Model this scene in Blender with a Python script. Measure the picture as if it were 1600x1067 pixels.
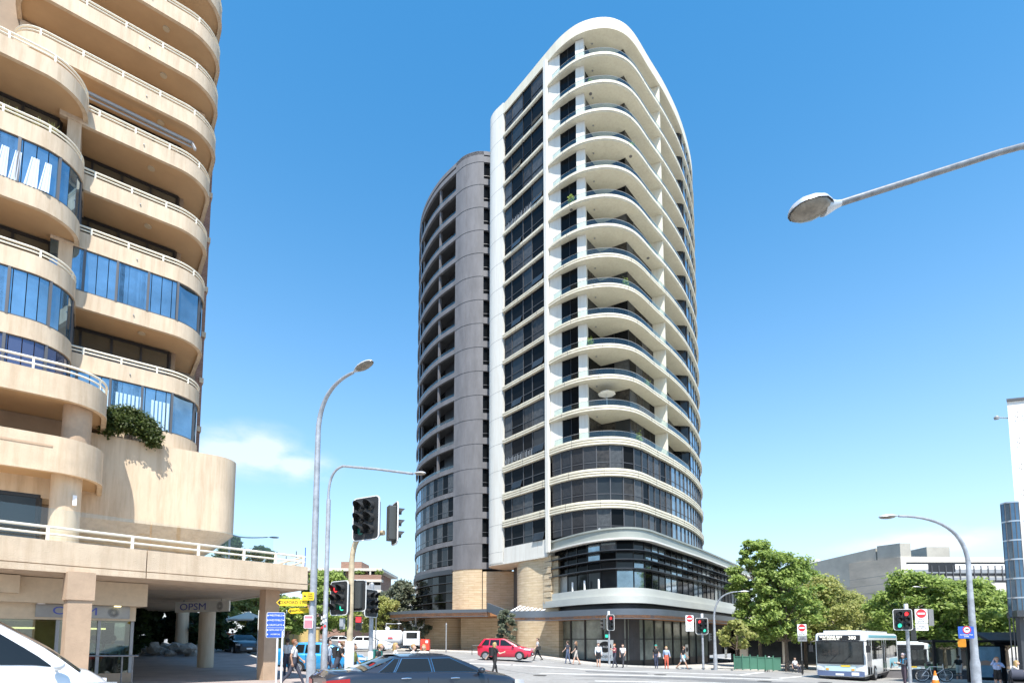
import bpy, bmesh, math, random
import numpy as np
from mathutils import Vector, Matrix
R = math.radians
random.seed(7)
for o in list(bpy.data.objects): bpy.data.objects.remove(o)
SC = bpy.context.scene
COL = SC.collection
# ---------------------------------------------------------------- camera, sky, sun, exposure
CAM_Z, FPX, TILT, PPY = 1.92, 850.0, R(4.76), 927.2
cd = bpy.data.cameras.new('camera'); cam = bpy.data.objects.new('camera', cd); COL.objects.link(cam)
cam.location = (0, 0, CAM_Z); cam.rotation_euler = (R(90) + TILT, 0, 0)
cd.sensor_width = 36; cd.lens = FPX / 1600 * 36; cd.shift_y = (PPY - 533.5) / 1600
cd.clip_start = .1; cd.clip_end = 6000
SC.camera = cam
SUN_DIR = Vector((0.13, -0.99, 0)).normalized(); SUN_EL = R(60)
w = bpy.data.worlds.new('World'); SC.world = w; w.use_nodes = True
nt = w.node_tree; nt.nodes.clear()
sky = nt.nodes.new('ShaderNodeTexSky'); sky.sky_type = 'NISHITA'; sky.sun_disc = False
sky.sun_elevation = SUN_EL; sky.sun_rotation = math.atan2(SUN_DIR.x, SUN_DIR.y)
sky.altitude = 30; sky.air_density = 1.0; sky.dust_density = .25; sky.ozone_density = .9
bg = nt.nodes.new('ShaderNodeBackground'); bg.inputs['Strength'].default_value = .125
out = nt.nodes.new('ShaderNodeOutputWorld')
# thin clouds low in the sky, from noise on the view direction
tc = nt.nodes.new('ShaderNodeTexCoord')
mp = nt.nodes.new('ShaderNodeMapping'); mp.inputs['Scale'].default_value = (1, 1, 2.6)
nz = nt.nodes.new('ShaderNodeTexNoise'); nz.inputs['Scale'].default_value = 13; nz.inputs['Detail'].default_value = 7; nz.inputs['Roughness'].default_value = .55
def vdot(vec, centre, a, b):
    s = nt.nodes.new('ShaderNodeVectorMath'); s.operation = 'SUBTRACT'; s.inputs[1].default_value = centre
    m = nt.nodes.new('ShaderNodeVectorMath'); m.operation = 'MULTIPLY'; m.inputs[1].default_value = (1/a, 1/a, 1/b)
    l = nt.nodes.new('ShaderNodeVectorMath'); l.operation = 'LENGTH'
    nt.links.new(vec, s.inputs[0]); nt.links.new(s.outputs[0], m.inputs[0]); nt.links.new(m.outputs[0], l.inputs[0])
    return l.outputs['Value']
nt.links.new(tc.outputs['Generated'], mp.inputs[0]); nt.links.new(mp.outputs[0], nz.inputs[0])
def mth(op, a, b=None, clamp=False):
    n = nt.nodes.new('ShaderNodeMath'); n.operation = op; n.use_clamp = clamp
    for i, v in enumerate((a, b)):
        if v is None: continue
        if isinstance(v, (int, float)): n.inputs[i].default_value = v
        else: nt.links.new(v, n.inputs[i])
    return n.outputs[0]
acc = None
for (az, el, a, b) in ((-28.2, 17.3, .085, .05), (-25.2, 17.6, .10, .055), (-22.0, 16.8, .08, .04), (37, 8, .15, .03), (75, 22, .3, .06), (-80, 20, .3, .07), (130, 18, .4, .07), (-150, 25, .4, .08)):
    c = (math.sin(R(az))*math.cos(R(el)), math.cos(R(az))*math.cos(R(el)), math.sin(R(el)))
    m = mth('SUBTRACT', 1.0, vdot(tc.outputs['Generated'], c, a, b), True)
    acc = m if acc is None else mth('MAXIMUM', acc, m)
nzc = mth('SUBTRACT', nz.outputs['Fac'], .5)
cl = mth('MULTIPLY', mth('MULTIPLY', mth('ADD', acc, mth('MULTIPLY', nzc, 1.9), True), acc, True), 2.2, True)
hs = nt.nodes.new('ShaderNodeHueSaturation'); hs.inputs['Hue'].default_value = .489; hs.inputs['Saturation'].default_value = 1.36; hs.inputs['Value'].default_value = 1.36; nt.links.new(sky.outputs[0], hs.inputs['Color'])
sx = nt.nodes.new('ShaderNodeSeparateXYZ'); nt.links.new(tc.outputs['Generated'], sx.inputs[0])
hz = mth('POWER', mth('SUBTRACT', 1.0, mth('MAXIMUM', sx.outputs[2], 0.0), True), 3.2)
hzm = nt.nodes.new('ShaderNodeMix'); hzm.data_type = 'RGBA'; hzm.inputs['B'].default_value = (3.95, 4.4, 5.2, 1)
nt.links.new(mth('MULTIPLY', hz, .9), hzm.inputs['Factor']); nt.links.new(hs.outputs[0], hzm.inputs['A'])
mx = nt.nodes.new('ShaderNodeMix'); mx.data_type = 'RGBA'
nt.links.new(mth('MULTIPLY', cl, .6), mx.inputs['Factor']); nt.links.new(hzm.outputs['Result'], mx.inputs['A']); mx.inputs['B'].default_value = (5.4, 5.6, 5.9, 1)
nt.links.new(mx.outputs['Result'], bg.inputs[0]); nt.links.new(bg.outputs[0], out.inputs[0])
sd = bpy.data.lights.new('sun', 'SUN'); sun = bpy.data.objects.new('sun', sd); COL.objects.link(sun)
sd.energy = 5.0; sd.angle = R(.53); sd.color = (1, .95, .87)
to = Vector((SUN_DIR.x*math.cos(SUN_EL), SUN_DIR.y*math.cos(SUN_EL), math.sin(SUN_EL)))
sun.rotation_euler = to.to_track_quat('Z', 'Y').to_euler(); sun.location = to*80
SC.view_settings.view_transform = 'Standard'; SC.view_settings.look = 'None'
SC.view_settings.exposure = .8; SC.view_settings.gamma = 1; SC.view_settings.use_curve_mapping = False
SC.render.engine = 'CYCLES'
SC.cycles.max_bounces = 7; SC.cycles.diffuse_bounces = 4; SC.cycles.transparent_max_bounces = 12

# ---------------------------------------------------------------- pixel -> place (for laying out things at a known depth)
def ray(px, py):
    u = (px - 800)/FPX; v = (PPY - py)/FPX
    return (u, math.cos(TILT) - v*math.sin(TILT), math.sin(TILT) + v*math.cos(TILT))
def at(px, py, Y):
    d = ray(px, py); k = Y/d[1]; return Vector((d[0]*k, Y, CAM_Z + d[2]*k))
def gx(px, Y): return at(px, 1010, Y).x
def ss(t): t = max(0., min(1., t)); return t*t*(3 - 2*t)
def h(x, y):
    """height of the ground"""
    return (-.022*x - .012*max(0, x-10) if x < 45 else -1.41) + .42*ss((y-31)/9)*ss((8-x)/9) - .36*ss((y-40)/11)*ss((x-3)/10)

# ---------------------------------------------------------------- materials
MATS = {}
def mat(name, col, rough=.6, metal=0., var=.12, scale=6., bump=0., bscale=40., spec=.5, streak=0., emit=None, estr=0, stain=0., coat=0., coord='Object', ior=None, trans=0., sub=None):
    if name in MATS: return MATS[name]
    m = bpy.data.materials.new(name); m.use_nodes = True; t = m.node_tree; b = t.nodes['Principled BSDF']
    b.inputs['Roughness'].default_value = rough; b.inputs['Metallic'].default_value = metal
    b.inputs['Specular IOR Level'].default_value = spec
    if ior: b.inputs['IOR'].default_value = ior
    if coat: b.inputs['Coat Weight'].default_value = coat; b.inputs['Coat Roughness'].default_value = .04
    c = (*col, 1)
    b.inputs['Base Color'].default_value = c
    co = t.nodes.new('ShaderNodeTexCoord')
    geo = t.nodes.new('ShaderNodeNewGeometry')
    src = geo.outputs['Position'] if coord == 'World' else co.outputs['Object']
    if var > 0:
        n = t.nodes.new('ShaderNodeTexNoise'); n.inputs['Scale'].default_value = scale; n.inputs['Detail'].default_value = 5; n.inputs['Roughness'].default_value = .65
        if streak:
            mpn = t.nodes.new('ShaderNodeMapping'); mpn.inputs['Scale'].default_value = (1, 1, streak); t.links.new(src, mpn.inputs[0]); t.links.new(mpn.outputs[0], n.inputs[0])
        else: t.links.new(src, n.inputs[0])
        r = t.nodes.new('ShaderNodeValToRGB'); r.color_ramp.elements[0].position = .3; r.color_ramp.elements[1].position = .72
        r.color_ramp.elements[0].color = (*[max(0, x*(1-var*1.3)) for x in col], 1); r.color_ramp.elements[1].color = (*[min(1, x*(1+var*.7)) for x in col], 1)
        t.links.new(n.outputs['Fac'], r.inputs[0]); t.links.new(r.outputs[0], b.inputs['Base Color'])
    if stain:
        mp3 = t.nodes.new('ShaderNodeMapping'); mp3.inputs['Scale'].default_value = (2.6, 2.6, .22); t.links.new(geo.outputs['Position'], mp3.inputs[0])
        n3 = t.nodes.new('ShaderNodeTexNoise'); n3.inputs['Scale'].default_value = 1.6; n3.inputs['Detail'].default_value = 6; n3.inputs['Roughness'].default_value = .7; t.links.new(mp3.outputs[0], n3.inputs[0])
        r3 = t.nodes.new('ShaderNodeValToRGB'); r3.color_ramp.elements[0].position = .34; r3.color_ramp.elements[1].position = .56; r3.color_ramp.elements[0].color = (.62, .52, .42, 1); r3.color_ramp.elements[1].color = (1, 1, 1, 1); t.links.new(n3.outputs['Fac'], r3.inputs[0])
        m3 = t.nodes.new('ShaderNodeMix'); m3.data_type = 'RGBA'; m3.blend_type = 'MULTIPLY'; m3.inputs['Factor'].default_value = stain
        t.links.new(b.inputs['Base Color'].links[0].from_socket, m3.inputs['A']); t.links.new(r3.outputs[0], m3.inputs['B']); t.links.new(m3.outputs['Result'], b.inputs['Base Color'])
    if bump:
        n2 = t.nodes.new('ShaderNodeTexNoise'); n2.inputs['Scale'].default_value = bscale; n2.inputs['Detail'].default_value = 3; t.links.new(src, n2.inputs[0])
        bp = t.nodes.new('ShaderNodeBump'); bp.inputs['Strength'].default_value = bump; bp.inputs['Distance'].default_value = .03
        t.links.new(n2.outputs['Fac'], bp.inputs['Height']); t.links.new(bp.outputs[0], b.inputs['Normal'])
    if emit: b.inputs['Emission Color'].default_value = (*emit, 1); b.inputs['Emission Strength'].default_value = estr
    MATS[name] = m; return m
def clear_glass(name, tint, refl=1.45):
    if name in MATS: return MATS[name]
    m = bpy.data.materials.new(name); m.use_nodes = True; t = m.node_tree; t.nodes.clear()
    o = t.nodes.new('ShaderNodeOutputMaterial'); mix = t.nodes.new('ShaderNodeMixShader'); tr = t.nodes.new('ShaderNodeBsdfTransparent'); gl = t.nodes.new('ShaderNodeBsdfGlossy')
    lw_ = t.nodes.new('ShaderNodeLayerWeight'); lw_.inputs[0].default_value = .5
    pw_ = t.nodes.new('ShaderNodeMath'); pw_.operation = 'POWER'; pw_.inputs[1].default_value = 3.5; t.links.new(lw_.outputs['Facing'], pw_.inputs[0])
    fr = t.nodes.new('ShaderNodeMath'); fr.operation = 'MULTIPLY_ADD'; fr.inputs[1].default_value = .7; fr.inputs[2].default_value = .05 + (refl-1.45)*.6; t.links.new(pw_.outputs[0], fr.inputs[0])
    tr.inputs[0].default_value = (*tint, 1); gl.inputs['Roughness'].default_value = .02
    t.links.new(fr.outputs[0], mix.inputs[0]); t.links.new(tr.outputs[0], mix.inputs[1]); t.links.new(gl.outputs[0], mix.inputs[2]); t.links.new(mix.outputs[0], o.inputs[0])
    MATS[name] = m; return m
def brickmat(name, c1, c2, mortar, bw, bh, mort=.012, rough=.85, bump=.4, wave=0):
    if name in MATS: return MATS[name]
    m = bpy.data.materials.new(name); m.use_nodes = True; t = m.node_tree; b = t.nodes['Principled BSDF']; b.inputs['Roughness'].default_value = rough
    geo = t.nodes.new('ShaderNodeNewGeometry'); sp = t.nodes.new('ShaderNodeSeparateXYZ'); t.links.new(geo.outputs['Position'], sp.inputs[0])
    # u runs along the wall: x - y mixed by the wall's normal
    sn = t.nodes.new('ShaderNodeSeparateXYZ'); t.links.new(geo.outputs['True Normal'], sn.inputs[0])
    def M(op, a, bb):
        n = t.nodes.new('ShaderNodeMath'); n.operation = op
        for i, v in enumerate((a, bb)):
            if isinstance(v, (int, float)): n.inputs[i].default_value = v
            else: t.links.new(v, n.inputs[i])
        return n.outputs[0]
    u = M('ADD', M('MULTIPLY', sp.outputs[0], .75), M('MULTIPLY', sp.outputs[1], -.66))
    cb = t.nodes.new('ShaderNodeCombineXYZ'); t.links.new(u, cb.inputs[0]); t.links.new(sp.outputs[2], cb.inputs[1])
    br = t.nodes.new('ShaderNodeTexBrick'); br.inputs['Color1'].default_value = (*c1, 1); br.inputs['Color2'].default_value = (*c2, 1); br.inputs['Mortar'].default_value = (*mortar, 1)
    br.inputs['Scale'].default_value = 1; br.inputs['Brick Width'].default_value = bw; br.inputs['Row Height'].default_value = bh; br.inputs['Mortar Size'].default_value = mort
    t.links.new(cb.outputs[0], br.inputs[0])
    n = t.nodes.new('ShaderNodeTexNoise'); n.inputs['Scale'].default_value = 1.4; n.inputs['Detail'].default_value = 6
    mpn = t.nodes.new('ShaderNodeMapping'); mpn.inputs['Scale'].default_value = (.7, 3.5, 1); t.links.new(cb.outputs[0], mpn.inputs[0]); t.links.new(mpn.outputs[0], n.inputs[0])
    mixn = t.nodes.new('ShaderNodeMix'); mixn.data_type = 'RGBA'; mixn.blend_type = 'MULTIPLY'; mixn.inputs['Factor'].default_value = .7
    rp = t.nodes.new('ShaderNodeValToRGB'); rp.color_ramp.elements[0].position = .3; rp.color_ramp.elements[0].color = (.74, .66, .55, 1); rp.color_ramp.elements[1].position = .65; rp.color_ramp.elements[1].color = (1, 1, 1, 1)
    t.links.new(n.outputs['Fac'], rp.inputs[0]); t.links.new(br.outputs['Color'], mixn.inputs['A']); t.links.new(rp.outputs[0], mixn.inputs['B']); t.links.new(mixn.outputs['Result'], b.inputs['Base Color'])
    bp = t.nodes.new('ShaderNodeBump'); bp.inputs['Strength'].default_value = bump; bp.inputs['Distance'].default_value = .02; bp.invert = True
    t.links.new(br.outputs['Fac'], bp.inputs['Height']); t.links.new(bp.outputs[0], b.inputs['Normal'])
    MATS[name] = m; return m
def leafmat(name, c1, c2):
    if name in MATS: return MATS[name]
    m = bpy.data.materials.new(name); m.use_nodes = True; t = m.node_tree; t.nodes.clear()
    o = t.nodes.new('ShaderNodeOutputMaterial'); mix = t.nodes.new('ShaderNodeMixShader'); d = t.nodes.new('ShaderNodeBsdfPrincipled'); tl = t.nodes.new('ShaderNodeBsdfTranslucent')
    d.inputs['Roughness'].default_value = .5; d.inputs['Specular IOR Level'].default_value = .35
    geo = t.nodes.new('ShaderNodeNewGeometry'); r = t.nodes.new('ShaderNodeValToRGB')
    r.color_ramp.elements[0].color = (*c1, 1); r.color_ramp.elements[1].color = (*c2, 1)
    t.links.new(geo.outputs['Random Per Island'], r.inputs[0]); t.links.new(r.outputs[0], d.inputs['Base Color']); t.links.new(r.outputs[0], tl.inputs[0])
    mix.inputs[0].default_value = .5
    t.links.new(d.outputs[0], mix.inputs[1]); t.links.new(tl.outputs[0], mix.inputs[2]); t.links.new(mix.outputs[0], o.inputs[0])
    MATS[name] = m; return m
WHITE = mat('white_render', (.68, .67, .62), .7, var=.06, scale=.7, bump=.05, streak=.15, stain=.22)
CREAM = mat('cream_precast', (.68, .64, .52), .65, var=.06, scale=.5, streak=.15, stain=.25)
CONC = mat('grey_precast', (.155, .155, .167), .75, var=.2, scale=.9, bump=.08, bscale=18, streak=.3, stain=.12)
CONCD = mat('dark_precast', (.15, .143, .15), .7, var=.15, scale=.8)
DGLASS = mat('dark_glass', (.007, .008, .009), .05, var=0, spec=.09, ior=1.45)
DGLASS2 = mat('dark_glass_grey', (.03, .034, .037), .06, var=.3, scale=.4, spec=.3, coord='World')
BGLASS = mat('reflective_blue_glass', (.28, .42, .52), .03, .82, var=.25, scale=.5, coord='World', bump=.06, bscale=1.3)
SGLASS = mat('reflective_silver_glass', (.34, .42, .47), .05, .75, var=.3, scale=.5, coord='World', bump=.05, bscale=1.3)
BLACK = mat('black_frame', (.018, .018, .02), .4, var=0)
DGREY = mat('charcoal_metal', (.055, .06, .068), .45, .3, var=.1)
GREYM = mat('grey_frame', (.10, .10, .105), .45, .3, var=.05)
CLEAR = clear_glass('balustrade_glass', (.88, .95, .93))
SHOPG = mat('shop_glass', (.24, .27, .24), .1, var=.5, scale=.35, spec=.6, coord='World')
SAND = brickmat('sandstone_blocks', (.64, .53, .37), (.57, .46, .32), (.40, .31, .2), 1.3, .28)
TIMBER = mat('timber_soffit', (.34, .16, .07), .55, var=.25, scale=2)
STUCCO = mat('beige_stucco', (.62, .50, .365), .85, var=.12, scale=1.1, bump=.3, bscale=45, streak=.35, stain=.42)
STUCCO2 = mat('rough_beige_stucco', (.61, .485, .35), .88, var=.10, scale=1.3, bump=.5, bscale=45, stain=.35)
COLM = mat('brown_stucco', (.46, .33, .225), .85, var=.12, scale=2, bump=.3, bscale=30)
RAILW = mat('cream_rail_paint', (.80, .75, .62), .45, var=.05)
BRICKR = brickmat('red_brown_brick', (.33, .17, .12), (.26, .13, .09), (.35, .3, .26), .3, .1)
STEEL = mat('galvanised_steel', (.26, .265, .27), .42, .6, var=.3, scale=9, coord='World')
POLEP = mat('pole_grey_paint', (.40, .42, .45), .45, .35, var=.25, scale=5, coord='World')
SIGW = mat('sign_white', (.82, .82, .82), .5, var=.04)
SIGR = mat('sign_red', (.62, .03, .04), .5, var=.05)
SIGY = mat('sign_yellow', (.85, .58, .02), .5, var=.05)
SIGB = mat('sign_blue', (.03, .10, .45), .45, var=.05)
SIGK = mat('sign_black', (.015, .015, .015), .6, var=0)
SIGG = mat('sign_back_grey', (.35, .36, .37), .55, .4, var=.1)
TYRE = mat('tyre_rubber', (.02, .02, .021), .85, var=.1)
RIM = mat('alloy_rim', (.55, .56, .58), .3, .85, var=.05)
CARG = mat('car_glass', (.012, .014, .015), .03, var=0, spec=.45, ior=1.5)
CHROME = mat('chrome_trim', (.75, .76, .78), .12, 1., var=0)
TAIL = mat('tail_lamp_red', (.32, .008, .012), .15, var=0, coat=.6)
HEADL = mat('head_lamp', (.72, .75, .78), .08, .35, var=0, coat=.6)
TRUNK = mat('bark', (.17, .13, .10), .9, var=.3, scale=5, bump=.6, bscale=15)

# ---------------------------------------------------------------- mesh builder
class MB:
    def __init__(s): s.v = []; s.f = []; s.m = []; s.sm = []
    def add(s, vs, fs, mi=0, smooth=False):
        k = len(s.v); s.v += [tuple(p) for p in vs]; s.f += [[i + k for i in f] for f in fs]; s.m += [mi]*len(fs); s.sm += [smooth]*len(fs); return s
    def box(s, c, d, rz=0., mi=0, M=None):
        vs = []
        for x in (-.5, .5):
            for y in (-.5, .5):
                for z in (-.5, .5): vs.append(Vector((x*d[0], y*d[1], z*d[2])))
        mt = Matrix.Translation(c) @ (M if M is not None else Matrix.Rotation(rz, 4, 'Z'))
        return s.add([mt @ p for p in vs], [(0, 1, 3, 2), (4, 6, 7, 5), (0, 4, 5, 1), (2, 3, 7, 6), (0, 2, 6, 4), (1, 5, 7, 3)], mi)
    def bar(s, a, b, w, t, mi=0):
        """box from a to b, w wide across, t high"""
        a = Vector(a); b = Vector(b); d = b - a; q = d.to_track_quat('X', 'Z').to_matrix().to_4x4()
        return s.box((a + b)/2, (d.length, w, t), M=q, mi=mi)
    def tube(s, pts, rad, n=8, mi=0, caps=True, smooth=True):
        pts = [Vector(p) for p in pts]; rs = rad if isinstance(rad, (list, tuple)) else [rad]*len(pts)
        vs = []; fs = []; prev = None
        for i, p in enumerate(pts):
            d = (pts[min(i+1, len(pts)-1)] - pts[max(i-1, 0)]).normalized()
            if prev is None:
                up = Vector((0, 0, 1)) if abs(d.z) < .9 else Vector((1, 0, 0)); x = d.cross(up).normalized()
            else: x = (prev - d*prev.dot(d)).normalized()
            prev = x; y = d.cross(x)
            for k in range(n):
                a = 2*math.pi*k/n; vs.append(p + (x*math.cos(a) + y*math.sin(a))*rs[i])
        for i in range(len(pts)-1):
            for k in range(n): fs.append((i*n+k, i*n+(k+1) % n, (i+1)*n+(k+1) % n, (i+1)*n+k))
        s.add(vs, fs, mi, smooth)
        if caps:
            k0 = len(s.v) - len(vs); s.f += [[k0 + k for k in range(n)], [k0 + (len(pts)-1)*n + k for k in reversed(range(n))]]; s.m += [mi]*2; s.sm += [False]*2
        return s
    def prism(s, poly, z0, z1, mi=0, mi_bot=None):
        n = len(poly); vs = [(p[0], p[1], z0) for p in poly] + [(p[0], p[1], z1) for p in poly]
        area = sum(poly[i][0]*poly[(i+1) % n][1] - poly[(i+1) % n][0]*poly[i][1] for i in range(n))
        fs = [(i, (i+1) % n, n+(i+1) % n, n+i) for i in range(n)]; top = list(range(n, 2*n)); bot = list(reversed(range(n)))
        if area < 0: fs = [tuple(reversed(f)) for f in fs]; top.reverse(); bot.reverse()
        s.add(vs, fs, mi); s.add([], [], mi); k = len(s.v) - 2*n
        s.f += [[i + k for i in top], [i + k for i in bot]]; s.m += [mi, mi if mi_bot is None else mi_bot]; s.sm += [False]*2
        return s
    def ribbon(s, path, z0, z1, th, mi=0, smooth=True):
        """solid wall along a plan path, thickness th to the left of the path's direction (negative: right)"""
        q = offset(path, th); n = len(path)
        vs = [(p[0], p[1], z) for z in (z0, z1) for p in path] + [(p[0], p[1], z) for z in (z0, z1) for p in q]
        fs = []
        for i in range(n-1):
            fs += [(i, i+1, n+i+1, n+i)]
        s.add(vs, fs, mi, smooth)
        k = len(s.v) - 4*n; g = []
        for i in range(n-1): g += [(2*n+i+1, 2*n+i, 3*n+i, 3*n+i+1), (n+i, n+i+1, 3*n+i+1, 3*n+i), (i+1, i, 2*n+i, 2*n+i+1)]
        g += [(0, n, 3*n, 2*n), (n-1, 3*n-1, 4*n-1, 2*n-1)]
        s.f += [[i + k for i in f] for f in g]; s.m += [mi]*len(g); s.sm += [False]*len(g)
        return s
    def lathe(s, prof, c=(0, 0, 0), n=16, mi=0, M=None, smooth=True):
        vs = []; M = M or Matrix.Identity(4); T = Matrix.Translation(c) @ M
        for r_, z in prof:
            for k in range(n): a = 2*math.pi*k/n; vs.append(T @ Vector((r_*math.cos(a), r_*math.sin(a), z)))
        fs = [(i*n+k, i*n+(k+1) % n, (i+1)*n+(k+1) % n, (i+1)*n+k) for i in range(len(prof)-1) for k in range(n)]
        s.add(vs, fs, mi, smooth); k0 = len(s.v) - len(vs)
        if prof[0] != prof[-1]: s.f += [[k0 + k for k in reversed(range(n))], [k0 + (len(prof)-1)*n + k for k in range(n)]]; s.m += [mi]*2; s.sm += [False]*2
        return s
    def mesh(s, name, mats):
        me = bpy.data.meshes.new(name); me.from_pydata(s.v, [], s.f)
        for m in (mats if isinstance(mats, (list, tuple)) else [mats]): me.materials.append(m)
        me.polygons.foreach_set('material_index', s.m); me.polygons.foreach_set('use_smooth', s.sm); me.update()
        if any(s.sm): me.set_sharp_from_angle(angle=R(38))
        return me
    def build(s, name, mats, parent=None):
        return link(name, s.mesh(name, mats), parent)
def link(name, me, parent=None, M=None):
    o = bpy.data.objects.new(name, me); COL.objects.link(o)
    if M is not None: o.matrix_basis = M
    if parent: o.parent = parent
    return o
def thing(name, label, cat, loc=(0, 0, 0), rz=0., group=None):
    o = bpy.data.objects.new(name, None); COL.objects.link(o); o.location = loc; o.rotation_euler = (0, 0, rz); o.empty_display_size = .2
    return tag(o, label, cat, group)
def tag(o, label, cat, group=None):
    o['label'] = label; o['category'] = cat
    if group: o['group'] = group
    return o
def struct(o): o['kind'] = 'structure'; return o
def offset(path, d):
    out = []
    n = len(path)
    for i in range(n):
        a = Vector(path[max(i-1, 0)][:2]); p = Vector(path[i][:2]); b = Vector(path[min(i+1, n-1)][:2])
        n1 = (p - a); n2 = (b - p)
        if n1.length < 1e-6: n1 = n2
        if n2.length < 1e-6: n2 = n1
        n1 = Vector((-n1.y, n1.x)).normalized(); n2 = Vector((-n2.y, n2.x)).normalized()
        m = n1 + n2; m = m/max(m.length_squared, .4)*2*1.0
        out.append((p.x + m.x*d, p.y + m.y*d))
    return out
def spline(pts, step=.35):
    """Catmull-Rom through plan points, resampled at even steps"""
    P = [Vector(p[:2]) for p in pts]; P = [2*P[0] - P[1]] + P + [2*P[-1] - P[-2]]; fine = []
    for i in range(1, len(P)-2):
        for k in range(24):
            t = k/24; a, b, c, d = P[i-1], P[i], P[i+1], P[i+2]
            fine.append(.5*((2*b) + (c - a)*t + (2*a - 5*b + 4*c - d)*t*t + (3*b - a - 3*c + d)*t**3))
    fine.append(P[-2])
    return resample(fine, step)
def resample(pts, step):
    P = [Vector(p[:2]) for p in pts]; L = [0.]
    for a, b in zip(P, P[1:]): L.append(L[-1] + (b - a).length)
    n = max(1, round(L[-1]/step)); out = []; j = 0
    for k in range(n+1):
        s = L[-1]*k/n
        while j < len(P)-2 and L[j+1] < s: j += 1
        f = (s - L[j])/max(1e-9, L[j+1]-L[j]); q = P[j].lerp(P[j+1], min(1, max(0, f))); out.append((q.x, q.y))
    return out
def nearest(path, p):
    return min(range(len(path)), key=lambda i: (path[i][0]-p[0])**2 + (path[i][1]-p[1])**2)
def cut(path, a, b):
    return path[nearest(path, a):nearest(path, b)+1]
_pm = {}
def pane_on(path_seg, z0, z1, th, m, name, parent):
    """one flat pane between the two ends of a short piece of path"""
    a, b = Vector(path_seg[0]), Vector(path_seg[-1]); d = b - a; key = (round(d.length, 2), round(z1 - z0, 2), m.name, th)
    if key not in _pm:
        _pm[key] = MB().box((0, 0, 0), (d.length - .03, th, z1 - z0)).mesh(name, m)
    M = Matrix.Translation(((a.x+b.x)/2, (a.y+b.y)/2, (z0+z1)/2)) @ Matrix.Rotation(math.atan2(d.y, d.x), 4, 'Z')
    return link(name, _pm[key], parent, M)
FONT = None
def text(s, size, m, parent, M, name='lettering', ext=.003, align='CENTER', sx=1.):
    cu = bpy.data.curves.new('t', 'FONT'); cu.body = s; cu.size = size; cu.extrude = ext; cu.align_x = align; cu.align_y = 'CENTER'
    cu.resolution_u = 3
    t = bpy.data.objects.new('t', cu); COL.objects.link(t)
    dg = bpy.context.evaluated_depsgraph_get(); me = bpy.data.meshes.new_from_object(t.evaluated_get(dg)); bpy.data.objects.remove(t); bpy.data.curves.remove(cu)
    me.materials.clear(); me.materials.append(m); me.name = name
    if sx != 1: me.transform(Matrix.Diagonal((sx, 1, 1, 1)))
    return link(name, me, parent, M)
def facing(loc, az, tilt=0.):
    """matrix for a flat thing: local x to the viewer's right, y up, z out of the face; the face looks along azimuth az"""
    z = Vector((math.cos(az), math.sin(az), 0)); y = Vector((0, 0, 1)); x = y.cross(z)
    return Matrix.Translation(loc) @ Matrix((x, y, z)).transposed().to_4x4()
# ================================================================ the ground
ASPH = mat('asphalt', (.29, .285, .275), .9, var=.18, scale=.35, bump=.25, bscale=60, coord='World', stain=.45)
PAVE = mat('paving', (.50, .465, .42), .85, var=.14, scale=.6, bump=.15, bscale=50, coord='World')
PAVED = mat('brown_paving', (.34, .285, .26), .8, var=.2, scale=.8, bump=.15, bscale=40, coord='World')
KERB = mat('kerb_concrete', (.52, .50, .46), .85, var=.12, coord='World')
PAINT = mat('road_paint', (.80, .80, .77), .75, var=.22, scale=3, coord='World')
PATCH = mat('dark_road_patch', (.15, .15, .15), .9, var=.2, scale=2, bump=.3, bscale=60, coord='World')  # darker flat patches on the road
def sheet(name, xs, ys, dz, m, fn=None):
    vs = [(x, y, (fn or h)(x, y) + dz) for y in ys for x in xs]; n = len(xs)
    fs = [(j*n+i, j*n+i+1, (j+1)*n+i+1, (j+1)*n+i) for j in range(len(ys)-1) for i in range(n-1)]
    return MB().add(vs, fs, 0, True).build(name, m)
def frange(a, b, s): return [a + (b-a)*i/max(1, round((b-a)/s)) for i in range(max(1, round((b-a)/s))+1)]
struct(sheet('ground', [-3000, -900, -300, -120] + frange(-60, 60, 1.5) + [120, 300, 900, 3000], [-60, -20] + frange(-8, 100, 1.5) + [140, 260, 600, 1500, 4000], 0, ASPH))
def fillpoly(name, poly, dz, m, thick=.0, kerb=None, kw=.18):
    """a flat piece laid over the ground: outline cut into small cells so that it follows the slope"""
    bm = bmesh.new(); vs = [bm.verts.new((p[0], p[1], 0)) for p in poly]; f = bm.faces.new(vs)
    xs = [p[0] for p in poly]; ys = [p[1] for p in poly]
    for ax, lo, hi in ((0, min(xs), max(xs)), (1, min(ys), max(ys))):
        v = lo + 2.
        while v < hi:
            no = Vector((1, 0, 0)) if ax == 0 else Vector((0, 1, 0)); bmesh.ops.bisect_plane(bm, geom=bm.verts[:]+bm.edges[:]+bm.faces[:], plane_co=no*v, plane_no=no); v += 2.
    if f.normal.z < 0: pass
    bmesh.ops.recalc_face_normals(bm, faces=bm.faces[:])
    if sum(q.normal.z for q in bm.faces) < 0: bmesh.ops.reverse_faces(bm, faces=bm.faces[:])
    for q in bm.verts: q.co.z = h(q.co.x, q.co.y) + dz
    if thick:
        be = [e for e in bm.edges if e.is_boundary]; r_ = bmesh.ops.extrude_edge_only(bm, edges=be)
        for q in r_['geom']:
            if isinstance(q, bmesh.types.BMVert): q.co.z -= thick
    me = bpy.data.meshes.new(name); bm.to_mesh(me); bm.free(); me.materials.append(m); o = link(name, me); struct(o)
    if kerb:
        for (a, b) in kerb: kerbline(a, b, dz, o, kw)
    return o
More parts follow.
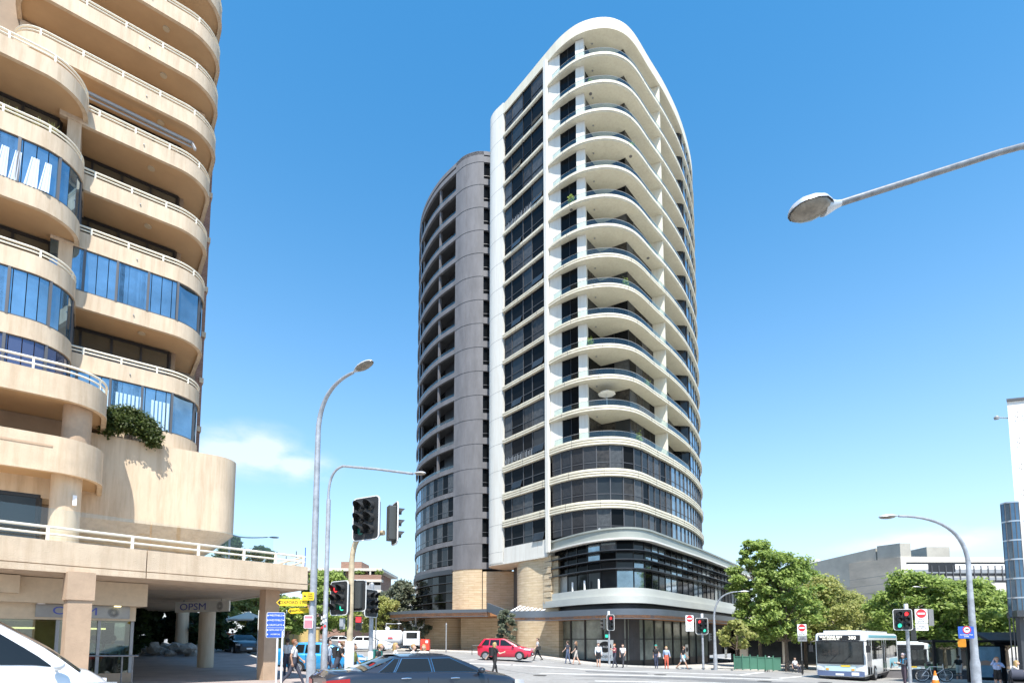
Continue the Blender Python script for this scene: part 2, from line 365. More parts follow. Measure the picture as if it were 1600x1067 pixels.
def kerbline(a, b, dz, parent, kw):
    a = Vector(a); b = Vector(b); L = (b-a).length; n = max(1, int(L/1.2)); d = (b-a)/L
    for i in range(n):
        p = a + d*(L*i/n); q = a + d*(L*(i+1)/n - .012)
        MB().bar((p.x, p.y, h(p.x, p.y)+dz-.06), (q.x, q.y, h(q.x, q.y)+dz-.06), kw, .14).build('kerb_stone', KERB, parent)
# footpath under and before the left building
fillpoly('footpath', [(-60, -5), (-13.5, 8.5), (-6.6, 16.3), (-5.6, 19.5), (-6.6, 24.0), (-14.5, 33.5), (-24, 45), (-40, 62), (-70, 62)], .12, PAVED, .16,
         kerb=[((-6.75, 16.4), (-5.75, 19.6)), ((-5.75, 19.6), (-6.75, 24)), ((-6.75, 24), (-14.6, 33.4)), ((-14.6, 33.4), (-24.1, 44.9)), ((-13.5, 8.7), (-6.75, 16.4))])
# footpath round the tower's corner
fillpoly('footpath', [(-26, 66), (-8, 57.0), (1.5, 47.5), (5.4, 44.2), (9, 43.0), (13.0, 43.4), (18, 46.5), (23, 50), (45, 74), (60, 90), (60, 99), (-26, 99)], .12, PAVE, .16,
         kerb=[((-26, 66), (-8, 57)), ((-8, 57), (1.5, 47.5)), ((1.5, 47.5), (5.4, 44.2)), ((5.4, 44.2), (9, 43)), ((9, 43), (13, 43.4)), ((13, 43.4), (18, 46.5)), ((18, 46.5), (23, 50)), ((23, 50), (45, 74))])
# footpath and plaza on the right
fillpoly('footpath', [(17.5, 16), (21.2, 26.5), (23.6, 31), (29, 37.5), (37, 46), (60, 74), (75, 74), (75, 10), (30, 8)], .12, PAVE, .16,
         kerb=[((17.6, 16.1), (21.3, 26.5)), ((21.3, 26.5), (23.7, 31)), ((23.7, 31), (29, 37.4)), ((29, 37.4), (37, 45.9))])
def stripe(name, a, b, wd, m, dz=.005):
    a = Vector(a); b = Vector(b); n = Vector((-(b-a).y, (b-a).x)).normalized()*wd/2
    return fillpoly(name, [a-n, b-n, b+n, a+n][:4] if True else 0, dz, m)
for (a, b, wd) in [((-3, 36.2), (14.5, 35.2), .32), ((-2.2, 31.6), (15.5, 31.4), .32), ((16.2, 33.2), (21, 38.2), .22), ((4, 26.5), (19.5, 27.4), .28), ((-12.5, 37.5), (-3.6, 43), .2),
                   ((-8.5, 31.5), (-1.5, 40.6), .2), ((-2.0, 40.5), (3.2, 41.6), .22), ((14.6, 35.2), (18.6, 40.6), .25), ((11, 24.2), (18, 24.9), .2)]:
    stripe('road_marking', a, b, wd, PAINT)
for poly in ([(3, 29.6), (9.5, 28.6), (10.5, 27.4), (16.5, 28.8), (12, 30.2), (6.5, 30.9)], [(12.5, 33), (15.3, 32.6), (15.9, 33.6), (13.1, 34)], [(4.5, 33.4), (8.2, 33), (8.4, 34.2), (4.6, 34.5)],
             [(-9, 27), (-6.5, 26), (-5, 28), (-7.6, 29)]):
    fillpoly('dark_road_patch', poly, .003, PATCH)

# ================================================================ the white apartment tower
FL, Z0, NF = 3.165, 12.2, 17
tw = thing('apartment_tower', 'tall cream and white apartment tower with rounded corner balconies above the glazed podium', 'tower', (9, 62, 0))
TWI = Matrix.Translation((-9, -62, 0))
class PB(MB):
    """builder whose points are in world space but whose object hangs under a parent set at a base point"""
    def build(s, name, mats, parent=None):
        o = link(name, s.mesh(name, mats), parent)
        if parent: o.matrix_parent_inverse = Matrix.Translation(parent.location).inverted()
        return o
def wpane(seg, z0, z1, th, m, name, parent):
    o = pane_on(seg, z0, z1, th, m, name, parent); o.matrix_parent_inverse = Matrix.Translation(parent.location).inverted(); return o
PWPTS = [(-.6, 67), (-2.2, 65.2), (-2.75, 63.7), (-2.3, 62.4), (-.95, 61.0), (.55, 59.2), (2.05, 57.4), (3.6, 55.5), (5.35, 53.55), (7.2, 52.3), (9.4, 51.8), (11.3, 52.1), (13.0, 53.2), (15.3, 55.75), (18.0, 58.8), (20.9, 62.7), (23.6, 67.3), (25.3, 71.2), (26.2, 75), (26.4, 79), (24.5, 84)]
PW = spline(PWPTS, .4)
pA, pB = (-.95, 61.0), (3.6, 55.5)
wing = resample([pA, pB], .5); wdir = Vector((pB[0]-pA[0], pB[1]-pA[1])).normalized(); wn = Vector((wdir.y, -wdir.x))   # outward
PB().ribbon(cut(PW, PWPTS[0], pA), 10.4, 67, .3).build('rounded_end_wall', WHITE, tw)
for z in [Z0 - .4 + FL*i for i in range(NF+1)]:
    PB().ribbon(offset(cut(PW, PWPTS[0], pA), -.004), z, z+.025, .01).build('panel_joint', GREYM, tw)
full = cut(PW, pA, PWPTS[-1]); core_poly = PW + [(10, 84), (2, 72)]
# roof
PB().ribbon(full, 65.55, 66.8, .35).build('roof_parapet', CREAM, tw)
PB().ribbon(cut(PW, PWPTS[0], pA), 67, 67.02, .31).build('roof_coping', CREAM, tw)
PB().prism(offset(PW, .12) + [(10, 84), (2, 72)], 65.62, 66.4).build('roof_slab', CREAM, tw)
PB().prism([(2, 62), (8, 56), (11, 56), (20, 68), (22, 78), (10, 82), (3, 70)], 66.4, 67.2).build('plant_deck', CONC, tw)
# inner core so that nothing is hollow
inner = [(.2, 64.5), (1.2, 61.9), (4.4, 57.5), (6.2, 56.6), (9.4, 57.0), (12.1, 55.8), (16, 60.2), (19.2, 64.4), (21, 67), (23.3, 71.5), (24.2, 75), (24, 82), (10, 83), (2, 71)]
PB().prism(inner, 5, 65.8).build('core_wall', DGREY, tw)
# pilaster between the wing and the corner
PB().box((3.72+wn.x*.02, 55.2+wn.y*.02, 38.2), (.42, .36, 54.9), math.atan2(wdir.y, wdir.x)).build('pilaster', WHITE, tw)
PB().prism([(p[0]-wn.x*1.2, p[1]-wn.y*1.2) for p in (pA, pB)][::-1] + [(pA[0]-wn.x*.02, pA[1]-wn.y*.02), (pB[0]-wn.x*.02, pB[1]-wn.y*.02)], 10.4, 12.2).build('wing_apron', WHITE, tw)
PB().prism(cut(PW, PWPTS[0], pB) + [(5.0, 57), (3, 62), (.5, 66)], 10.36, 10.6).build('wing_soffit', WHITE, tw)
fr = [0, .19, .48, .70, 1.0]; inset = .2
w0 = Vector(pA) - wn*inset; w1 = Vector(pB) - wn*inset + wdir*-.25
BLIND = mat('blind_behind_glass', (.075, .078, .08), .12, var=.3, scale=3, spec=.3, coord='World'); WARM = mat('curtain_behind_glass', (.05, .045, .04), .1, var=.5, scale=2.5, spec=.3, coord='World')
glz = [(4.45, 54.75), (5.9, 53.5), (6.95, 52.75)]
zig = [(7.7, 53.3), (9.4, 55.4), (12.05, 53.9), (15.9, 58.5)]
g2 = [(15.9, 58.5), (17.6, 60.6), (19.5, 63.6)]
ret = (21.25, 63.75)
path_flush = cut(offset(PW, .2), (21.3, 63.8), PWPTS[-1])
path_flush_o = cut(PW, (21.1, 63.3), PWPTS[-1])
path_band = cut(offset(PW, .18), (4.2, 54.9), PWPTS[-1])
bal_path = cut(offset(PW, .1), (4.15, 54.7), (21.1, 63.3))
BHT = lambda i: .82 if i <= 3 else (.54 if i <= 9 else .42)
for i in range(NF):
    z = Z0 + FL*i; zt = z + FL - (BHT(i+1) if i < NF-1 else .45); bh = BHT(i)
    # spandrel band with ribs, from the wing round the whole front (the top edge of the band is the sill above it)
    if i > 0:
        b = PB().ribbon(full, z-bh, z-.012, .3)
        ribs = 3 if i <= 3 else (2 if i <= 9 else 1)
        if ribs > 1:
            for k in range(ribs):
                hh = (bh-.06)/ribs; b.ribbon(offset(full, -.13), z-bh+.03+k*hh, z-bh+.03+k*hh+hh*.6, .125)
        else: b.ribbon(offset(full, -.08), z-bh+.1, z-.06, .075)
        b.build('floor_band', CREAM, tw)
        jn = PB(); fo = offset(full, -.135 if ribs > 1 else -.085)
        for k in range(6 + (i*5) % 4, len(fo)-2, 9): d = Vector(fo[k+1])-Vector(fo[k]); jn.box((fo[k][0], fo[k][1], z-bh/2), (.022, .02, bh-.08), math.atan2(d.y, d.x))
        jn.build('panel_joint', GREYM, tw)['kind'] = 'stuff'
        PB().prism(offset(PW, .25) + [(10, 84), (2, 72)], z-bh+.01, z-bh+.35).build('floor_slab', CREAM, tw)
    # wing windows
    fm = PB()
    for k in range(4):
        a = w0.lerp(w1, fr[k]); c = w0.lerp(w1, fr[k+1])
        wpane([a, c], z, zt, .03, [DGLASS, DGLASS, BLIND, DGLASS, DGLASS, DGLASS, DGLASS2, DGLASS, WARM][(i*5+k*3) % 9], 'window_pane', tw)
        fm.box((c.x+wn.x*.03, c.y+wn.y*.03, (z+zt)/2), (.07, .12, zt-z), math.atan2(wdir.y, wdir.x))
        if k in (1, 3) and (i + k) % 3 == 0:      # an open awning sash
            mid = (a+c)/2; sa = PB(); sa.box((mid.x+wn.x*.22, mid.y+wn.y*.22, z+.45), ((c-a).length*.8, .04, .85), M=Matrix.Rotation(math.atan2(wdir.y, wdir.x), 4, 'Z') @ Matrix.Rotation(R(-18), 4, 'X')); sa.build('open_sash', DGLASS2, tw)
    for zz in (z+.04, z+.88, zt-.04):
        fm.bar((w0.x+wn.x*.02, w0.y+wn.y*.02, zz), (w1.x+wn.x*.02, w1.y+wn.y*.02, zz), .09, .06)
    fm.build('window_frame', GREYM if i < 12 else BLACK, tw)
    if i in (3, 12):        # railing-like blinds seen in two rows
        bl = PB()
        for k in range(26):
            p = w0.lerp(w1, (k+.5)/26); bl.box((p.x+wn.x*.05, p.y+wn.y*.05, z+.45), (.09, .02, .5 + .12*(k % 3)), math.atan2(wdir.y, wdir.x))
        bl.build('balcony_blind', SIGG, tw)
    if i < 3:
        # continuous curved window band
        segs = resample(path_band, 1.28); fm = PB()
        for k in range(len(segs)-1):
            louv = k < 4
            wpane(segs[k:k+2], z, zt, .03, BLACK if louv else (SGLASS if k > 12 else ([DGLASS, DGLASS2, BLIND, DGLASS2, WARM][(k*3+i) % 5])), 'window_pane', tw)
            p = segs[k+1]; q = offset(segs[max(0, k):k+3], -.04)[1] if k+2 < len(segs) else p
            d = Vector(segs[k+1]) - Vector(segs[k]); fm.box((q[0], q[1], (z+zt)/2), (.09, .14, zt-z), math.atan2(d.y, d.x))
            if louv:
                for s_ in range(13):
                    zz = z + .9 + s_*.11; fm.bar((*segs[k], zz), (*segs[k+1], zz), .09, .035)
        fm.ribbon(offset(segs, -.05), z+.62, z+.68, .06).ribbon(offset(segs, -.05), zt-.05, zt+.0, .06)
        fm.build('window_frame', GREYM, tw)
    else:
        # recessed corner balcony
        PB().prism([(3.85, 55.4), (4.05, 55.15), (4.7, 54.7), (5.2, 55.2), (4.4, 55.9)], z-.4, zt).build('end_wall', WHITE, tw)
        wpane([(4.72, 54.75), (5.25, 54.4)], z-.4, zt, .1, WHITE, 'wall_panel', tw)
        for a, c in (((5.25, 54.4), (6.05, 53.8)), ((6.05, 53.8), (6.8, 53.25))):
            wpane([a, c], z-.4, zt, .05, DGLASS, 'door_pane', tw)
        PB().tube([(5.25, 54.35, z-.4), (5.25, 54.35, zt)], .05, 4, smooth=False).tube([(6.05, 53.75, z-.4), (6.05, 53.75, zt)], .04, 4, smooth=False).build('door_frame', BLACK, tw)
        PB().prism([(6.75, 53.1), (7.6, 52.8), (7.8, 53.35), (6.95, 53.65)], z-.4, zt).build('corner_column', WHITE, tw)
        fm = PB()
        for a, c, n in ((zig[0], zig[1], 1), (zig[1], zig[2], 2), (zig[2], zig[3], 4)):
            a = Vector(a); c = Vector(c)
            for k in range(n):
                wpane([a.lerp(c, k/n), a.lerp(c, (k+1)/n)], z-.4, zt, .04, [DGLASS, DGLASS2, BLIND, DGLASS, WARM][(k*2+i*3) % 5], 'door_pane', tw)
                q = a.lerp(c, (k+1)/n); fm.tube([(q.x, q.y, z-.4), (q.x, q.y, zt)], .05, 4, smooth=False)
        fm.build('door_frame', BLACK, tw)
        # fin wall between two balconies, sloping out to the edge
        PB().prism([(15.75, 58.25), (16.95, 57.75), (17.1, 58.0), (15.95, 58.65)], z-.4, zt).build('fin_wall', CREAM, tw)
        for k in range(2): wpane([Vector(g2[k]), Vector(g2[k+1])], z-.4, zt, .05, DGLASS2 if (k + i) % 2 else DGLASS, 'door_pane', tw)
        wpane([g2[2], (20.35, 63.68)], z-.4, zt, .06, DGLASS, 'door_pane', tw); wpane([(20.35, 63.68), ret], z-.4, zt, .06, DGLASS2, 'door_pane', tw)
        fl = resample(path_flush, 1.5); fm = PB()
        for k in range(len(fl)-1):
            wpane(fl[k:k+2], z, zt, .03, BGLASS if (k*7+i*3) % 4 else SGLASS, 'window_pane', tw)
            d = Vector(fl[k+1])-Vector(fl[k]); fm.box((fl[k][0], fl[k][1], (z+zt)/2), (.09, .14, zt-z), math.atan2(d.y, d.x))
        fm.ribbon(offset(fl, -.04), z+.8, z+.85, .05); fm.build('window_frame', BLACK, tw)
        PB().ribbon(bal_path, z-.01, z+.58, .015).build('balustrade_glass', CLEAR, tw)
        hr = PB().tube([(p[0], p[1], z+.6) for p in bal_path[::2]], .022, 5)
        hr.build('handrail', RIM, tw)
        if i % 1 == 0:
            PB().lathe([(.0, 0), (.09, 0), (.09, .05), (0, .05)], (8.6, 53.3, zt-.07), 8).build('ceiling_light', SIGG, tw)
# things kept on balconies
um = thing('parasol', 'small white parasol on a low balcony of the cream tower', 'parasol', (9.6, 53.2, Z0+FL*4))
MB().lathe([(.9, 1.75), (.02, 2.2), (.015, 2.25), (.0, 2.25)], n=8, smooth=False).build('canopy', SIGW, um); MB().tube([(0, 0, -.35), (0, 0, 2.2)], .03).build('pole', RIM, um)

# ---------------------------------------------------------------- podium
PPTS = [(2.9, 58.0), (5.0, 53.5), (7.0, 50.3), (8.8, 48.65), (10.5, 48.25), (12.2, 49.0), (14.5, 51.7), (18, 56.2), (21.5, 60.7), (29, 71.0), (36.5, 81.5)]
PP = spline(PPTS, .45)
pod = thing('podium_building', 'two storey glazed podium with horizontal blades and rounded corner below the cream tower', 'building', (12, 60, -.5))
back = [(36, 95), (12, 84), (3.2, 63)]
PB().ribbon(PP, 10.95, 11.9, .3).ribbon(offset(PP, -.12), 11.78, 11.93, .3).build('roof_fascia', mat('grey_green_panel', (.33, .35, .315), .5, .15, var=.1, scale=.5), pod)
PB().ribbon(offset(PP, -.35), 10.8, 10.95, .6).build('roof_lip', WHITE, pod)
PB().prism(offset(PP, .2) + back, 10.97, 11.4).build('roof_slab', CONC, pod)
gp = offset(PP, .75)
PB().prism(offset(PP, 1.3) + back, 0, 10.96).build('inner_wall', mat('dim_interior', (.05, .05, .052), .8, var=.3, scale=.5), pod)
seg = resample(gp, 1.6); fm = PB()
for k in range(len(seg)-1):
    c = [DGLASS, DGLASS2, SGLASS][(k*5) % 3] if k > 6 else (DGLASS2 if k in (5,) else DGLASS)
    zs = [6.5, 8.2, 9.0, 9.85, 10.85]
    for j in range(4):
        if k < 3 and j == 0: cc = mat('white_blind', (.42, .43, .42), .35, var=.05)
        elif k < 5: cc = DGLASS if j else DGLASS2
        else: cc = [DGLASS2, SGLASS, DGLASS, DGLASS2, SGLASS][(k*3+j*2) % 5]
        wpane(seg[k:k+2], zs[j]+.02, zs[j+1]-.02, .04, cc, 'window_pane', pod)
    p = seg[k]; d = Vector(seg[k+1])-Vector(seg[k]); fm.box((p[0], p[1], 8.7), (.09, .16, 4.3), math.atan2(d.y, d.x))
fm.build('window_mullions', BLACK, pod)
for zz in (8.2, 9.02, 9.87):
    PB().ribbon(offset(PP, -.12), zz, zz+.07, .75).build('sun_blade', DGREY, pod)
for i in range(4, len(seg)-1, 1):
    p = offset(PP, .25)[nearest(PP, seg[i])]
    PB().tube([(p[0], p[1], 6.5), (p[0], p[1], 7.4)], .09, 8).build('bollard_light', SIGW, pod) if i < 7 else None
for i, pxz in enumerate(((8.2, 50.4), (10.2, 49.9), (12.2, 51.0))):
    PB().tube([(*pxz, 11.4), (*pxz, 12.25)], .1, 8).build('roof_vent_pipe', SIGW, pod)
PB().ribbon(PP, 5.75, 6.5, .3).ribbon(offset(PP, -.22), 5.12, 5.78, .5).build('spandrel_band', mat('pale_grey_panel', (.52, .53, .49), .5, .1, var=.06, scale=.4), pod)
PB().prism(offset(PP, .1) + back, 5.14, 5.7).build('floor_slab', CONCD, pod)
PB().ribbon(offset(PP, .7), 4.6, 5.12, .3).build('recess_panel', DGREY, pod)
CANP = spline([(-.2, 53.2), (1.6, 52.6), (3.4, 52.2), (6.0, 49.4), (8.3, 47.3), (10.6, 46.8), (12.9, 47.8), (15.6, 50.8), (22.6, 59.8), (30, 70)], .5)
PB().ribbon(CANP, 3.68, 4.55, .2).build('canopy_fascia', mat('blue_grey_metal', (.12, .14, .165), .42, .3, var=.08, scale=.6), pod)
PB().prism(CANP + offset(PP, 1.0)[::-1][:len(PP)-4], 3.74, 4.0).build('canopy_soffit', TIMBER, pod)
PB().prism(offset(CANP, .21) + offset(PP, 1.0)[::-1][:len(PP)-4], 4.3, 4.5).build('canopy_roof', DGREY, pod)
# shopfront
sg = resample(offset(PP, 1.2), 2.3); fm = PB()
sg = [p for p in sg if p[1] < 66]
for k in range(len(sg)-1):
    zg = min(h(*sg[k]), h(*sg[k+1])) + .1
    wpane(sg[k:k+2], 1.95, 3.72, .03, SHOPG, 'shop_pane', pod); wpane(sg[k:k+2], zg, 1.9, .03, SHOPG, 'shop_pane', pod)
for k in range(len(sg)):
    p = offset(sg, -.06)[k]; fm.box((p[0], p[1], 1.5), (.13, .16, 4.7), .6)
fm.ribbon(offset(sg, -.03), 1.88, 1.97, .06).ribbon(offset(sg, -.05), -.9, h(*sg[0])*.0+.0, .1)
fm.build('shop_mullions', BLACK, pod)
# sandstone pier on the left of the podium
pier = spline([(4.7, 54.9), (3.1, 56.9), (1.5, 58.4), (.6, 60.2), (.8, 62.5)], .3)
PB().prism([(p[0], p[1]) for p in pier] + [(4, 62), (5.4, 56)], -.6, 10.36).build('sandstone_pier', SAND, pod)
# stepped stone edge blocks against the glazing
for k in range(8):
    z = 5.6 + k*.62; PB().prism([(3.3, 56.5), (3.3+.75-.09*(k % 2), 55.35), (4.6, 56.2), (3.6, 57.2)], z, z+.56).build('quoin_stone', SAND, pod)
# open slats of the canopy by the pier
M4 = PB()
for k in range(7):
    t = k/6; M4.bar((-.1+3.0*t, 53.4-.8*t, 4.62+.02), (.9+2.4*t, 56.2-1.4*t, 5.35-.45*t), .22, .06)
M4.build('canopy_slats', SIGW, pod)
M4 = PB().bar((-.2, 53.3, 4.5), (3.2, 52.45, 4.5), .12, .3).bar((-.25, 53.2, 4.2), (-2.6, 58.5, 5.35), .2, .9)
M4.build('canopy_edge_beam', MATS['blue_grey_metal'], pod)
# poster panels on the shop windows
for (px, Y, wd, hh, s1, s2) in ((946, 47.0, 1.55, 1.9, 'BURGER', 'PROJECT'), (1070, 53.3, .8, 1.6, '', ''), (1131, 60, 1.0, 2.2, '', '')):
    u = (px-800)/FPX
    for k in range(len(sg)-1):
        a, c = Vector(sg[k]), Vector(sg[k+1]); fa, fc = a.x - u*a.y*.998, c.x - u*c.y*.998
        if fa*fc <= 0: break
    az = math.atan2(c.y-a.y, c.x-a.x) - math.pi/2; nn = Vector((math.cos(az), math.sin(az))); q = a.lerp(c, fa/(fa-fc)) + nn*.16
    o = thing('window_poster', {946: 'pale poster with big black disc behind the traffic signal on the podium shopfront', 1070: 'narrow pale poster with black oval near the podium glass corner', 1131: 'tall pale poster inside the glazing behind the curved street lamp'}[px], 'poster', (q.x, q.y, .9 + (-.35 if px > 1000 else 0)))
    F = facing((0, 0, 0), az)
    MB().box((0, 0, 0), (wd, hh, .03)).build('board', mat('poster_paper', (.82, .83, .8), .6, var=.05), o).matrix_basis = F
    e = MB(); e.lathe([(.0, .0), (.5, 0), (.5, .012), (0, .012)], n=20, smooth=False); oo = e.build('disc', SIGK, o); oo.matrix_basis = F @ Matrix.Translation((0, hh*.16, .02)) @ Matrix.Diagonal((wd*.78, wd*.66, 1, 1))
    if s1: text(s1, .27, SIGW, o, F @ Matrix.Translation((0, hh*.16, .045))); text(s2, .3, SIGK, o, F @ Matrix.Translation((0, -hh*.3, .03)))

# ================================================================ the dark tower
dk = thing('dark_tower', 'dark grey concrete tower with curved recessed balconies behind the cream tower', 'tower', (-8, 74, 0))
DP = spline([(-1.4, 67.2), (-2.6, 66.75), (-3.6, 66.55), (-4.8, 66.6), (-6.3, 67.2), (-7.5, 68.3), (-10.1, 71.05), (-12.3, 74.4), (-13.8, 77.8), (-14.7, 81.6), (-15.0, 86), (-14, 92)], .4)
DP = DP[::-1]          # run so that the inside lies to the left
dks = (-3.55, 66.55); dke = (-7.5, 68.3)
solid = cut(DP, dke, dks); slot = cut(DP, dks, (-1.4, 67.2)); balc = cut(DP, (-14, 92), dke)
Fd = 3.165; D0 = 10.6; ND = 17; ztop = 65.85
PB().ribbon(solid, D0, ztop, .4).build('rounded_wall', CONC, dk)
PB().ribbon(offset(DP, .0), ztop-.5, ztop+.02, .45).build('roof_parapet', CONC, dk)
PB().prism(offset(DP, .3) + [(0, 75), (0, 92)], ztop-.45, ztop-.2).build('roof_slab', CONC, dk)
PB().prism([(-1.4, 68.2), (-6.9, 68.9), (-9.0, 72.2), (-11, 75.3), (-12.3, 78.4), (-13, 82), (-13.2, 91), (0, 91), (0, 70)], 0, ztop-.5).build('core_wall', BLACK, dk)
for i in range(ND+1):
    z = D0 + .35 + Fd*i
    if z > ztop: break
    b = PB().ribbon(offset(solid, -.035), z-.42, z+.36, .04)
    b.build('floor_band', CONC, dk)
    PB().ribbon(cut(DP, dks, (-2.1, 66.9)), z-.42, z+.4, .35).build('slot_spandrel', CONC, dk)
    PB().ribbon(offset(balc, -.03), z-.36, z+.24, .3).build('balcony_band', CONC, dk)
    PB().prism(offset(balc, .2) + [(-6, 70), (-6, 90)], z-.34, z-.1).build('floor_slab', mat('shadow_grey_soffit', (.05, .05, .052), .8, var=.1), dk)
    if i == ND: continue
    zt = z + Fd - .42
    zt2 = min(zt, ztop-.5)
    PB().ribbon(offset(cut(DP, dks, (-1.4, 67.2)), .32), z+.4, zt2, .05).build('window_pane', DGLASS, dk)
    PB().ribbon(offset(cut(DP, dks, (-2.1, 66.9)), .24), z+1.0, z+1.07, .08).build('window_rail', GREYM, dk)
    PB().tube([(*solid[5], z+.36), (*solid[5], zt2)], .02, 4).build('panel_joint', CONCD, dk)
    for q in ((-10.15, 71.2), (-13.3, 76.9)):
        PB().box((q[0]+.25, q[1]+.1, (z+zt2)/2+.15), (.28, .28, zt2-z-.1), .8).build('balcony_post', CONCD if q[0] > -11 else CONC, dk)
    if i < 4:
        bs = resample(offset(balc, .15), 1.15)
        for k in range(len(bs)-1):
            if bs[k][1] < 84: wpane(bs[k:k+2], z+.38, zt2, .04, [DGLASS2, DGLASS, BLIND, DGLASS][(k+i*3) % 4] if bs[k][1] < 75.5 else ([DGLASS2, BGLASS][k % 2] if bs[k][1] < 78 else BGLASS), 'window_pane', dk)
        fm = PB().ribbon(offset(bs, -.05), z+1.0, z+1.06, .05)
        for p in bs: fm.box((p[0], p[1], (z+zt2)/2+.15), (.08, .08, zt2-z-.3), .8)
        fm.build('window_frame', GREYM, dk)
    else:
        PB().ribbon(offset(balc, 1.6)[:-3], z-.1, zt2, .1).build('balcony_glazing', DGLASS, dk)
        PB().ribbon(offset(balc, .04), z+.24, z+.6, .015).build('balustrade_glass', CLEAR, dk)
        PB().tube([(p[0], p[1], z+.63) for p in offset(balc, .05)[::3]], .025, 4).build('handrail', GREYM, dk)
        bl_ = balc[nearest(balc, (-14.8, 83))-2:nearest(balc, (-13.4, 76.9))]
        if len(bl_) > 2: wpane([bl_[0], bl_[-1]], z+.38, zt2, .04, BGLASS, 'window_pane', dk)
# sunlit diagonal fins on the far left
# stone base
PB().ribbon(offset(solid, .02), 5.0, D0-.05, .5).build('sandstone_wall', SAND, dk)
PB().prism([(-3.6, 66.6), (.4, 66.2), (.4, 68), (-3.6, 68)], 4.9, D0-.4).build('sandstone_wall', SAND, dk)
PB().ribbon(offset(balc, -.15), D0-.5, D0+.1, .4).build('base_fascia', DGREY, dk)
bs = resample(offset(balc, .25), 1.6)
for k in range(len(bs)-1): wpane(bs[k:k+2], 5.2, D0-.5, .05, DGLASS2 if k % 2 else DGLASS, 'window_pane', dk)
for zz in (6.6, 7.8, 9.0): PB().ribbon(offset(balc, -.1), zz, zz+.07, .35).build('sun_blade', DGREY, dk)
# low canopy and lobby walls
CD = spline([(-16, 66.5), (-12, 62.4), (-8.5, 60.4), (-2.6, 58.5)], .6)
PB().ribbon(CD, 4.35, 5.15, .25).build('canopy_fascia', MATS['blue_grey_metal'], dk)
PB().prism(CD + [(0, 60), (0, 67.5), (-8, 69), (-15, 76)], 4.42, 4.8).build('canopy_soffit', TIMBER, dk)
PB().prism([(-10.6, 66.3), (-7.9, 65.6), (-6.2, 66.9), (-6.2, 70), (-10.6, 72)], -.5, 4.4).build('lobby_wall', SAND, dk)
PB().prism([(-6.1, 65.1), (1.2, 63.4), (1.2, 68.5), (-6.1, 69)], -.5, 4.4).build('lobby_wall', SAND, dk)
PB().prism([(-14, 74), (-11, 68.3), (-10.7, 69.2), (-12, 76)], -.5, 4.4).build('lobby_glazing', DGLASS2, dk)
PB().tube([(-11.2, 63.3, -.2), (-11.2, 63.3, 4.4)], .12).tube([(-13.6, 65.5, -.2), (-13.6, 65.5, 4.4)], .12).build('canopy_post', SIGG, dk)

IRON = mat('cast_iron', (.09, .085, .08), .6, .5, var=.3, scale=12)
for k, (x, y) in enumerate(((1.5, 29.5), (8.8, 32.6), (13.5, 29.4), (-2.5, 33.5), (17.2, 30.2))):
    o = MB().lathe([(.0, .0), (.36, 0), (.36, .012), (.3, .018), (0, .018)], n=24, smooth=False).build('manhole_cover', IRON); o.location = (x, y, h(x, y)+.006)
    tag(o, ['round iron manhole cover just behind the sedan bonnet', 'round iron manhole cover near the middle of the crossing', 'round iron manhole cover nearest the foreground patch on the right', 'round iron manhole cover in front of the red car', 'round iron manhole cover close to the bus nose'][k], 'manhole', 'manhole covers')
MARK = mat('tyre_mark', (.20, .20, .195), .9, var=.3, scale=2, coord='World')
for a, b, wd in (((3.5, 25.5), (16.5, 30.2), .22), ((3.2, 27.1), (15.6, 31.6), .22), ((-1, 30.5), (13.5, 37.5), .2), ((5, 24.3), (14.5, 24.9), .25), ((-4.0, 38), (1.5, 30.4), .22)):
    stripe('tyre_mark', a, b, wd, MARK, .0025)

for k, (fl, ax, ay) in enumerate(((15, 8.3, 52.9), (13, 12.6, 53.7), (11, 6.2, 53.35), (10, 14.9, 56.3), (8, 11.6, 53.0), (6, 7.9, 52.9), (5, 14.2, 55.5), (3, 12.9, 54.0))):
    o = thing('potted_plant', 'green potted plant on the %s corner balcony counted from the top of the cream tower' % {15: 'second', 13: 'fourth', 11: 'sixth', 10: 'seventh', 8: 'ninth', 6: 'eleventh', 5: 'twelfth', 3: 'fourteenth'}[fl], 'plant', (ax, ay, Z0 + FL*fl - .45), group='potted plants on the corner balconies')
    MB().lathe([(.16, 0), (.22, .4), (.2, .42)], n=12).tube([(0, 0, .4), (.03, 0, .9)], .025, 6).build('pot', CONCD, o); PLANTS = globals().get('PLANTS', []); PLANTS.append((o, k))
# ================================================================ the beige apartment building on the left
lb = thing('balcony_apartment_block', 'beige stucco apartment block with stacked rounded balconies over a shop colonnade', 'building', (-20, 28, .3))
LO = Vector((-18.4, 24.9)); E1 = Vector((.788, .616)); E2 = Vector((.616, -.788))
def LB(t, o): p = LO + E1*t + E2*o; return (p.x, p.y)
def bpath(t0, t1, o, depth, r0, r1, step=.16):
    """plan of a balcony front: back on the left, round the front, back on the right"""
    pts = []
    if r0:
        pts.append(LB(t0, o-depth))
        for k in range(9): a = math.pi/2*k/8; pts.append(LB(t0 + r0 - r0*math.cos(a), o - r0 + r0*math.sin(a)))
    else: pts.append(LB(t0, o))
    if r1:
        for k in range(13): a = math.pi/2*k/12; pts.append(LB(t1 - r1 + r1*math.sin(a), o - r1 + r1*math.cos(a)))
        pts.append(LB(t1, o-depth))
    else: pts.append(LB(t1, o))
    return pts
SOFF = mat('shaded_tan_soffit', (.50, .335, .19), .85, var=.07, scale=.8)  # stucco darkened and warmed: shade and bounce under the slabs put into the colour
SPOT = mat('recess_lamp', (.5, .42, .3), .5, var=0)
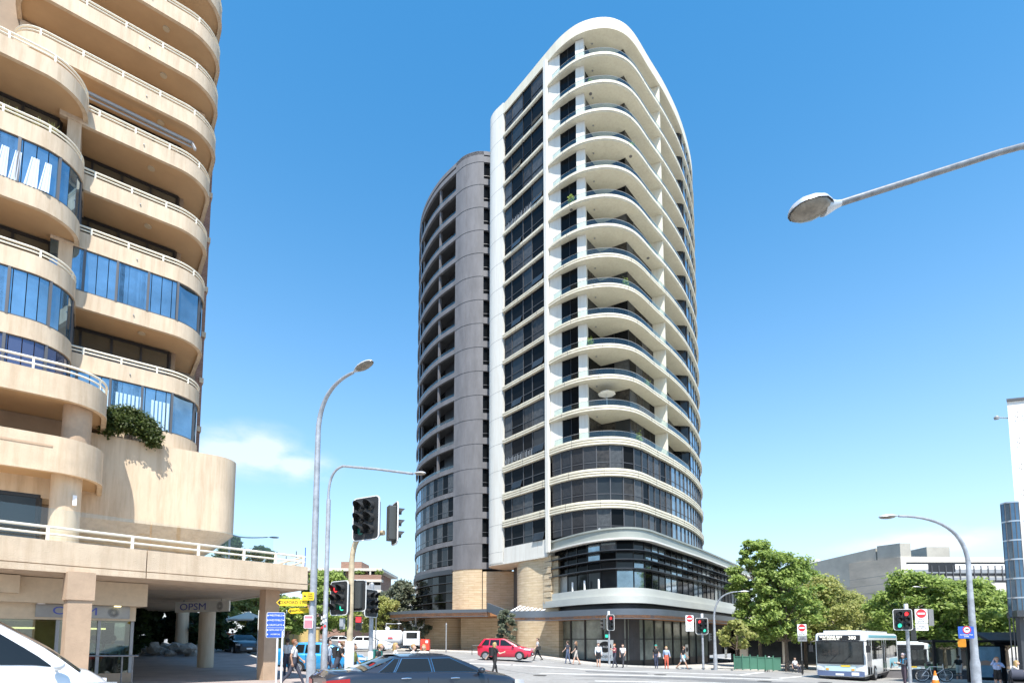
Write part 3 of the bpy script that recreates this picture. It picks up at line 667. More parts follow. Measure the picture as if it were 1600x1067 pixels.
def parapet(path, z, hgt, m=STUCCO, back=None, soff=True, groove=False):
    b = PB().ribbon(path, z, z+hgt, .16)
    b.ribbon(offset(path, -.025), z, z+.1, .03)
    b.build('balcony_parapet', m, lb)
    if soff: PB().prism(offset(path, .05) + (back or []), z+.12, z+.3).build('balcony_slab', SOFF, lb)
def rail(path, z, up=.30, n=None, posts=1.5):
    q = offset(path, .04); rs = resample(q, posts)
    t = PB().tube([(p[0], p[1], z+up) for p in q], .045, 6).tube([(p[0], p[1], z+up*.45) for p in q], .036, 6)
    t.build('handrail', RAILW, lb)
    for p in rs[1:-1]: PB().box((p[0], p[1], z+up/2), (.07, .07, up), .65).build('rail_post', RAILW, lb)
def glazing(path, z0, z1, m, wid=1.25, cut0=0, fm=GREYM, curtain=None):
    q = offset(path, .06); s = resample(q, wid); f = PB()
    for k in range(len(s)-1):
        a, b = s[k], s[k+1]
        i, j = nearest(q, a), nearest(q, b)
        straight = abs((Vector(a)-Vector(b)).length - sum((Vector(q[x])-Vector(q[x+1])).length for x in range(i, j))) < .02
        sub = resample(q[i:j+1] if j > i else [a, b], wid if straight else .42)
        for x in range(len(sub)-1): wpane(sub[x:x+2], z0, z1, .02, m, 'window_pane', lb)
        d = Vector(b)-Vector(a); f.box((b[0]+E2.x*.03, b[1]+E2.y*.03, (z0+z1)/2), (.1, .1, z1-z0), math.atan2(d.y, d.x))
    f.ribbon(offset(q, -.03), z0, z0+.06, .06).ribbon(offset(q, -.03), z1-.07, z1, .06)
    f.build('window_frame', fm, lb)
def recess(t0, t1, o, z0, z1, n=4, m=None):
    """dark sliding doors at the back of a balcony"""
    a, b = Vector(LB(t0, o)), Vector(LB(t1, o)); f = PB()
    for k in range(n):
        wpane([a.lerp(b, k/n), a.lerp(b, (k+1)/n)], z0, z1, .04, m or mat('bronze_glass', (.10, .085, .06), .12, var=.2, scale=.4, spec=.6, coord='World'), 'door_pane', lb)
        p = a.lerp(b, k/n); f.box((p.x+E2.x*.03, p.y+E2.y*.03, (z0+z1)/2), (.1, .1, z1-z0), math.atan2(E1.y, E1.x))
    f.bar((a.x, a.y, z1-.06), (b.x, b.y, z1-.06), .14, .14); f.bar((b.x, b.y, z0), (b.x, b.y, z1), .14, .14)
    f.build('door_frame', BLACK, lb)
PZ = {-1: 39.6, 0: 36.9, 1: 34.2, 2: 31.5, 3: 28.8, 4: 25.9, 5: 22.75, 6: 19.9, 7: 17.06, 8: 14.1, 9: 11.25}
# tower body behind the balconies
PB().prism([LB(-30, -2.3), LB(2.2, -2.3), LB(2.2, -5.0), LB(3.8, -5.0), LB(3.8, -17), LB(-30, -17)], 4.0, 62).build('tower_wall', mat('bronze_wall', (.30, .22, .15), .8, var=.15, scale=1), lb)
for z in PZ.values(): PB().prism([LB(3.7, -4.9), LB(3.92, -4.9), LB(3.92, -17), LB(3.7, -17)], z, z+.3).build('slab_edge', STUCCO, lb)
PB().prism([LB(3.5, -5.0+.02), LB(3.86, -5.0+.02), LB(3.86, -17), LB(3.5, -17)], 4.0, 61).build('brick_side_wall', BRICKR, lb)
upb = [LB(3.1, -2.4), LB(-4.9, -2.4)]
for n in (-1, 0, 1, 2, 3):
    p = bpath(-4.9, 3.55, -.35, 4.2, 1.2, 1.7)
    parapet(p, PZ[n], .8); rail(p, PZ[n]+.8)
    PB().prism([LB(-4.8, -2.2), LB(3.0, -2.2), LB(3.0, -2.4), LB(-4.8, -2.4)], PZ[n]+.3, PZ[n]+2.7).build('balcony_back_wall', STUCCO, lb)
    c = LB(.9, -1.2); PB().lathe([(0, 0), (.16, 0), (.16, .07), (0, .07)], (*c, PZ[n]+.06), 10).build('ceiling_light', SPOT, lb)
    for t in (0.2,): c = LB(t, -.35+.02); PB().box((*c, PZ[n]+.42), (.05, .05, .05), .65).build('drain_spout', SIGG, lb)
for n in (4, 5, 6, 7, 8, 9):
    p = bpath(-3.0, 3.3, 0, 4.4, 0, 1.6)
    parapet(p, PZ[n], .8, back=[LB(-3.0, -4.4)])
    if n in (4, 5, 6, 8): rail(p, PZ[n]+.8)
    if n in (4, 5, 6, 8): recess(-3, 1.9, -2.2, PZ[n]+.3, PZ[n-1 if n != 4 else 3]+.05, 4, None if n != 4 else STUCCO)
    if n in (6, 8): glazing(p, PZ[n+1]+.8, PZ[n]+.02, BGLASS, 1.3)
    c = LB(.2, .03); PB().box((*c, PZ[n]+.4), (.05, .05, .05), .65).build('drain_spout', SIGG, lb)
    c = LB(.6, -1.0); PB().lathe([(0, 0), (.16, 0), (.16, .07), (0, .07)], (*c, PZ[n]+.06), 10).build('ceiling_light', SPOT, lb)
# rolled awning of the fourth floor
a, b = LB(-2.2, -.9), LB(2.3, -.9)
PB().tube([(*a, PZ[4]+2.45), (*b, PZ[4]+2.45)], .09).tube([(*a, PZ[4]+2.2), (*b, PZ[4]+2.2)], .05).bar((*b, PZ[4]+2.5), (*LB(2.4, -.2), PZ[4]+1.6), .09, .12).build('rolled_awning', SIGG, lb)
# pier wall between both stacks
PB().prism([LB(-2.7, -2.3), LB(-2.2, -2.3), LB(-2.2, .0), LB(-2.7, .0)], 11, 25.9).build('pier_wall', STUCCO, lb)
# the nearer stack
LZ = {4: 26.05, 5: 22.75, 6: 19.95, 7: 17.08, 8: 14.25}
for n in (4, 5, 6, 7, 8):
    p = bpath(-12, -2.0, 1.76, 4.0, 0, 1.5)
    parapet(p, LZ[n], .82, back=[LB(-12, -2.24)])
    if n in (4, 5, 7): rail(p, LZ[n]+.82)
    if n in (5, 7): recess(-12, -3.0, -.6, LZ[n]+.3, LZ[n-1]+.05, 7)
    if n in (5, 7): glazing(p, LZ[n+1]+.82, LZ[n]+.02, BGLASS, 1.3)
    if n == 8: glazing(p, 11.6, LZ[8]+.02, mat('dusk_glass', (.10, .12, .2), .06, .5, var=0), 1.3)
PB().prism([LB(-14, -1.2), LB(-2.5, -1.2), LB(-2.5, -2.4), LB(-14, -2.4)], 4.0, 26.6).build('tower_wall', MATS['bronze_wall'], lb)
CURT = mat('white_curtain', (.60, .66, .74), .8, var=.06)
for (t, zl, wd) in [(-4.55, 5, .3), (-4.15, 5, .26), (-3.62, 5, .34), (-3.2, 5, .28)]:
    c = PB(); n = 9
    z0, z1 = LZ[6]+.84, LZ[6]+2.15 - .1*(t > -3)
    vs = []
    for j, zz in enumerate((z0, (z0+z1)/2, z1)):
        for k in range(n): q = LB(t + wd*(k/(n-1)-.5)*(1.25 - .25*j) + .05*j, 1.76+.012+.02*math.sin(k*2.3)); vs.append((*q, zz))
    c.add(vs, [(j*n+k, j*n+k+1, (j+1)*n+k+1, (j+1)*n+k) for j in range(2) for k in range(n-1)], 0, True); c.build('curtain', CURT, lb)
for (t, wd, nsl) in [(.3, 1.1, 7), (1.55, .8, 5), (-.9, .9, 6)]:
    for k in range(nsl):
        q = LB(t + wd*(k/nsl - .5), .012); c = PB().box((*q, PZ[9]+.8+.75), (.10, .012, 1.4), math.atan2(E1.y, E1.x)+.12); c.build('blind_slat', mat('pale_blue_blind', (.45, .62, .74), .6, var=.05), lb)
# the lowest, nearest stack
for n, (z, hh) in enumerate(((11.2, .98), (8.3, 1.42))):
    p = bpath(-12, -.62, 4.05, 5.2, 0, 1.5)
    parapet(p, z, hh, STUCCO2, back=[LB(-12, -1.15)])
    if n == 0: rail(p, z+hh, .42, posts=2.2)
PB().prism([LB(-11, 4.05+.02), LB(-2.2, 4.05+.02), LB(-2.2, 4.0), LB(-11, 4.0)], 9.25, 9.33).build('parapet_groove', COLM, lb)
PB().prism([LB(-14, 1.0), LB(-2, 1.0), LB(-2, -1.3), LB(-14, -1.3)], 3.9, 11.3).build('tower_wall', MATS['bronze_wall'], lb)
def lcol(t, o, z0, z1, rr, m): c = LB(t, o); PB().lathe([(rr, z0), (rr, z1)], (*c, 0), 20).build('column', m, lb)
lcol(-1.55, 3.0, 9.7, 11.35, .48, COLM)
lcol(-1.75, 3.0, 4.0, 8.45, .5, STUCCO)
c = LB(-1.45, 3.5); PB().box((*c, 7.4), (.13, .16, .4), .65).build('wall_lamp', SIGW, lb)
recess(-12, -2.6, 2.2, 4.2, 7.7, 5, DGLASS2)
PB().prism([LB(-12, 2.25), LB(-2.2, 2.25), LB(-2.2, 1.0), LB(-12, 1.0)], 7.6, 8.5).build('header_wall', STUCCO, lb)
# the planter box with rounded end, on an inward sloping base
bx = bpath(-3.2, 4.98, .8, 8.0, 0, 1.1)
PB().prism(bx + [LB(-3.2, -7.2)], 7.25, 11.1).build('planter_box', STUCCO, lb)
PB().ribbon(offset(bx, .25), 11.1, 11.16, .02).build('box_joint', COLM, lb)
q1 = bx + [LB(-3.2, -7.2)]; q2 = bpath(-3.2, 3.7, -.7, 6.5, 0, .9) + [LB(-3.2, -7.2)]
if len(q1) == len(q2):
    n = len(q1); PB().add([(p[0], p[1], 7.25) for p in q1] + [(p[0], p[1], 6.3) for p in q2], [(i, (i+1) % n, n+(i+1) % n, n+i) for i in range(n)] + [tuple(range(n, 2*n))], 0).build('box_base', STUCCO, lb)
a, b = at(170, 748, 22.3), at(196, 812, 22.8)
PB().tube([a + Vector((0, 1.3, .5)), b + Vector((0, 1.3, .5))], .03).build('drain_pipe', RAILW, lb) if False else None
PB().prism([LB(-3, -1.4), LB(3.4, -1.4), LB(3.4, -4), LB(-3, -4)], 3.9, 6.4).build('terrace_wall', DGLASS2, lb)
# ---------------------------------------------------------------- terrace over the colonnade
TC = Vector((-8.01, 21.19)); TD = Vector((.668, .744)); TN = Vector((.744, -.668)); TB = Vector((-.69, .724))
def TP(s, o): p = TC - TD*s + TN*o; return (p.x, p.y)
endp = TC + TB*36
tpoly = [TP(30, 0), TP(0, 0), (endp.x, endp.y), TP(40, -30)]
PB().prism([TP(30, -.1), (TC.x-.02, TC.y+.12), (endp.x, endp.y-.1), TP(40, -30)], 3.86, 4.1).build('terrace_slab', STUCCO, lb)
for (s0, s1) in ((30, 20), (20, 11.6), (11.58, 5.42), (5.39, 0)):
    pth = [TP(s0, 0), TP((s0+s1)/2, 0), TP(s1, 0)]
    PB().ribbon(pth, 4.06, 4.74, .22).build('terrace_parapet', STUCCO2, lb); PB().ribbon(offset(pth, -.015), 3.84, 4.03, .25).build('parapet_edge', STUCCO2, lb)
    PB().ribbon(offset(pth, .04), 4.02, 4.07, .1).build('parapet_groove', COLM, lb)
sidep = [(TC.x, TC.y), (TC.x+TB.x*10, TC.y+TB.y*10), (endp.x, endp.y)]
PB().ribbon(sidep, 4.06, 4.74, .22).build('terrace_parapet', STUCCO2, lb); PB().ribbon(sidep, 3.84, 4.03, .25).build('parapet_edge', STUCCO2, lb)
rp = [TP(30, -.1), TP(0.1, -.1), (TC.x+TB.x*34-.1, TC.y+TB.y*34)]
PB().tube([(*p, 5.13) for p in rp], .04, 8).tube([(*p, 4.93) for p in rp], .033, 8).build('handrail', RAILW, lb)
for s in (.15, 1.25, 2.4, 3.9, 5.8, 7.85, 10, 12, 14): PB().box((*TP(s, -.1), 4.93), (.075, .075, .42), .85).build('rail_post', RAILW, lb)
for k in range(1, 14): PB().box((TC.x+TB.x*k*2.4-.1, TC.y+TB.y*k*2.4, 4.93), (.075, .075, .42), .85).build('rail_post', RAILW, lb)
for s0, s1 in ((9.5, 5.25), (5.2, 1.2)): PB().ribbon([TP(s0, -.45), TP((s0+s1)/2, -.45), TP(s1, -.45)], 4.15, 5.75, .012).build('glass_screen', clear_glass('screen_glass', (.95, .97, .96)), lb)
for px, Y in ((1430/3.2, 26), (1480/3.2, 24.5), (1525/3.2, 23.5)):
    q = at(px, 880, Y); PB().tube([(q.x, Y, 4.1), (q.x, Y, 5.9)], .02, 6).build('screen_post', SIGB if px > 470 else GREYM, lb)
# colonnade
def gcol(x, y, rr, m, sq=False, z1=3.87):
    z0 = h(x, y) + .1; b = PB()
    if sq: b.prism([(x+math.cos(a+.84)*rr*1.3, y+math.sin(a+.84)*rr*1.3) for a in [math.pi/4+math.pi/2*k for k in range(4)]], z0, z1)
    else: b.lathe([(rr, z0), (rr, z1)], (x, y, 0), 24)
    return b.build('column', m, lb)
gcol(-9.65, 21.6, .30, COLM, True); gcol(-15.9, 28.4, .38, STUCCO); gcol(-23.0, 38, .40, STUCCO)
gcol(-12.75, 15.95, .31, COLM, True)
PB().prism([(-12.75+dx, 15.95+dy) for dx, dy in ((.03, -.46), (.46, .03), (-.03, .46), (-.46, -.03))], 3.05, 3.86).build('column_head', COLM, lb)
# shop: fascia, glass, plinth
def SH(s, o): return TP(s, o)
s_end = 5.0
PB().prism([SH(22, -2.1), SH(s_end-.2, -2.1), SH(s_end-.2, -5.5), SH(22, -5.5)], 3.05, 3.84).build('shop_fascia', mat('cream_fascia', (.62, .52, .38), .7, var=.08), lb)
PB().prism([SH(9.6, -1.7), SH(8.2, -1.7), SH(8.2, -2.2), SH(9.6, -2.2)], 3.3, 3.83).build('shop_fascia', MATS['cream_fascia'], lb)
PB().prism([SH(22, -2.6), SH(s_end, -2.6), SH(s_end, -5.5), SH(22, -5.5)], 2.55, 3.06).build('shop_header', MATS['cream_fascia'], lb)
INT = mat('shop_interior', (.42, .40, .24), .8, var=.3, scale=1.5, coord='World')
PB().prism([SH(22, -5.4), SH(s_end+.4, -5.4), SH(s_end+.4, -5.6), SH(22, -5.6)], .2, 2.6).build('shop_back_wall', INT, lb)
PB().prism([SH(22, -2.9), SH(s_end+.2, -2.9), SH(s_end+.2, -5.5), SH(22, -5.5)], .2, .32).build('shop_floor', COLM, lb)
PB().prism([SH(6.3, -2.72), SH(s_end, -2.72), SH(s_end, -3.0), SH(6.3, -3.0)], .2, .75).build('shop_plinth', COLM, lb)
gs = [22, 17, 12.5, 10.2, 8.6, 7.1, 6.0, s_end+.05]
for a, b in zip(gs, gs[1:]):
    wpane([SH(a, -2.8), SH(b, -2.8)], .75 if b < 5.5 else .3, 2.56, .02, clear_glass('shop_clear_glass', (.62, .70, .62), 1.6), 'shop_pane', lb)
    PB().box((*SH(b, -2.78), 1.45), (.09, .09, 2.3), .84).build('shop_mullion', SIGG if b < 13 else BLACK, lb)
wpane([SH(s_end, -2.8), SH(s_end, -5.4)], .3, 2.56, .02, MATS['shop_clear_glass'], 'shop_pane', lb)
tube_m = mat('lit_tube', (.9, .85, .5), .5, var=0, emit=(1, .88, .45), estr=1.6)
for s in (10.0, 8.0, 6.0): q = SH(s, -4.6); PB().box((*q, 2.3), (1.1, .12, .06), .84).build('strip_light', tube_m, lb)
for s in (7.6, 5.6): q = SH(s, -2.35); PB().lathe([(0, 0), (.1, 0), (.1, .03), (0, .03)], (*q, 3.02), 10).build('down_light', tube_m if s < 6 else SIGW, lb)
def burst(par, F, cx, cy, rr, m):
    b = MB()
    for k in range(24):
        a = 2*math.pi*k/24; r1 = rr*(.42 if k % 2 else .36); b.bar((cx+math.cos(a)*r1, cy+math.sin(a)*r1, .045), (cx+math.cos(a)*rr, cy+math.sin(a)*rr, .045), rr*.06, .006)
    for k in range(12):
        a = 2*math.pi*k/12; b.box((cx+math.cos(a)*rr*.24, cy+math.sin(a)*rr*.24, .045), (rr*.07, rr*.07, .006))
    b.build('sunburst_emblem', m, par).matrix_basis = F
BLUE = mat('lettering_blue', (.07, .10, .42), .5, var=0)
# wall sign on the shop fascia and hanging sign under the terrace
az = math.atan2(TN.y, TN.x)
q = SH(6.45, -2.55); sg1 = thing('shop_sign', 'grey shop sign on the fascia half hidden behind the brown pillar', 'sign', (*q, 2.83)); F = facing((0, 0, 0), az)
MB().box((0, 0, 0), (2.5, .42, .06)).build('board', mat('sign_board_grey', (.33, .33, .32), .4, .3, var=.08), sg1).matrix_basis = F
text('OPSM', .36, BLUE, sg1, F @ Matrix.Translation((-.25, 0, .035)), sx=1.3); burst(sg1, F, .78, 0, .17, GREYM)
a = at(275, 945, 27.2); b = at(359, 945, 25.9); az2 = math.atan2(-(b.x-a.x), (b.y-a.y)); d = (b-a); az2 = math.atan2(d.y, d.x) - math.pi/2
q = (a+b)/2; sg2 = thing('hanging_shop_sign', 'pale hanging shop sign with blue lettering and sunburst under the terrace', 'sign', (q.x, q.y, 3.5)); F = facing((0, 0, 0), az2); wdt = (b-a).length
MB().box((0, 0, 0), (wdt, .52, .08)).build('board', mat('sign_board_cream', (.86, .83, .75), .5, var=.06), sg2).matrix_basis = F
MB().tube([(-wdt*.35, .26, 0), (-wdt*.35, .42, 0)], .02).tube([(wdt*.35, .26, 0), (wdt*.35, .42, 0)], .02).build('hanger', GREYM, sg2).matrix_basis = F
text('OPSM', .47, BLUE, sg2, F @ Matrix.Translation((-wdt*.16, -.01, .045)), sx=1.22*wdt/2.9); burst(sg2, F, wdt*.335, 0, .22, GREYM)
hr = thing('shop_ramp_rail', 'short steel handrail beside the shop window', 'rail', (*SH(5.4, -1.6), .3))
g0 = Vector((*SH(5.4, -1.6), .3))
def rel(s, o, z): v = Vector((*SH(s, o), z)) - g0; return tuple(v)
MB().tube([rel(7.0, -1.6, 1.4), rel(5.1, -1.6, 1.36)], .03).tube([rel(6.9, -1.6, 1.4), rel(6.9, -1.6, .1)], .025).build('rail', STEEL, hr)
for s in (5.55, 5.25): MB().tube([rel(s, -1.6, 1.37), rel(s, -1.6, .1)], .025).build('post', STEEL, hr)
# ================================================================ street lamps, signals, signs
def base(x, y): return (x, y, h(x, y) + .1)
LENS = mat('lamp_lens', (.24, .21, .165), .25, var=.35, scale=8, spec=.6)
LAMPM = mat('lamp_housing', (.6, .61, .62), .35, .4, var=.08)
def luminaire(par, p, d, L=.75, wd=.3, roll=0.):
    """cobra-head lamp whose neck is at p and whose nose points along d"""
    d = Vector(d).normalized(); s_ = Vector((-d.y, d.x, 0)).normalized(); u = s_.cross(d) * -1
    if u.z < 0: u = -u
    n = 10; rows = []; p = Vector(p)
    prof = [(0, .12), (.08, .3), (.2, .62), (.4, .95), (.62, 1), (.82, .86), (.94, .58), (1, .2)]
    top = MB(); vs = []
    for t, ww in prof:
        for k in range(n+1):
            a = math.pi*k/n; vs.append(p + d*(L*t) + s_*(wd/2*ww*math.cos(a)) + u*(wd*.30*ww*math.sin(a)))
    m = n+1
    fs = [(i*m+k, i*m+k+1, (i+1)*m+k+1, (i+1)*m+k) for i in range(len(prof)-1) for k in range(n)]
    fs.append(tuple(range(m))); fs.append(tuple((len(prof)-1)*m+k for k in reversed(range(m))))
    top.add(vs, fs, 0, True); top.build('lamp_housing', LAMPM, par)
    b = MB(); vs = []
    for t, ww in prof[2:]:
        t = .06 + t*.9; 
        for k in range(n+1):
            a = math.pi*k/n; vs.append(p + d*(L*t) + s_*(wd/2*ww*.93*math.cos(a)) - u*(wd*.22*ww*math.sin(a)) - u*.004)
    b.add(vs, [(i*m+k, (i+1)*m+k, (i+1)*m+k+1, i*m+k+1) for i in range(len(prof)-3) for k in range(n)] + [tuple(reversed(range(m))), tuple((len(prof)-3)*m+k for k in range(m))], 0, True); b.build('lamp_lens', LENS, par)
def arc(p0, p1, p2, n=10):
    p0, p1, p2 = Vector(p0), Vector(p1), Vector(p2)
    return [(1-t)**2*p0 + 2*t*(1-t)*p1 + t*t*p2 for t in [k/n for k in range(n+1)]]
def lamp(label, x, y, hgt, bend, tip, r0, r1, sleeve=1.2, L=.7, m=POLEP, wd=.3, nose=None):
    """pole to height hgt, bending over at `bend` height out to tip (relative x, y, z)"""
    o = thing('street_lamp', label, 'street lamp', base(x, y), group='curved street lamps')
    z = bend
    MB().lathe([(r0*1.25, -.1), (r0*1.25, sleeve*.9), (r0, sleeve), (r0*.9, z*.5), (r1*1.2, z)], n=14).build('pole', m, o)
    tip = Vector(tip); pts = arc((0, 0, z), (tip.x*.06, tip.y*.06, z + (tip.z - z)*1.0), tip, 14)
    MB().tube(pts, [r1*1.2 - (r1*.55)*k/14 for k in range(15)], 10).build('arm', m, o)
    d = nose or (pts[-1]-pts[-2]); luminaire(o, pts[-1], d, L, wd); return o
def tipto(px, py, Y, x, y): p = at(px, py, Y); b = base(x, y); return (p.x-b[0], p.y-b[1], p.z-b[2])
x1, y1 = at(487, 1010, 15.5).x, 15.5
lamp('tall pale street lamp carrying the yellow street signs at the left corner', x1, y1, 10, at(487, 668, 15.5).z - .3, tipto(552, 582, 14.6, x1, y1), .105, .06, 1.3, .75, nose=(.75, -.45, .16))
x2, y2 = at(507, 1010, 22).x, 22
o = thing('street_lamp', 'street lamp with long near horizontal arm reaching over the traffic signals', 'street lamp', base(x2, y2), group='curved street lamps')
MB().lathe([(.13, -.1), (.13, 1.4), (.1, 1.5), (.085, at(503, 790, 22).z)], n=14).build('pole', POLEP, o)
zb = at(503, 790, 22).z - .2; tp = Vector(tipto(645, 740, 20.5, x2, y2)); k1 = Vector(tipto(520, 731, 22, x2, y2)); k2 = Vector(tipto(536, 728, 21.8, x2, y2))
MB().tube([(0, 0, zb-.2)] + arc((0, 0, zb), (-.1, 0, k1.z-.1), k2, 8) + [k2.lerp(tp, .5) + Vector((0, 0, .03)), tp], .05, 10).build('arm', POLEP, o)
luminaire(o, tp, (1, -.3, -.05), .55, .26)
# near lamp whose pole stands outside the picture on the right
o = thing('street_lamp', 'near street lamp hanging into the sky at the upper right', 'street lamp', base(9.6, 7.3), group='curved street lamps')
b0 = Vector(base(9.6, 7.3)); tp = at(1306, 320, 7.0) - b0; k1 = at(1560, 239, 7.1) - b0
MB().lathe([(.13, -.1), (.13, 1.4), (.1, 1.5), (.08, 7.6)], n=14).build('pole', POLEP, o)
MB().tube(arc((0, 0, 7.5), (0, 0, k1.z+.35), k1 + Vector((.35, 0, .1)), 8) + [k1.lerp(tp, t/4) for t in range(0, 5)], .042, 10).build('arm', STEEL, o)
MB().tube([tp + Vector((.06, 0, .02)), tp, tp + Vector((-.14, -.02, -.05)), tp + Vector((-.2, -.02, -.07))], [.045, .055, .1, .11], 10).build('neck', LAMPM, o)
luminaire(o, tp + Vector((-.02, 0, -.03)), (-.97, -.12, -.20), .66, .46)
xr, yr = at(1524, 1040, 17).x, 17
lamp('pale street lamp with long curved arm by the right kerb', xr, yr, 6, at(1500, 880, 17).z+.35, tipto(1404, 806, 17, xr, yr), .105, .055, 1.6, .62, nose=(-1, 0, -.06))
xm, ym = at(1118, 1040, 45).x, 45
lamp('pale curved street lamp in front of the podium shopfront', xm, ym, 6, at(1118, 955, 45).z, tipto(1152, 924, 44, xm, ym), .13, .07, 1.3, .9, nose=(1, -.2, 0))
xq, yq = at(1500, 1030, 48).x, 48
lamp('distant pale street lamp before the plane trees', xq, yq, 6, at(1470, 925, 48).z-1, tipto(1440, 917, 48, xq, yq), .09, .05, 1.2, .8)
xq, yq = at(352, 1000, 47).x, 47
lamp('grey street lamp whose arm shows above the terrace beyond the beige block', xq, yq, 9, at(352, 850, 47).z, tipto(418, 839, 46, xq, yq), .12, .06, 1.2, 1.0, nose=(1, 0, -.04))
xq, yq = at(603, 1010, 62).x, 62
lamp('small distant street lamp among the grey green trees', xq, yq, 6, at(603, 985, 62).z, tipto(618, 974, 62, xq, yq), .07, .05, 1, .7)

RED_ON = mat('red_signal_lit', (.7, .02, .02), .4, var=0, emit=(1, .05, .06), estr=.9)
GRN_ON = mat('green_signal_lit', (.02, .5, .35), .4, var=0, emit=(.05, .85, .55), estr=.7)
LOFF = mat('signal_lens_off', (.03, .032, .03), .2, var=0)
BOARD = mat('signal_board', (.02, .021, .022), .6, var=.05); BEDGE = mat('signal_board_edge', (.7, .7, .68), .5, var=0); HOUS = mat('signal_housing', (.05, .055, .055), .55, var=.05)
def rounded(wd, hh, r_, n=5):
    p = []
    for cx, cy, a0 in ((wd/2-r_, hh/2-r_, 0), (-wd/2+r_, hh/2-r_, 90), (-wd/2+r_, -hh/2+r_, 180), (wd/2-r_, -hh/2+r_, 270)):
        for k in range(n): a = R(a0 + 90*k/(n-1)); p.append((cx+r_*math.cos(a), cy+r_*math.sin(a)))
    return p
def head(label, loc, az, cols=1, on=(), ped=False, board=True, wd=None, hh=None, grp='traffic signal heads', sc=1.):
    """signal head; local x right, y up, z towards the traffic. on: {(col,row): material}"""
    o = thing('pedestrian_signal' if ped else 'traffic_signal', label, 'traffic light', loc, group=grp); F = facing((0, 0, 0), az) @ Matrix.Scale(sc, 4)
    rows = 2 if ped else 3; on = dict(on)
    W = wd or (.36*cols + .2); H = hh or (.34*rows + .16)
    def put(b, n, m): ob = b.build(n, m, o); ob.matrix_basis = F; return ob
    if board:
        put(MB().prism(rounded(W, H, .11), -.012, .012), 'backing_board', BOARD)
        ro = rounded(W+.035, H+.035, .125); ri = rounded(W-.02, H-.02, .1); n = len(ro); b = MB()
        b.add([(x, y, z) for z in (-.016, .016) for (x, y) in ro] + [(x, y, z) for z in (-.016, .016) for (x, y) in ri],
              [(n+i, n+(i+1) % n, 3*n+(i+1) % n, 3*n+i) for i in range(n)] + [(i, (i+1) % n, n+(i+1) % n, n+i) for i in range(n)] + [((i+1) % n, i, 2*n+i, 2*n+(i+1) % n) for i in range(n)]); put(b, 'board_edge', BEDGE)
    for c in range(cols):
        x = (c - (cols-1)/2)*.36
        put(MB().prism(rounded(.31, .33*rows, .04), -.2, -.013).add([], []), 'housing', HOUS).matrix_basis = F @ Matrix.Translation((x, 0, 0))
        for r_ in range(rows):
            y = ((rows-1)/2 - r_)*.33; rr = .12
            if ped: b = MB().box((0, 0, 0), (.24, .24, .02))
            else: b = MB().lathe([(0, .0), (rr, 0), (rr*.98, .012), (rr*.6, .03), (0, .036)], n=16)
            ob = b.build('lens', on.get((c, r_), LOFF), o); ob.matrix_basis = F @ Matrix.Translation((x, y, .014))
            v = MB(); n = 14; vs = []
            for (dz, q) in ((.013, 1.), (.28 if not ped else .16, 1.)):
                for rad in (.135, .128):
                    for k in range(n+1): a = R(-35 + 250*k/n); ln = dz if dz < .1 else dz*(.55 + .45*max(0, math.sin(a))); vs.append((rad*math.cos(a), rad*math.sin(a), ln))
            m = n+1; fs = []
            for k in range(n): fs += [(k, k+1, 2*m+k+1, 2*m+k), (m+k+1, m+k, 3*m+k, 3*m+k+1), (2*m+k, 2*m+k+1, 3*m+k+1, 3*m+k)]
            v.add(vs, fs, 0, True); put(v, 'visor', BOARD).matrix_basis = F @ Matrix.Translation((x, y, 0))
    return o
AZC = R(-90)
# pole with overhead arm on the near left corner
xs, ys = at(546, 1020, 15.3).x, 15.3; b0 = Vector(base(xs, ys))
sp = thing('signal_pole', 'rust stained signal pole with arched arm at the left corner', 'pole', b0, group='signal poles')
OCH = mat('rusty_pole_paint', (.55, .45, .30), .6, .2, var=.35, scale=3, coord='World')
ztop = at(546, 870, 15.3).z - b0.z
MB().lathe([(.1, -.1), (.1, 1.5), (.085, 1.55), (.08, ztop-.25)], n=14).build('pole', OCH, sp)
pe = at(600, 832, 15.0) - b0
MB().tube(arc((0, 0, ztop-.3), (.0, 0, pe.z+.02), (pe.x*.45, pe.y*.4, pe.z), 9) + [pe], .075, 10).build('arm', OCH, sp)
MB().lathe([(.13, 0), (.13, .7), (.11, .75)], c=(0, 0, .9), n=12).build('sleeve', SIGW, sp)
head('big overhead signal head with six hooded lamps on the arched arm', at(572, 810, 15.0), R(-118), 2, {(0, 2): mat('dim_green_lens', (.01, .12, .09), .3, var=0)}, sc=1.02)
head('overhead signal head turned sideways at the end of the arched arm', at(617, 818, 15.2), R(28), 1, sc=1.0)
head('signal head showing red and a green arrow on the rusty corner pole', at(530, 934, 15.2), R(-125), 2, {(0, 0): RED_ON, (1, 2): GRN_ON}, sc=.80)
head('dark signal head seen from behind beside the rusty corner pole', at(561, 930, 15.6), R(80), 1, board=True, sc=.75)
head('pedestrian signal showing red figure low on the corner pole', at(560, 973, 15.6), R(-75), 1, {(0, 0): RED_ON}, ped=True, board=False, sc=.62, grp='pedestrian signals')
cb = thing('signal_speaker_box', 'small grey box strapped to the rusty corner pole', 'box', at(535, 974, 15.25)); MB().box((0, 0, 0), (.14, .16, .3), .3).box((0, -.1, .02), (.1, .06, .2), .3).build('case', SIGG, cb)
xs, ys = at(579, 1020, 18.6).x, 18.6; b1 = Vector(base(xs, ys))
sp = thing('signal_pole', 'short grey signal pole just behind the rusty corner pole', 'pole', b1, group='signal poles'); MB().lathe([(.075, -.1), (.075, 3.6), (.02, 3.66)], n=12).build('pole', POLEP, sp)
MB().lathe([(.09, 0), (.09, .9)], c=(0, 0, .4), n=12).build('sleeve', SIGW, sp)
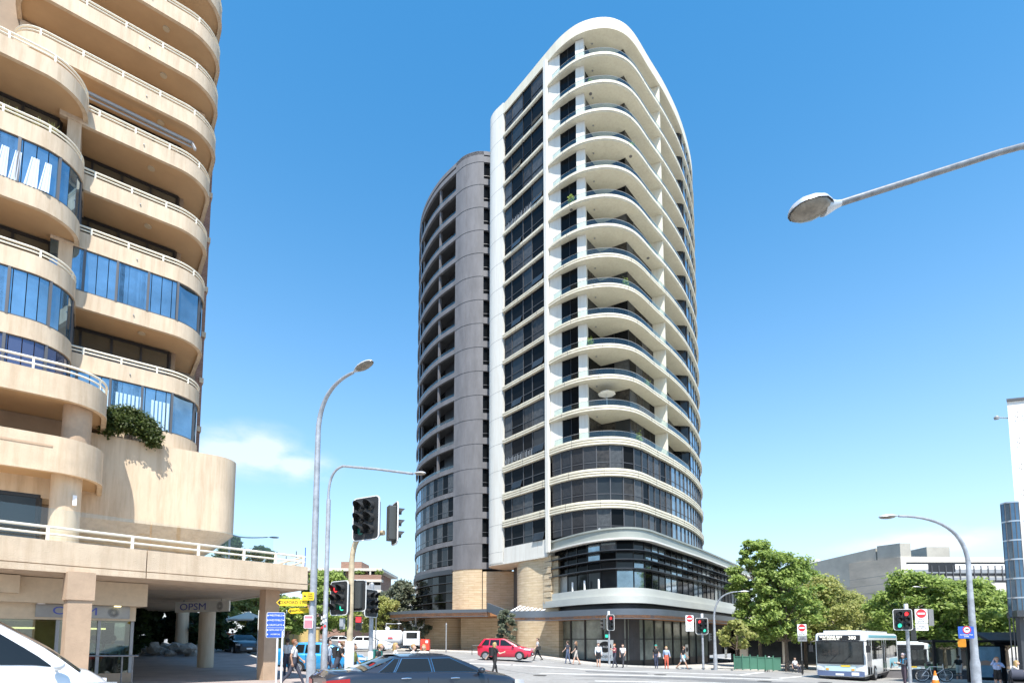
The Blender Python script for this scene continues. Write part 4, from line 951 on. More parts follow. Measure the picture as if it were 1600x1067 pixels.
head('dark pair of hooded signal columns on the grey pole behind the corner', at(580, 942, 18.3), R(-20), 2, board=True, sc=.78)
# pole by the podium corner
def sigpole(label, x, y, hgt, m=POLEP):
    o = thing('signal_pole', label, 'pole', base(x, y), group='signal poles'); MB().lathe([(.085, -.1), (.085, hgt), (.06, hgt+.02), (.02, hgt+.04)], n=12).build('pole', m, o)
    MB().lathe([(.1, 0), (.1, .3)], c=(0, 0, hgt-.26), n=12).build('cap', SIGW, o); MB().lathe([(.14, 0), (.14, .06)], c=(0, 0, -.02), n=12).build('base_flange', STEEL, o); return o
x, y = at(952, 1030, 43.6).x, 43.6; sigpole('signal pole in front of the podium poster', x, y, at(952, 957, y).z - h(x, y))
head('signal head showing red before the podium poster', at(954, 972, y-.2), R(-82), 1, {(0, 0): RED_ON}, sc=1.04)
head('signal head seen from behind on the pole by the podium poster', at(942, 974, y+.1), R(170), 1, sc=.95, board=False)
head('pedestrian signal showing green before the podium poster', at(948, 990, y-.1), R(-100), 1, {(0, 1): GRN_ON}, ped=True, board=False, sc=.95, grp='pedestrian signals')
x, y = at(1099, 1040, 42).x, 42; sigpole('signal pole beside the curved lamp by the podium', x, y, at(1099, 961, y).z - h(x, y))
head('wide signal head showing red and green before the podium colonnade', at(1096.5, 977.5, y-.2), R(-88), 2, {(0, 0): RED_ON, (1, 2): GRN_ON}, sc=1.02)
head('small signal head seen from the side low on the pole before the podium', at(1109, 995, y+.1), R(10), 1, board=False, sc=.6)
x, y = at(1421, 1040, 29).x, 29; sigpole('signal pole on the right kerb beside the white bicycle', x, y, at(1421, 947, y).z - h(x, y))
head('wide signal head with red arrow and green lamp on the right', at(1410.5, 967.5, y-.2), R(-108), 2, {(1, 0): RED_ON, (0, 2): GRN_ON}, sc=.92)
head('small dark signal head behind the right signal pole', at(1428, 990, y+.15), R(40), 1, board=False, sc=.7)

# ---------------------------------------------------------------- signs
def plate(name, label, loc, az, wd, hh, m, rr=.03, cat='sign', grp=None, back=SIGG):
    o = thing(name, label, cat, loc, group=grp); F = facing((0, 0, 0), az)
    MB().prism(rounded(wd, hh, min(rr, hh*.4)), -.008, .004).build('plate', m, o).matrix_basis = F
    return o, F
def noentry(label, loc, az, wd=.55, sub='NO\nENTRY', lower=True):
    hh = wd*1.3
    o, F = plate('no_entry_sign', label, loc, az, wd, hh, SIGW, grp='no entry signs')
    MB().lathe([(0, 0), (wd*.4, 0), (wd*.4, .004), (0, .004)], n=28, smooth=False).build('red_disc', SIGR, o).matrix_basis = F @ Matrix.Translation((0, hh*.18, .006))
    MB().box((0, 0, 0), (wd*.58, wd*.15, .004)).build('white_bar', SIGW, o).matrix_basis = F @ Matrix.Translation((0, hh*.18, .014))
    text('NO', wd*.24, SIGK, o, F @ Matrix.Translation((0, -hh*.24, .008))); text('ENTRY', wd*.22, SIGK, o, F @ Matrix.Translation((0, -hh*.40, .008)))
    if lower:
        MB().prism(rounded(wd, wd*.62, .02), -.008, .004).build('supplementary_plate', SIGW if lower == 1 else SIGG, o).matrix_basis = F @ Matrix.Translation((0, -hh*.5 - wd*.36, 0))
        text('BUSES\nEXCEPTED', wd*.17, SIGK, o, F @ Matrix.Translation((0, -hh*.5 - wd*.36, .008)))
    return o
noentry('no entry sign left of the wide signal head by the podium', at(1077.5, 969, 41.9), R(-88), .62)
noentry('no entry sign beside the red arrow signal on the right', at(1439.5, 962, 28.9), R(-105), .58)
o, F = plate('traffic_sign', 'blank grey sign seen from behind at the right signal', at(1455, 964, 29.3), R(-60), .55, .9, SIGG)
x, y = at(1253.5, 1040, 38).x, 38
sp = thing('sign_post', 'thin post carrying the no entry sign left of the bus', 'post', base(x, y)); MB().tube([(0, 0, -.1), (0, 0, at(1253, 978, y).z-h(x, y))], .035, 10).build('post', STEEL, sp); MB().lathe([(.07, 0), (.06, .9)], n=10).build('black_sleeve', SIGK, sp)
noentry('no entry sign on its own thin post left of the bus', at(1253, 983.5, 37.93), R(-98), .6, lower=2)
# direction signs at the corner lamp
def chev(name, label, loc, az, wd, hh, m, s, tm, left=True, size=.6):
    o = thing(name, label, 'sign', loc, group='yellow street name blades'); F = facing((0, 0, 0), az)
    MB().prism([(-wd/2, 0), (-wd/2+hh*.5, -hh/2), (wd/2, -hh/2), (wd/2, hh/2), (-wd/2+hh*.5, hh/2)], -.008, .004).build('plate', m, o).matrix_basis = F
    MB().prism([(-wd/2+.03, 0), (-wd/2+hh*.55, -hh/2+.02), (-wd/2+hh*.55, hh/2-.02)], .0042, .007).build('arrow_head', tm, o).matrix_basis = F
    text(s, hh*size, tm, o, F @ Matrix.Translation((0, 0, .006))); return o
chev('street_name_sign', 'upper yellow arrow blade lettered in black at the corner lamp', at(456, 941, 15.3), R(-78), .82, .19, SIGY, 'OXFORD ST', SIGK, size=.62)
chev('street_name_sign', 'lower yellow arrow blade set askew below the lettered one', at(466, 953.5, 15.35), R(-40), .62, .15, SIGY, 'GRAFTON ST', SIGK, size=.5).rotation_euler = (0, R(-8), 0)
o, F = plate('yellow_turn_sign', 'square yellow notice high on the corner lamp', at(481.5, 931, 15.32), R(-88), .33, .23, SIGY)
text('CAR\nPARK\nCARE', .062, SIGK, o, F @ Matrix.Translation((.06, 0, .006))); MB().prism([(-.13, -.02), (-.09, .05), (-.05, -.02)], .005, .007).build('arrow_head', SIGK, o).matrix_basis = F
o, F = plate('parking_sign', 'faded pink and white notice low on the corner lamp', at(482, 971, 15.33), R(-88), .255, .37, SIGW)
PINK = mat('faded_red', (.72, .22, .26), .55, var=.1); MB().box((0, 0, 0), (.225, .22, .004)).build('lower_panel', PINK, o).matrix_basis = F @ Matrix.Translation((0, -.06, .006)); MB().box((0, 0, 0), (.225, .07, .004)).build('upper_panel', PINK, o).matrix_basis = F @ Matrix.Translation((0, .13, .006))
st = thing('pole_stickers', 'ragged red and white stickers wrapped on the second lamp pole', 'stickers', at(505, 972, 21.9))
for k in range(9): a = R(-150 + 16*k); MB().box((math.cos(a)*.125, math.sin(a)*.125+.1, (k*37 % 11)*.055-.25), (.07, .012, .09+.02*(k % 3)), a+math.pi/2).build('sticker', [SIGR, SIGW, SIGW][k % 3], st)
ql = at(430.5, 976, 17.6)
sb = thing('direction_sign', 'blue direction board with white lettering on two white posts at the left corner', 'sign', (ql.x, ql.y, h(ql.x, ql.y)+.1)); F = facing((0, 0, ql.z - h(ql.x, ql.y) - .1), R(-80))
MB().prism(rounded(.56, .82, .05), -.012, .0).build('board_edge', SIGW, sb).matrix_basis = F; MB().prism(rounded(.535, .795, .045), .0, .006).build('board', SIGB, sb).matrix_basis = F
for k, s in enumerate(('WESTFIELD', 'WESTFIELD', 'EASTGATE', 'NEWLAND ST', 'HOSPITAL')):
    yy = .31 - k*.155 if k < 3 else -.16 - (k-3)*.14
    text(s, .082 if k < 3 else .065, SIGW, sb, F @ Matrix.Translation((.01, yy, .008)))
    MB().prism([(-.25, yy-.035), (-.25, yy+.035), (-.21, yy)], .006, .009).box((.245, yy, .008), (.03, .03, .003)).build('arrow_mark', SIGW, sb).matrix_basis = F
MB().box((0, -.085, .008), (.5, .008, .003)).build('divider', SIGW, sb).matrix_basis = F
zt = ql.z - h(ql.x, ql.y) - .3
for dx in (.06, .22): MB().tube([(dx, .05, -.1), (dx, .05, zt)], .03, 10).build('post', SIGW, sb)
# blue notice on the right lamp
o, F = plate('blue_notice', 'blue notice with red ringed symbol on the right street lamp', at(1509.5, 987.5, 16.78), R(-100), .43, .37, SIGB)
MB().lathe([(.085, 0), (.115, 0), (.115, .005), (.085, .005), (.085, 0)], n=24, smooth=False).build('red_ring', SIGR, o).matrix_basis = F @ Matrix.Translation((.02, .08, .006))
MB().lathe([(0, 0), (.085, 0), (.085, .003), (0, .003)], n=20, smooth=False).build('white_disc', SIGW, o).matrix_basis = F @ Matrix.Translation((.02, .08, .005))
MB().bar((-.06, .0, 0), (.06, .0, 0), .02, .004).bar((-.03, .0, 0), (0, .035, 0), .02, .004).bar((.05, 0, 0), (.02, .03, 0), .02, .004).build('symbol', SIGK, o).matrix_basis = F @ Matrix.Translation((.02, .08, .012))
text('ALCOHOL FREE\nZONE', .05, SIGW, o, F @ Matrix.Translation((0, -.1, .006)))
o, F = plate('orange_notice', 'small orange notice below the blue one on the right street lamp', at(1503, 1004, 16.8), R(-140), .2, .25, mat('sign_orange', (.75, .3, .02), .5, var=.1))

# ================================================================ trees and plants
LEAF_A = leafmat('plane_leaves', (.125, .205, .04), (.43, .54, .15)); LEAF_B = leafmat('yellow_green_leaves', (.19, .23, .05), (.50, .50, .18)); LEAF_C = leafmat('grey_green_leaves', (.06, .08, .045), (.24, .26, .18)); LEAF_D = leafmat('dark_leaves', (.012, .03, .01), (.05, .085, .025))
def leaves(cents, n, size, rng):
    """n leaf faces spread over blobs (cx,cy,cz,rx,ry,rz), denser towards each blob's shell; each leaf is a bent pair of triangles"""
    c = np.array(cents); wgt = (c[:, 3]*c[:, 4]*c[:, 5])**.7; idx = rng.choice(len(c), n, p=wgt/wgt.sum())
    d = rng.normal(size=(n, 3)); d /= np.linalg.norm(d, axis=1)[:, None]; rad = rng.random(n)**.45
    rad *= 1 + .18*rng.normal(size=n)
    p = c[idx, :3] + d*rad[:, None]*c[idx, 3:]
    nrm = d*.45 + rng.normal(size=(n, 3))*.6 + np.array([.05, -.45, .75]); nrm /= np.linalg.norm(nrm, axis=1)[:, None]
    t = np.cross(nrm, rng.normal(size=(n, 3))); t /= np.linalg.norm(t, axis=1)[:, None]; b = np.cross(nrm, t)
    s = size*(.6 + .8*rng.random(n))[:, None]
    v = np.stack([p - t*s, p + b*s*.62 + nrm*s*.12, p + t*s, p - b*s*.62 + nrm*s*.12], 1).reshape(-1, 3)
    return v
def mesh_quads(name, v, m):
    n = len(v)//4; me = bpy.data.meshes.new(name); me.vertices.add(len(v)); me.vertices.foreach_set('co', v.ravel().astype(np.float32))
    me.loops.add(n*4); me.loops.foreach_set('vertex_index', np.arange(n*4, dtype=np.int32)); me.polygons.add(n); me.polygons.foreach_set('loop_start', np.arange(0, n*4, 4, dtype=np.int32)); me.polygons.foreach_set('loop_total', np.full(n, 4, np.int32))
    me.materials.append(m); me.update(calc_edges=True); me.validate(); return me
def tree(name, label, x, y, hgt, cr, cz0, n, size, m, seed, trunk=.16, blobs=44, grp=None, lean=0., rzf=1.):
    """hgt total height, cr crown radius, cz0 height where the crown starts"""
    rng = np.random.default_rng(seed); rnd = random.Random(seed)
    o = thing(name, label, 'tree', (x, y, h(x, y)), group=grp); tr = MB(); cents = []
    top = Vector((lean, 0, hgt*.78)); fork = Vector((lean*.3, 0, max(cz0*.9, hgt*.25)))
    tr.tube([(0, 0, -.2), fork*.5 + Vector((.05, .03, 0)), fork, fork.lerp(top, .55) + Vector((.1, -.1, 0)), top], [trunk*1.25, trunk, trunk*.85, trunk*.5, trunk*.15], 9)
    for k in range(blobs):
        t = (k+.5)/blobs; a = k*2.399 + rnd.random()*.6; zz = cz0 + (hgt-cz0)*(.08 + .88*t)
        prof = math.sin(math.pi*(.16 + .78*t))**.8; rr = cr*prof*(.35 + .6*rnd.random())
        c = Vector((lean*t + rr*math.cos(a), rr*math.sin(a)*rzf, zz)); br = cr*(.13 + .15*rnd.random()); cents.append((c.x, c.y, c.z, br*1.15, br*1.15, br*.75))
        st_ = fork.lerp(top, max(0, t-.22)); mid = st_.lerp(c, .5) + Vector((0, 0, -.12*cr*rnd.random())); tr.tube([st_, mid, c], [trunk*.38*(1.1-t), trunk*.22, trunk*.06], 5, caps=False)
    tr.build('trunk', TRUNK, o); link('crown', mesh_quads('crown', leaves(cents, n, size, rng), m), o); return o
TG = 'street trees'
for (px, Y, ytop, wpx, yc, lab, m, n, sz, sd_) in [
    (1187, 55, 840, 78, 1004, 'tall plane tree standing beside the podium corner', LEAF_A, 9000, .30, 1),
    (1228, 52, 862, 95, 1012, 'leafy plane tree between the podium tree and the no entry post', LEAF_A, 8500, .28, 2),
    (1290, 58, 902, 105, 1010, 'paler yellow green tree directly above the bus roof', LEAF_B, 7500, .28, 3),
    (1345, 66, 940, 75, 1015, 'small yellowish tree between bus and signal', LEAF_B, 4500, .28, 4),
    (1432, 50, 896, 105, 1008, 'broad plane tree behind the red arrow signal', LEAF_A, 9500, .28, 5),
    (1518, 48, 908, 110, 1012, 'broad plane tree behind the right street lamp', LEAF_A, 9500, .28, 6),
    (1572, 60, 925, 70, 1012, 'plane tree next to the glass stair tower', LEAF_A, 5000, .3, 7),
    (1258, 60, 880, 90, 1008, 'leafy tree filling the gap between the plane trees left of the bus', LEAF_A, 7000, .28, 31),
    (1322, 72, 925, 90, 1012, 'yellow green tree behind the bus', LEAF_B, 6000, .28, 32),
    (1475, 58, 905, 100, 1010, 'plane tree between the two broad ones behind the bicycle', LEAF_A, 7000, .28, 33),
    (1390, 62, 930, 70, 1012, 'small plane tree left of the red arrow signal', LEAF_A, 5000, .28, 34),
    (507, 60, 893, 85, 992, 'bright green tree left of the corner signals', LEAF_A, 7000, .3, 8),
    (628, 78, 906, 62, 985, 'grey green gum tree against the dark tower', LEAF_C, 6000, .32, 9),
    (588, 66, 930, 60, 990, 'low olive tree behind the corner signals', LEAF_B, 5500, .26, 10),
    (540, 75, 915, 60, 985, 'green tree in front of the brick flats', LEAF_A, 5500, .3, 16),
    (448, 44, 935, 62, 988, 'spreading tree beyond the square pillar near the market umbrellas', LEAF_A, 6000, .2, 11),
    (392, 52, 925, 70, 988, 'light green tree framed by the colonnade', LEAF_B, 5500, .22, 12),
    (352, 60, 835, 60, 960, 'tall tree whose top shows above the terrace rail', LEAF_A, 6000, .32, 13),
    (405, 62, 852, 60, 960, 'lower tree showing right of the tall one above the terrace rail', LEAF_A, 5000, .3, 14)]:
    p = at(px, 1005, Y); zt = at(px, ytop, Y).z - h(p.x, Y); cz = max(1.0, at(px, yc, Y).z - h(p.x, Y)); cr = wpx/FPX*Y*.5*1.2
    tree('street_tree', lab, p.x, Y, zt, cr, cz, int(n*1.7), sz*.55, m, sd_, trunk=.17, grp=TG)
p = at(791, 1005, 49); tree('young_tree', 'slender young tree in front of the sandstone pier', p.x, 49, at(791, 952, 49).z-h(p.x, 49), 1.15, 1.3, 1500, .15, LEAF_C, 21, trunk=.05, blobs=16)
p = at(652, 1005, 64); tree('young_tree', 'young grey green tree at the edge of the low canopy', p.x, 64, at(640, 968, 64).z-h(p.x, 64), 1.7, 1.2, 1800, .17, LEAF_C, 22, trunk=.06, blobs=14)
p = at(1150, 1010, 48.5); tree('young_tree', 'lower pale leafy branches hanging beside the podium colonnade', p.x, 48.5, at(1170, 968, 48.5).z-h(p.x, 48.5), 1.9, 2.0, 2200, .18, LEAF_B, 23, trunk=.07, blobs=14)
for o_, k_ in PLANTS: link('foliage', mesh_quads('foliage', leaves([(0, 0, 1.15, .34, .34, .5), (.1, .05, .8, .3, .3, .3)], 420, .085, np.random.default_rng(60+k_)), LEAF_A), o_)
# shrub hanging over the planter box
rng = np.random.default_rng(5); c0 = Vector((*LB(.32, .75), 11.2))
sh = thing('hanging_shrub', 'round green shrub spilling over the beige box', 'shrub', c0)
cents = []
for k in range(22):
    t = -.85 + 1.75*(k % 11)/10; v = E1*t; up = 1.25*(1 - ((t+.1)/1.3)**2); cents.append((v.x + E2.x*(.05+.3*(k > 10)), v.y + E2.y*(.05+.3*(k > 10)), max(-.1, up*.75) - .5*(k > 10) + .1, .40, .40, .42))
link('foliage', mesh_quads('foliage', leaves(cents, 16000, .06, rng), leafmat('shrub_leaves', (.03, .055, .01), (.12, .15, .04))), sh)
MB().tube([(0, 0, -.1), (.05, 0, .5)], .05, 6).build('stem', TRUNK, sh)
# spiky balcony plants
for k, (px, py) in enumerate(((10, 172), (32, 172), (68, 200), (98, 212))):
    t, = [(-4.55, -4.2, -3.6, -3.1)[k]]; c = Vector((*LB(t, 1.35), LZ[5]+.75))
    o = thing('spiky_plant', ['leftmost spiky plant behind the near balcony rail', 'second spiky plant from the left on the near balcony', 'third spiky plant from the left on the near balcony', 'rightmost spiky plant on the curved near balcony'][k], 'plant', c, group='spiky balcony plants')
    b = MB(); rr_ = random.Random(k)
    for j in range(34):
        a = rr_.random()*6.28; e = R(rr_.uniform(5, 80)); L = rr_.uniform(.3, .52); d = Vector((math.cos(a)*math.cos(e), math.sin(a)*math.cos(e), math.sin(e))); s_ = Vector((-math.sin(a), math.cos(a), 0))*.018; cc = Vector((0, 0, .3))
        b.add([cc - s_, cc + s_, cc + d*L*.6 + s_*.8 + Vector((0, 0, .02)), cc + d*L, cc + d*L*.6 - s_*.8 + Vector((0, 0, .02))], [(0, 1, 2, 3, 4)])
    b.build('leaves', leafmat('spiky_leaves', (.16, .17, .04), (.42, .40, .16)), o); MB().lathe([(.12, -.35), (.16, 0), (.14, .02)], n=10).tube([(0, 0, 0), (0, 0, .32)], .03, 6).build('pot', COLM, o)
# dark planting and rocks behind the shop
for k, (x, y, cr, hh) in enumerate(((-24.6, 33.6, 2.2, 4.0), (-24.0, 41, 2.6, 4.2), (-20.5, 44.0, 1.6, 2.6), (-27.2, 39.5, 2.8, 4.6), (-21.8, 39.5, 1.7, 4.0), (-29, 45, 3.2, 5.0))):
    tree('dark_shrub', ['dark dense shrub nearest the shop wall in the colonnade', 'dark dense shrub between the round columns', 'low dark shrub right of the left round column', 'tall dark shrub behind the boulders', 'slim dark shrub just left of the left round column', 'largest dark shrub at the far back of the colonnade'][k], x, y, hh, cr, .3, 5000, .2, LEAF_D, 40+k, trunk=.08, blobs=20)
ROCK = mat('grey_rock', (.34, .30, .26), .9, var=.25, scale=2, bump=.6, bscale=8)
for k in range(12):
    rr_ = random.Random(90+k); px = 212 + 9*k; Y = 35.5 + (k % 3)*.7; p = at(px, 1020, Y)
    bm = bmesh.new(); bmesh.ops.create_icosphere(bm, subdivisions=2, radius=.5)
    for v in bm.verts: v.co *= 1 + rr_.uniform(-.22, .22); v.co.z *= .8
    me = bpy.data.meshes.new('rock'); bm.to_mesh(me); bm.free(); me.materials.append(ROCK)
    o = link('rock', me, None, Matrix.Translation((p.x, Y, h(p.x, Y)+.3+.35*(k % 2))) @ Matrix.Rotation(rr_.random()*6, 4, 'Z') @ Matrix.Scale(rr_.uniform(.6, .95), 4)); tag(o, ['first', 'second', 'third', 'fourth', 'fifth', 'sixth', 'seventh', 'eighth', 'ninth', 'tenth', 'eleventh', 'twelfth'][k] + ' grey boulder from the left in the rock edge below the dark shrubs', 'rock', 'boulders of the rock edge')
# ================================================================ buildings behind
BCON = mat('board_marked_concrete', (.60, .49, .38), .9, var=.22, scale=.12, bump=.3, bscale=3, streak=3, coord='World')
PALE = mat('pale_render', (.60, .56, .49), .8, var=.06, scale=.3, coord='World')
def quadwall(o, name, corners, dep, m):
    """upright slab through plan corners a->b with its own bottom and top at each end, and a thickness going back"""
    (ax, ay, a0, a1), (bx, by, b0, b1) = corners; d = Vector((bx-ax, by-ay)).normalized(); n = Vector((-d.y, d.x))*dep
    vs = [(ax, ay, a0), (bx, by, b0), (bx, by, b1), (ax, ay, a1)]; vs += [(v[0]+n.x, v[1]+n.y, v[2]) for v in vs]
    return PB().add(vs, [(0, 1, 2, 3), (7, 6, 5, 4), (3, 2, 6, 7), (0, 3, 7, 4), (1, 5, 6, 2), (0, 4, 5, 1)]).build(name, m, o)
mall = thing('shopping_mall', 'large grey concrete shopping building with stepped roofline behind the plane trees', 'building', (70, 115, -1.2))
A = at(1225, 893, 150); B = at(1407, 870, 112); C = at(1407, 848, 112); D = at(1368, 856, 119); E_ = at(1270, 878, 139)
quadwall(mall, 'side_wall', ((A.x, 150, -2, A.z), (B.x, 112, -2, B.z)), 3, BCON)
quadwall(mall, 'roof_screen', ((E_.x-2, 141, 14, at(1262, 883, 141).z), (D.x, 119, 14, D.z)), 2.0, mat('roof_screen_grey', (.40, .38, .33), .8, var=.15, scale=.3, coord='World'))
q = at(1370, 853, 118.4); quadwall(mall, 'roof_screen', ((q.x, 118.4, 15, q.z), (C.x, 112.2, 15, C.z)), 2.4, MATS['roof_screen_grey'])
q = at(1269, 876, 140); quadwall(mall, 'stair_head', ((q.x-.6, 140, 14, q.z+.3), (q.x+.7, 138.6, 14, q.z+.3)), 2, SIGW)
for k in range(9):
    zz = 1.5 + k*1.75; a, b = (A.x, 150), (B.x, 112); PB().ribbon([(a[0], a[1]-.05), ((a[0]+b[0])/2, (a[1]+b[1])/2-.05), (b[0], b[1]-.05)], zz, zz+.09, .04).build('board_joint', mat('joint_dark', (.27, .25, .23), .9, var=.1), mall)
F0 = at(1407, 870, 112); F1 = at(1600, 876, 112)
quadwall(mall, 'front_wall', ((F0.x, 112, -2, at(1407, 869, 112).z), (F1.x+20, 112, -2, at(1407, 869, 112).z - .4)), 3, PALE)
for (y0, y1, m, nm) in ((878, 881, BLACK, 'dark_strip'), (881, 889, SIGW, 'spandrel_panel'), (889, 895, SIGG, 'window_strip'), (895, 899, BLACK, 'dark_strip'), (901, 906, SIGG, 'window_strip'), (906, 909, BLACK, 'dark_strip')):
    z1, z0 = at(1420, y0, 112).z, at(1420, y1, 112).z; a = at(1416, 880, 112).x; b = F1.x + 18
    PB().prism([(a, 111.9), (b, 111.9), (b, 112.3), (a, 112.3)], z0, z1-.03).build(nm, m, mall)
for px in range(1455, 1575, 11):
    x = at(px, 890, 112).x; PB().box((x, 111.82, at(px, 895, 112).z), (.18, .1, 3.2)).build('mullion', GREYM, mall)
z1, z0 = at(1450, 881, 112).z, at(1450, 893, 112).z; PB().prism([(at(1450, 890, 112).x, 111.85), (at(1492, 890, 112).x, 111.85), (at(1492, 890, 112).x, 112), (at(1450, 890, 112).x, 112)], z0, z1).build('dark_opening', BLACK, mall)
z1, z0 = at(1466, 854, 118).z, at(1466, 872, 118).z; a, b = at(1448, 860, 118).x, at(1484, 860, 118).x; PB().prism([(a, 118), (b, 118), (b, 124), (a, 124)], z0-2, z1).build('plant_room', MATS['roof_screen_grey'], mall)
sp_ = thing('pale_shop_building', 'low pale building with dark shop awnings behind the bicycle', 'building', (42, 70, -1.2))
PB().prism([(30, 72), (60, 66), (62, 74), (32, 80)], -1.6, at(1500, 960, 70).z).build('wall', PALE, sp_)
for k in range(6): x = 31+k*4.7; PB().prism([(x, 71.6-k*.94), (x+4, 70.8-k*.94), (x+4, 71.1-k*.94), (x, 71.9-k*.94)], -1.3, 1.9).build('shop_window', DGLASS2, sp_)
PB().prism([(29.5, 70), (60, 64), (60, 66.2), (30, 72.2)], 2.0, 2.45).build('awning', BLACK, sp_)
# brick flats far left
bf = thing('brick_flats', 'far red brick flats with white balcony edges left of the dark tower', 'building', (-32, 112, 0)); Yb = 112
xa, xb = at(478, 900, Yb).x, at(599, 900, Yb).x; zt = at(540, 892, Yb).z
PB().prism([(xa, Yb), (xb-1.5, Yb), (xb-1.5, Yb+14), (xa, Yb+14)], -1, zt).build('wall', BRICKR, bf)
PB().prism([(at(528, 880, Yb).x, Yb+2), (at(561, 880, Yb).x, Yb+2), (at(561, 880, Yb).x, Yb+8), (at(528, 880, Yb).x, Yb+8)], zt, at(540, 875, Yb).z).build('lift_tower', BRICKR, bf)
PB().prism([(xa-.4, Yb-1.4), (xb, Yb-1.4), (xb, Yb+14.4), (xa-.4, Yb+14.4)], zt-.1, zt+.45).build('roof_slab', PALE, bf)
for k, yy in enumerate((906, 922, 938, 954, 970)):
    z = at(560, yy, Yb).z
    PB().prism([(at(548, 900, Yb).x, Yb-1.6), (xb, Yb-1.6), (xb, Yb), (at(548, 900, Yb).x, Yb)], z-.5, z).build('balcony_slab', PALE, bf)
    PB().prism([(xa, Yb-.1), (at(547, 900, Yb).x, Yb-.1), (at(547, 900, Yb).x, Yb-.02), (xa, Yb-.02)], z-.6, z+.1).build('floor_band', PALE, bf)
    PB().ribbon([(at(549, 900, Yb).x, Yb-1.5), (xb-2, Yb-1.5), (xb-.1, Yb-1.5)], z+.02, z+.95, .08).build('balustrade', SIGG if k % 2 else BRICKR, bf)
    for px in (505, 520, 535, 552, 566, 580, 590):
        x = at(px, 900, Yb).x; PB().box((x, Yb-.05, z+1.25), (1.3, .12, 1.6)).build('window', DGLASS2, bf)
    PB().box((at(581, 900, Yb).x, Yb-1.2, z+1.0), (.3, .3, 2.2)).build('balcony_post', PALE, bf)
for k, px in enumerate((561, 592)):
    c = (at(px, 890, Yb-1).x, Yb-1, at(px, 895, Yb-1).z); o = thing('balcony_greenery', ['green planter bush in the middle of the top balcony of the flats', 'green planter bush at the right end of the top balcony of the flats'][k], 'plant', c); link('foliage', mesh_quads('foliage', leaves([(0, 0, .2, 1.3 if k == 0 else .8, .5, .6)], 500, .2, np.random.default_rng(k)), LEAF_A), o); MB().box((0, 0, -.6), (2.2 if k == 0 else 1.2, .4, .4)).build('trough', COLM, o)
fg = thing('far_glass_block', 'far pale glass block right of the brick flats', 'building', (-31, 150, 0)); x0, x1 = at(602, 920, 150).x, at(626, 920, 150).x
PB().prism([(x0, 150), (x1+4, 150), (x1+4, 160), (x0, 160)], -1, at(610, 915, 150).z).build('wall', SGLASS, fg)
for k in range(4): z = at(610, 917+k*9, 149.8).z; PB().prism([(x0-.3, 149.7), (x1+4, 149.7), (x1+4, 149.95), (x0-.3, 149.95)], z-.3, z+.1).build('floor_band', PALE, fg)
# white building with a glazed stair on the right edge
wb = thing('white_corner_building', 'white panelled building with a blue glass stair at the right edge', 'building', (27, 26, -.8))
Yw = 27; xw = at(1590, 900, Yw).x; zt = at(1572, 627, Yw).z
PB().prism([(xw+.15, Yw), (xw+14, Yw-4), (xw+26, Yw+8), (xw+14, Yw+12)], 3.4, zt).build('wall', mat('white_panel', (.70, .69, .66), .6, var=.05, scale=.4), wb)
PB().prism([(xw+.05, Yw-.08), (xw+14, Yw-4.1), (xw+14, Yw-3.8), (xw+.45, Yw+.3)], zt-.02, zt+.1).build('coping', GREYM, wb)
for k in range(7):
    z = zt - .9 - k*1.35
    for dx in (.45, .75): PB().box((xw+dx, Yw-.06-dx*.28, z), (.035, .03, .035)).box((xw+dx, Yw-.06-dx*.28, z+.25), (.035, .03, .035)).build('panel_fixing', GREYM, wb)
stair = [(xw+.0+.40*math.cos(R(a_)), Yw+.1+.40*math.sin(R(a_))) for a_ in (165, 195, 225, 250, 275)]
zs = at(1572, 786, Yw).z
for k in range(6):
    z0 = 3.0 + (zs-3.0)*k/6; z1 = 3.0 + (zs-3.0)*(k+1)/6
    for i in range(len(stair)-1): wpane(stair[i:i+2], z0+.02, z1-.02, .03, mat('stair_blue_glass', (.10, .17, .25), .05, .6, var=.3, scale=.6, coord='World'), 'stair_pane', wb)
    PB().ribbon(offset(stair, -.03), z1-.03, z1+.04, .06).build('stair_transom', RIM, wb)
for p in stair: PB().tube([(p[0], p[1], -.6), (p[0], p[1], zs)], .03, 6).build('stair_mullion', GREYM, wb)
PB().prism([(xw-1.0, Yw-.9), (xw+8, Yw-3.2), (xw+8, Yw+1), (xw+.4, Yw+1.2)], 3.0, 3.3).build('entrance_canopy', DGREY, wb)
PB().prism([(xw+.2, Yw), (xw+14, Yw-4), (xw+24, Yw+8), (xw+13, Yw+10)], -.9, 3.0).build('ground_floor_glazing', DGLASS2, wb)
for dx in (-.35, .35): PB().box((xw+dx, Yw-.3, 1.0), (.22, .22, 4.1)).build('entrance_post', DGREY, wb)
MBc = thing('wall_camera', 'small camera on a bracket at the top of the white building', 'camera', (xw-.0, Yw, at(1560, 652, Yw).z)); MB().tube([(.3, .1, 0), (-.45, 0, .0)], .025, 6).build('bracket', SIGG, MBc); MB().lathe([(.05, .1), (.12, .02), (.1, -.08), (0, -.1)], c=(-.45, 0, -.02), n=12).build('housing', SIGG, MBc)
aw = thing('shop_awning', 'black shop awning jutting out left of the entrance canopy', 'awning', (at(1560, 985, 34).x, 34, 1.5))
MB().add([(-1.5, 0, .85), (1.6, 0, .85), (1.6, -1, .15), (-1.2, -1, .2), (-1.5, 0, .7), (1.6, 0, .7), (1.6, -1, .0), (-1.2, -1, .05)], [(0, 3, 2, 1), (4, 5, 6, 7), (3, 7, 6, 2), (0, 4, 7, 3), (1, 2, 6, 5), (0, 1, 5, 4)]).build('cloth', BLACK, aw); MB().tube([(1.2, 0, -2.4), (1.2, 0, .8)], .04).build('post', DGREY, aw)
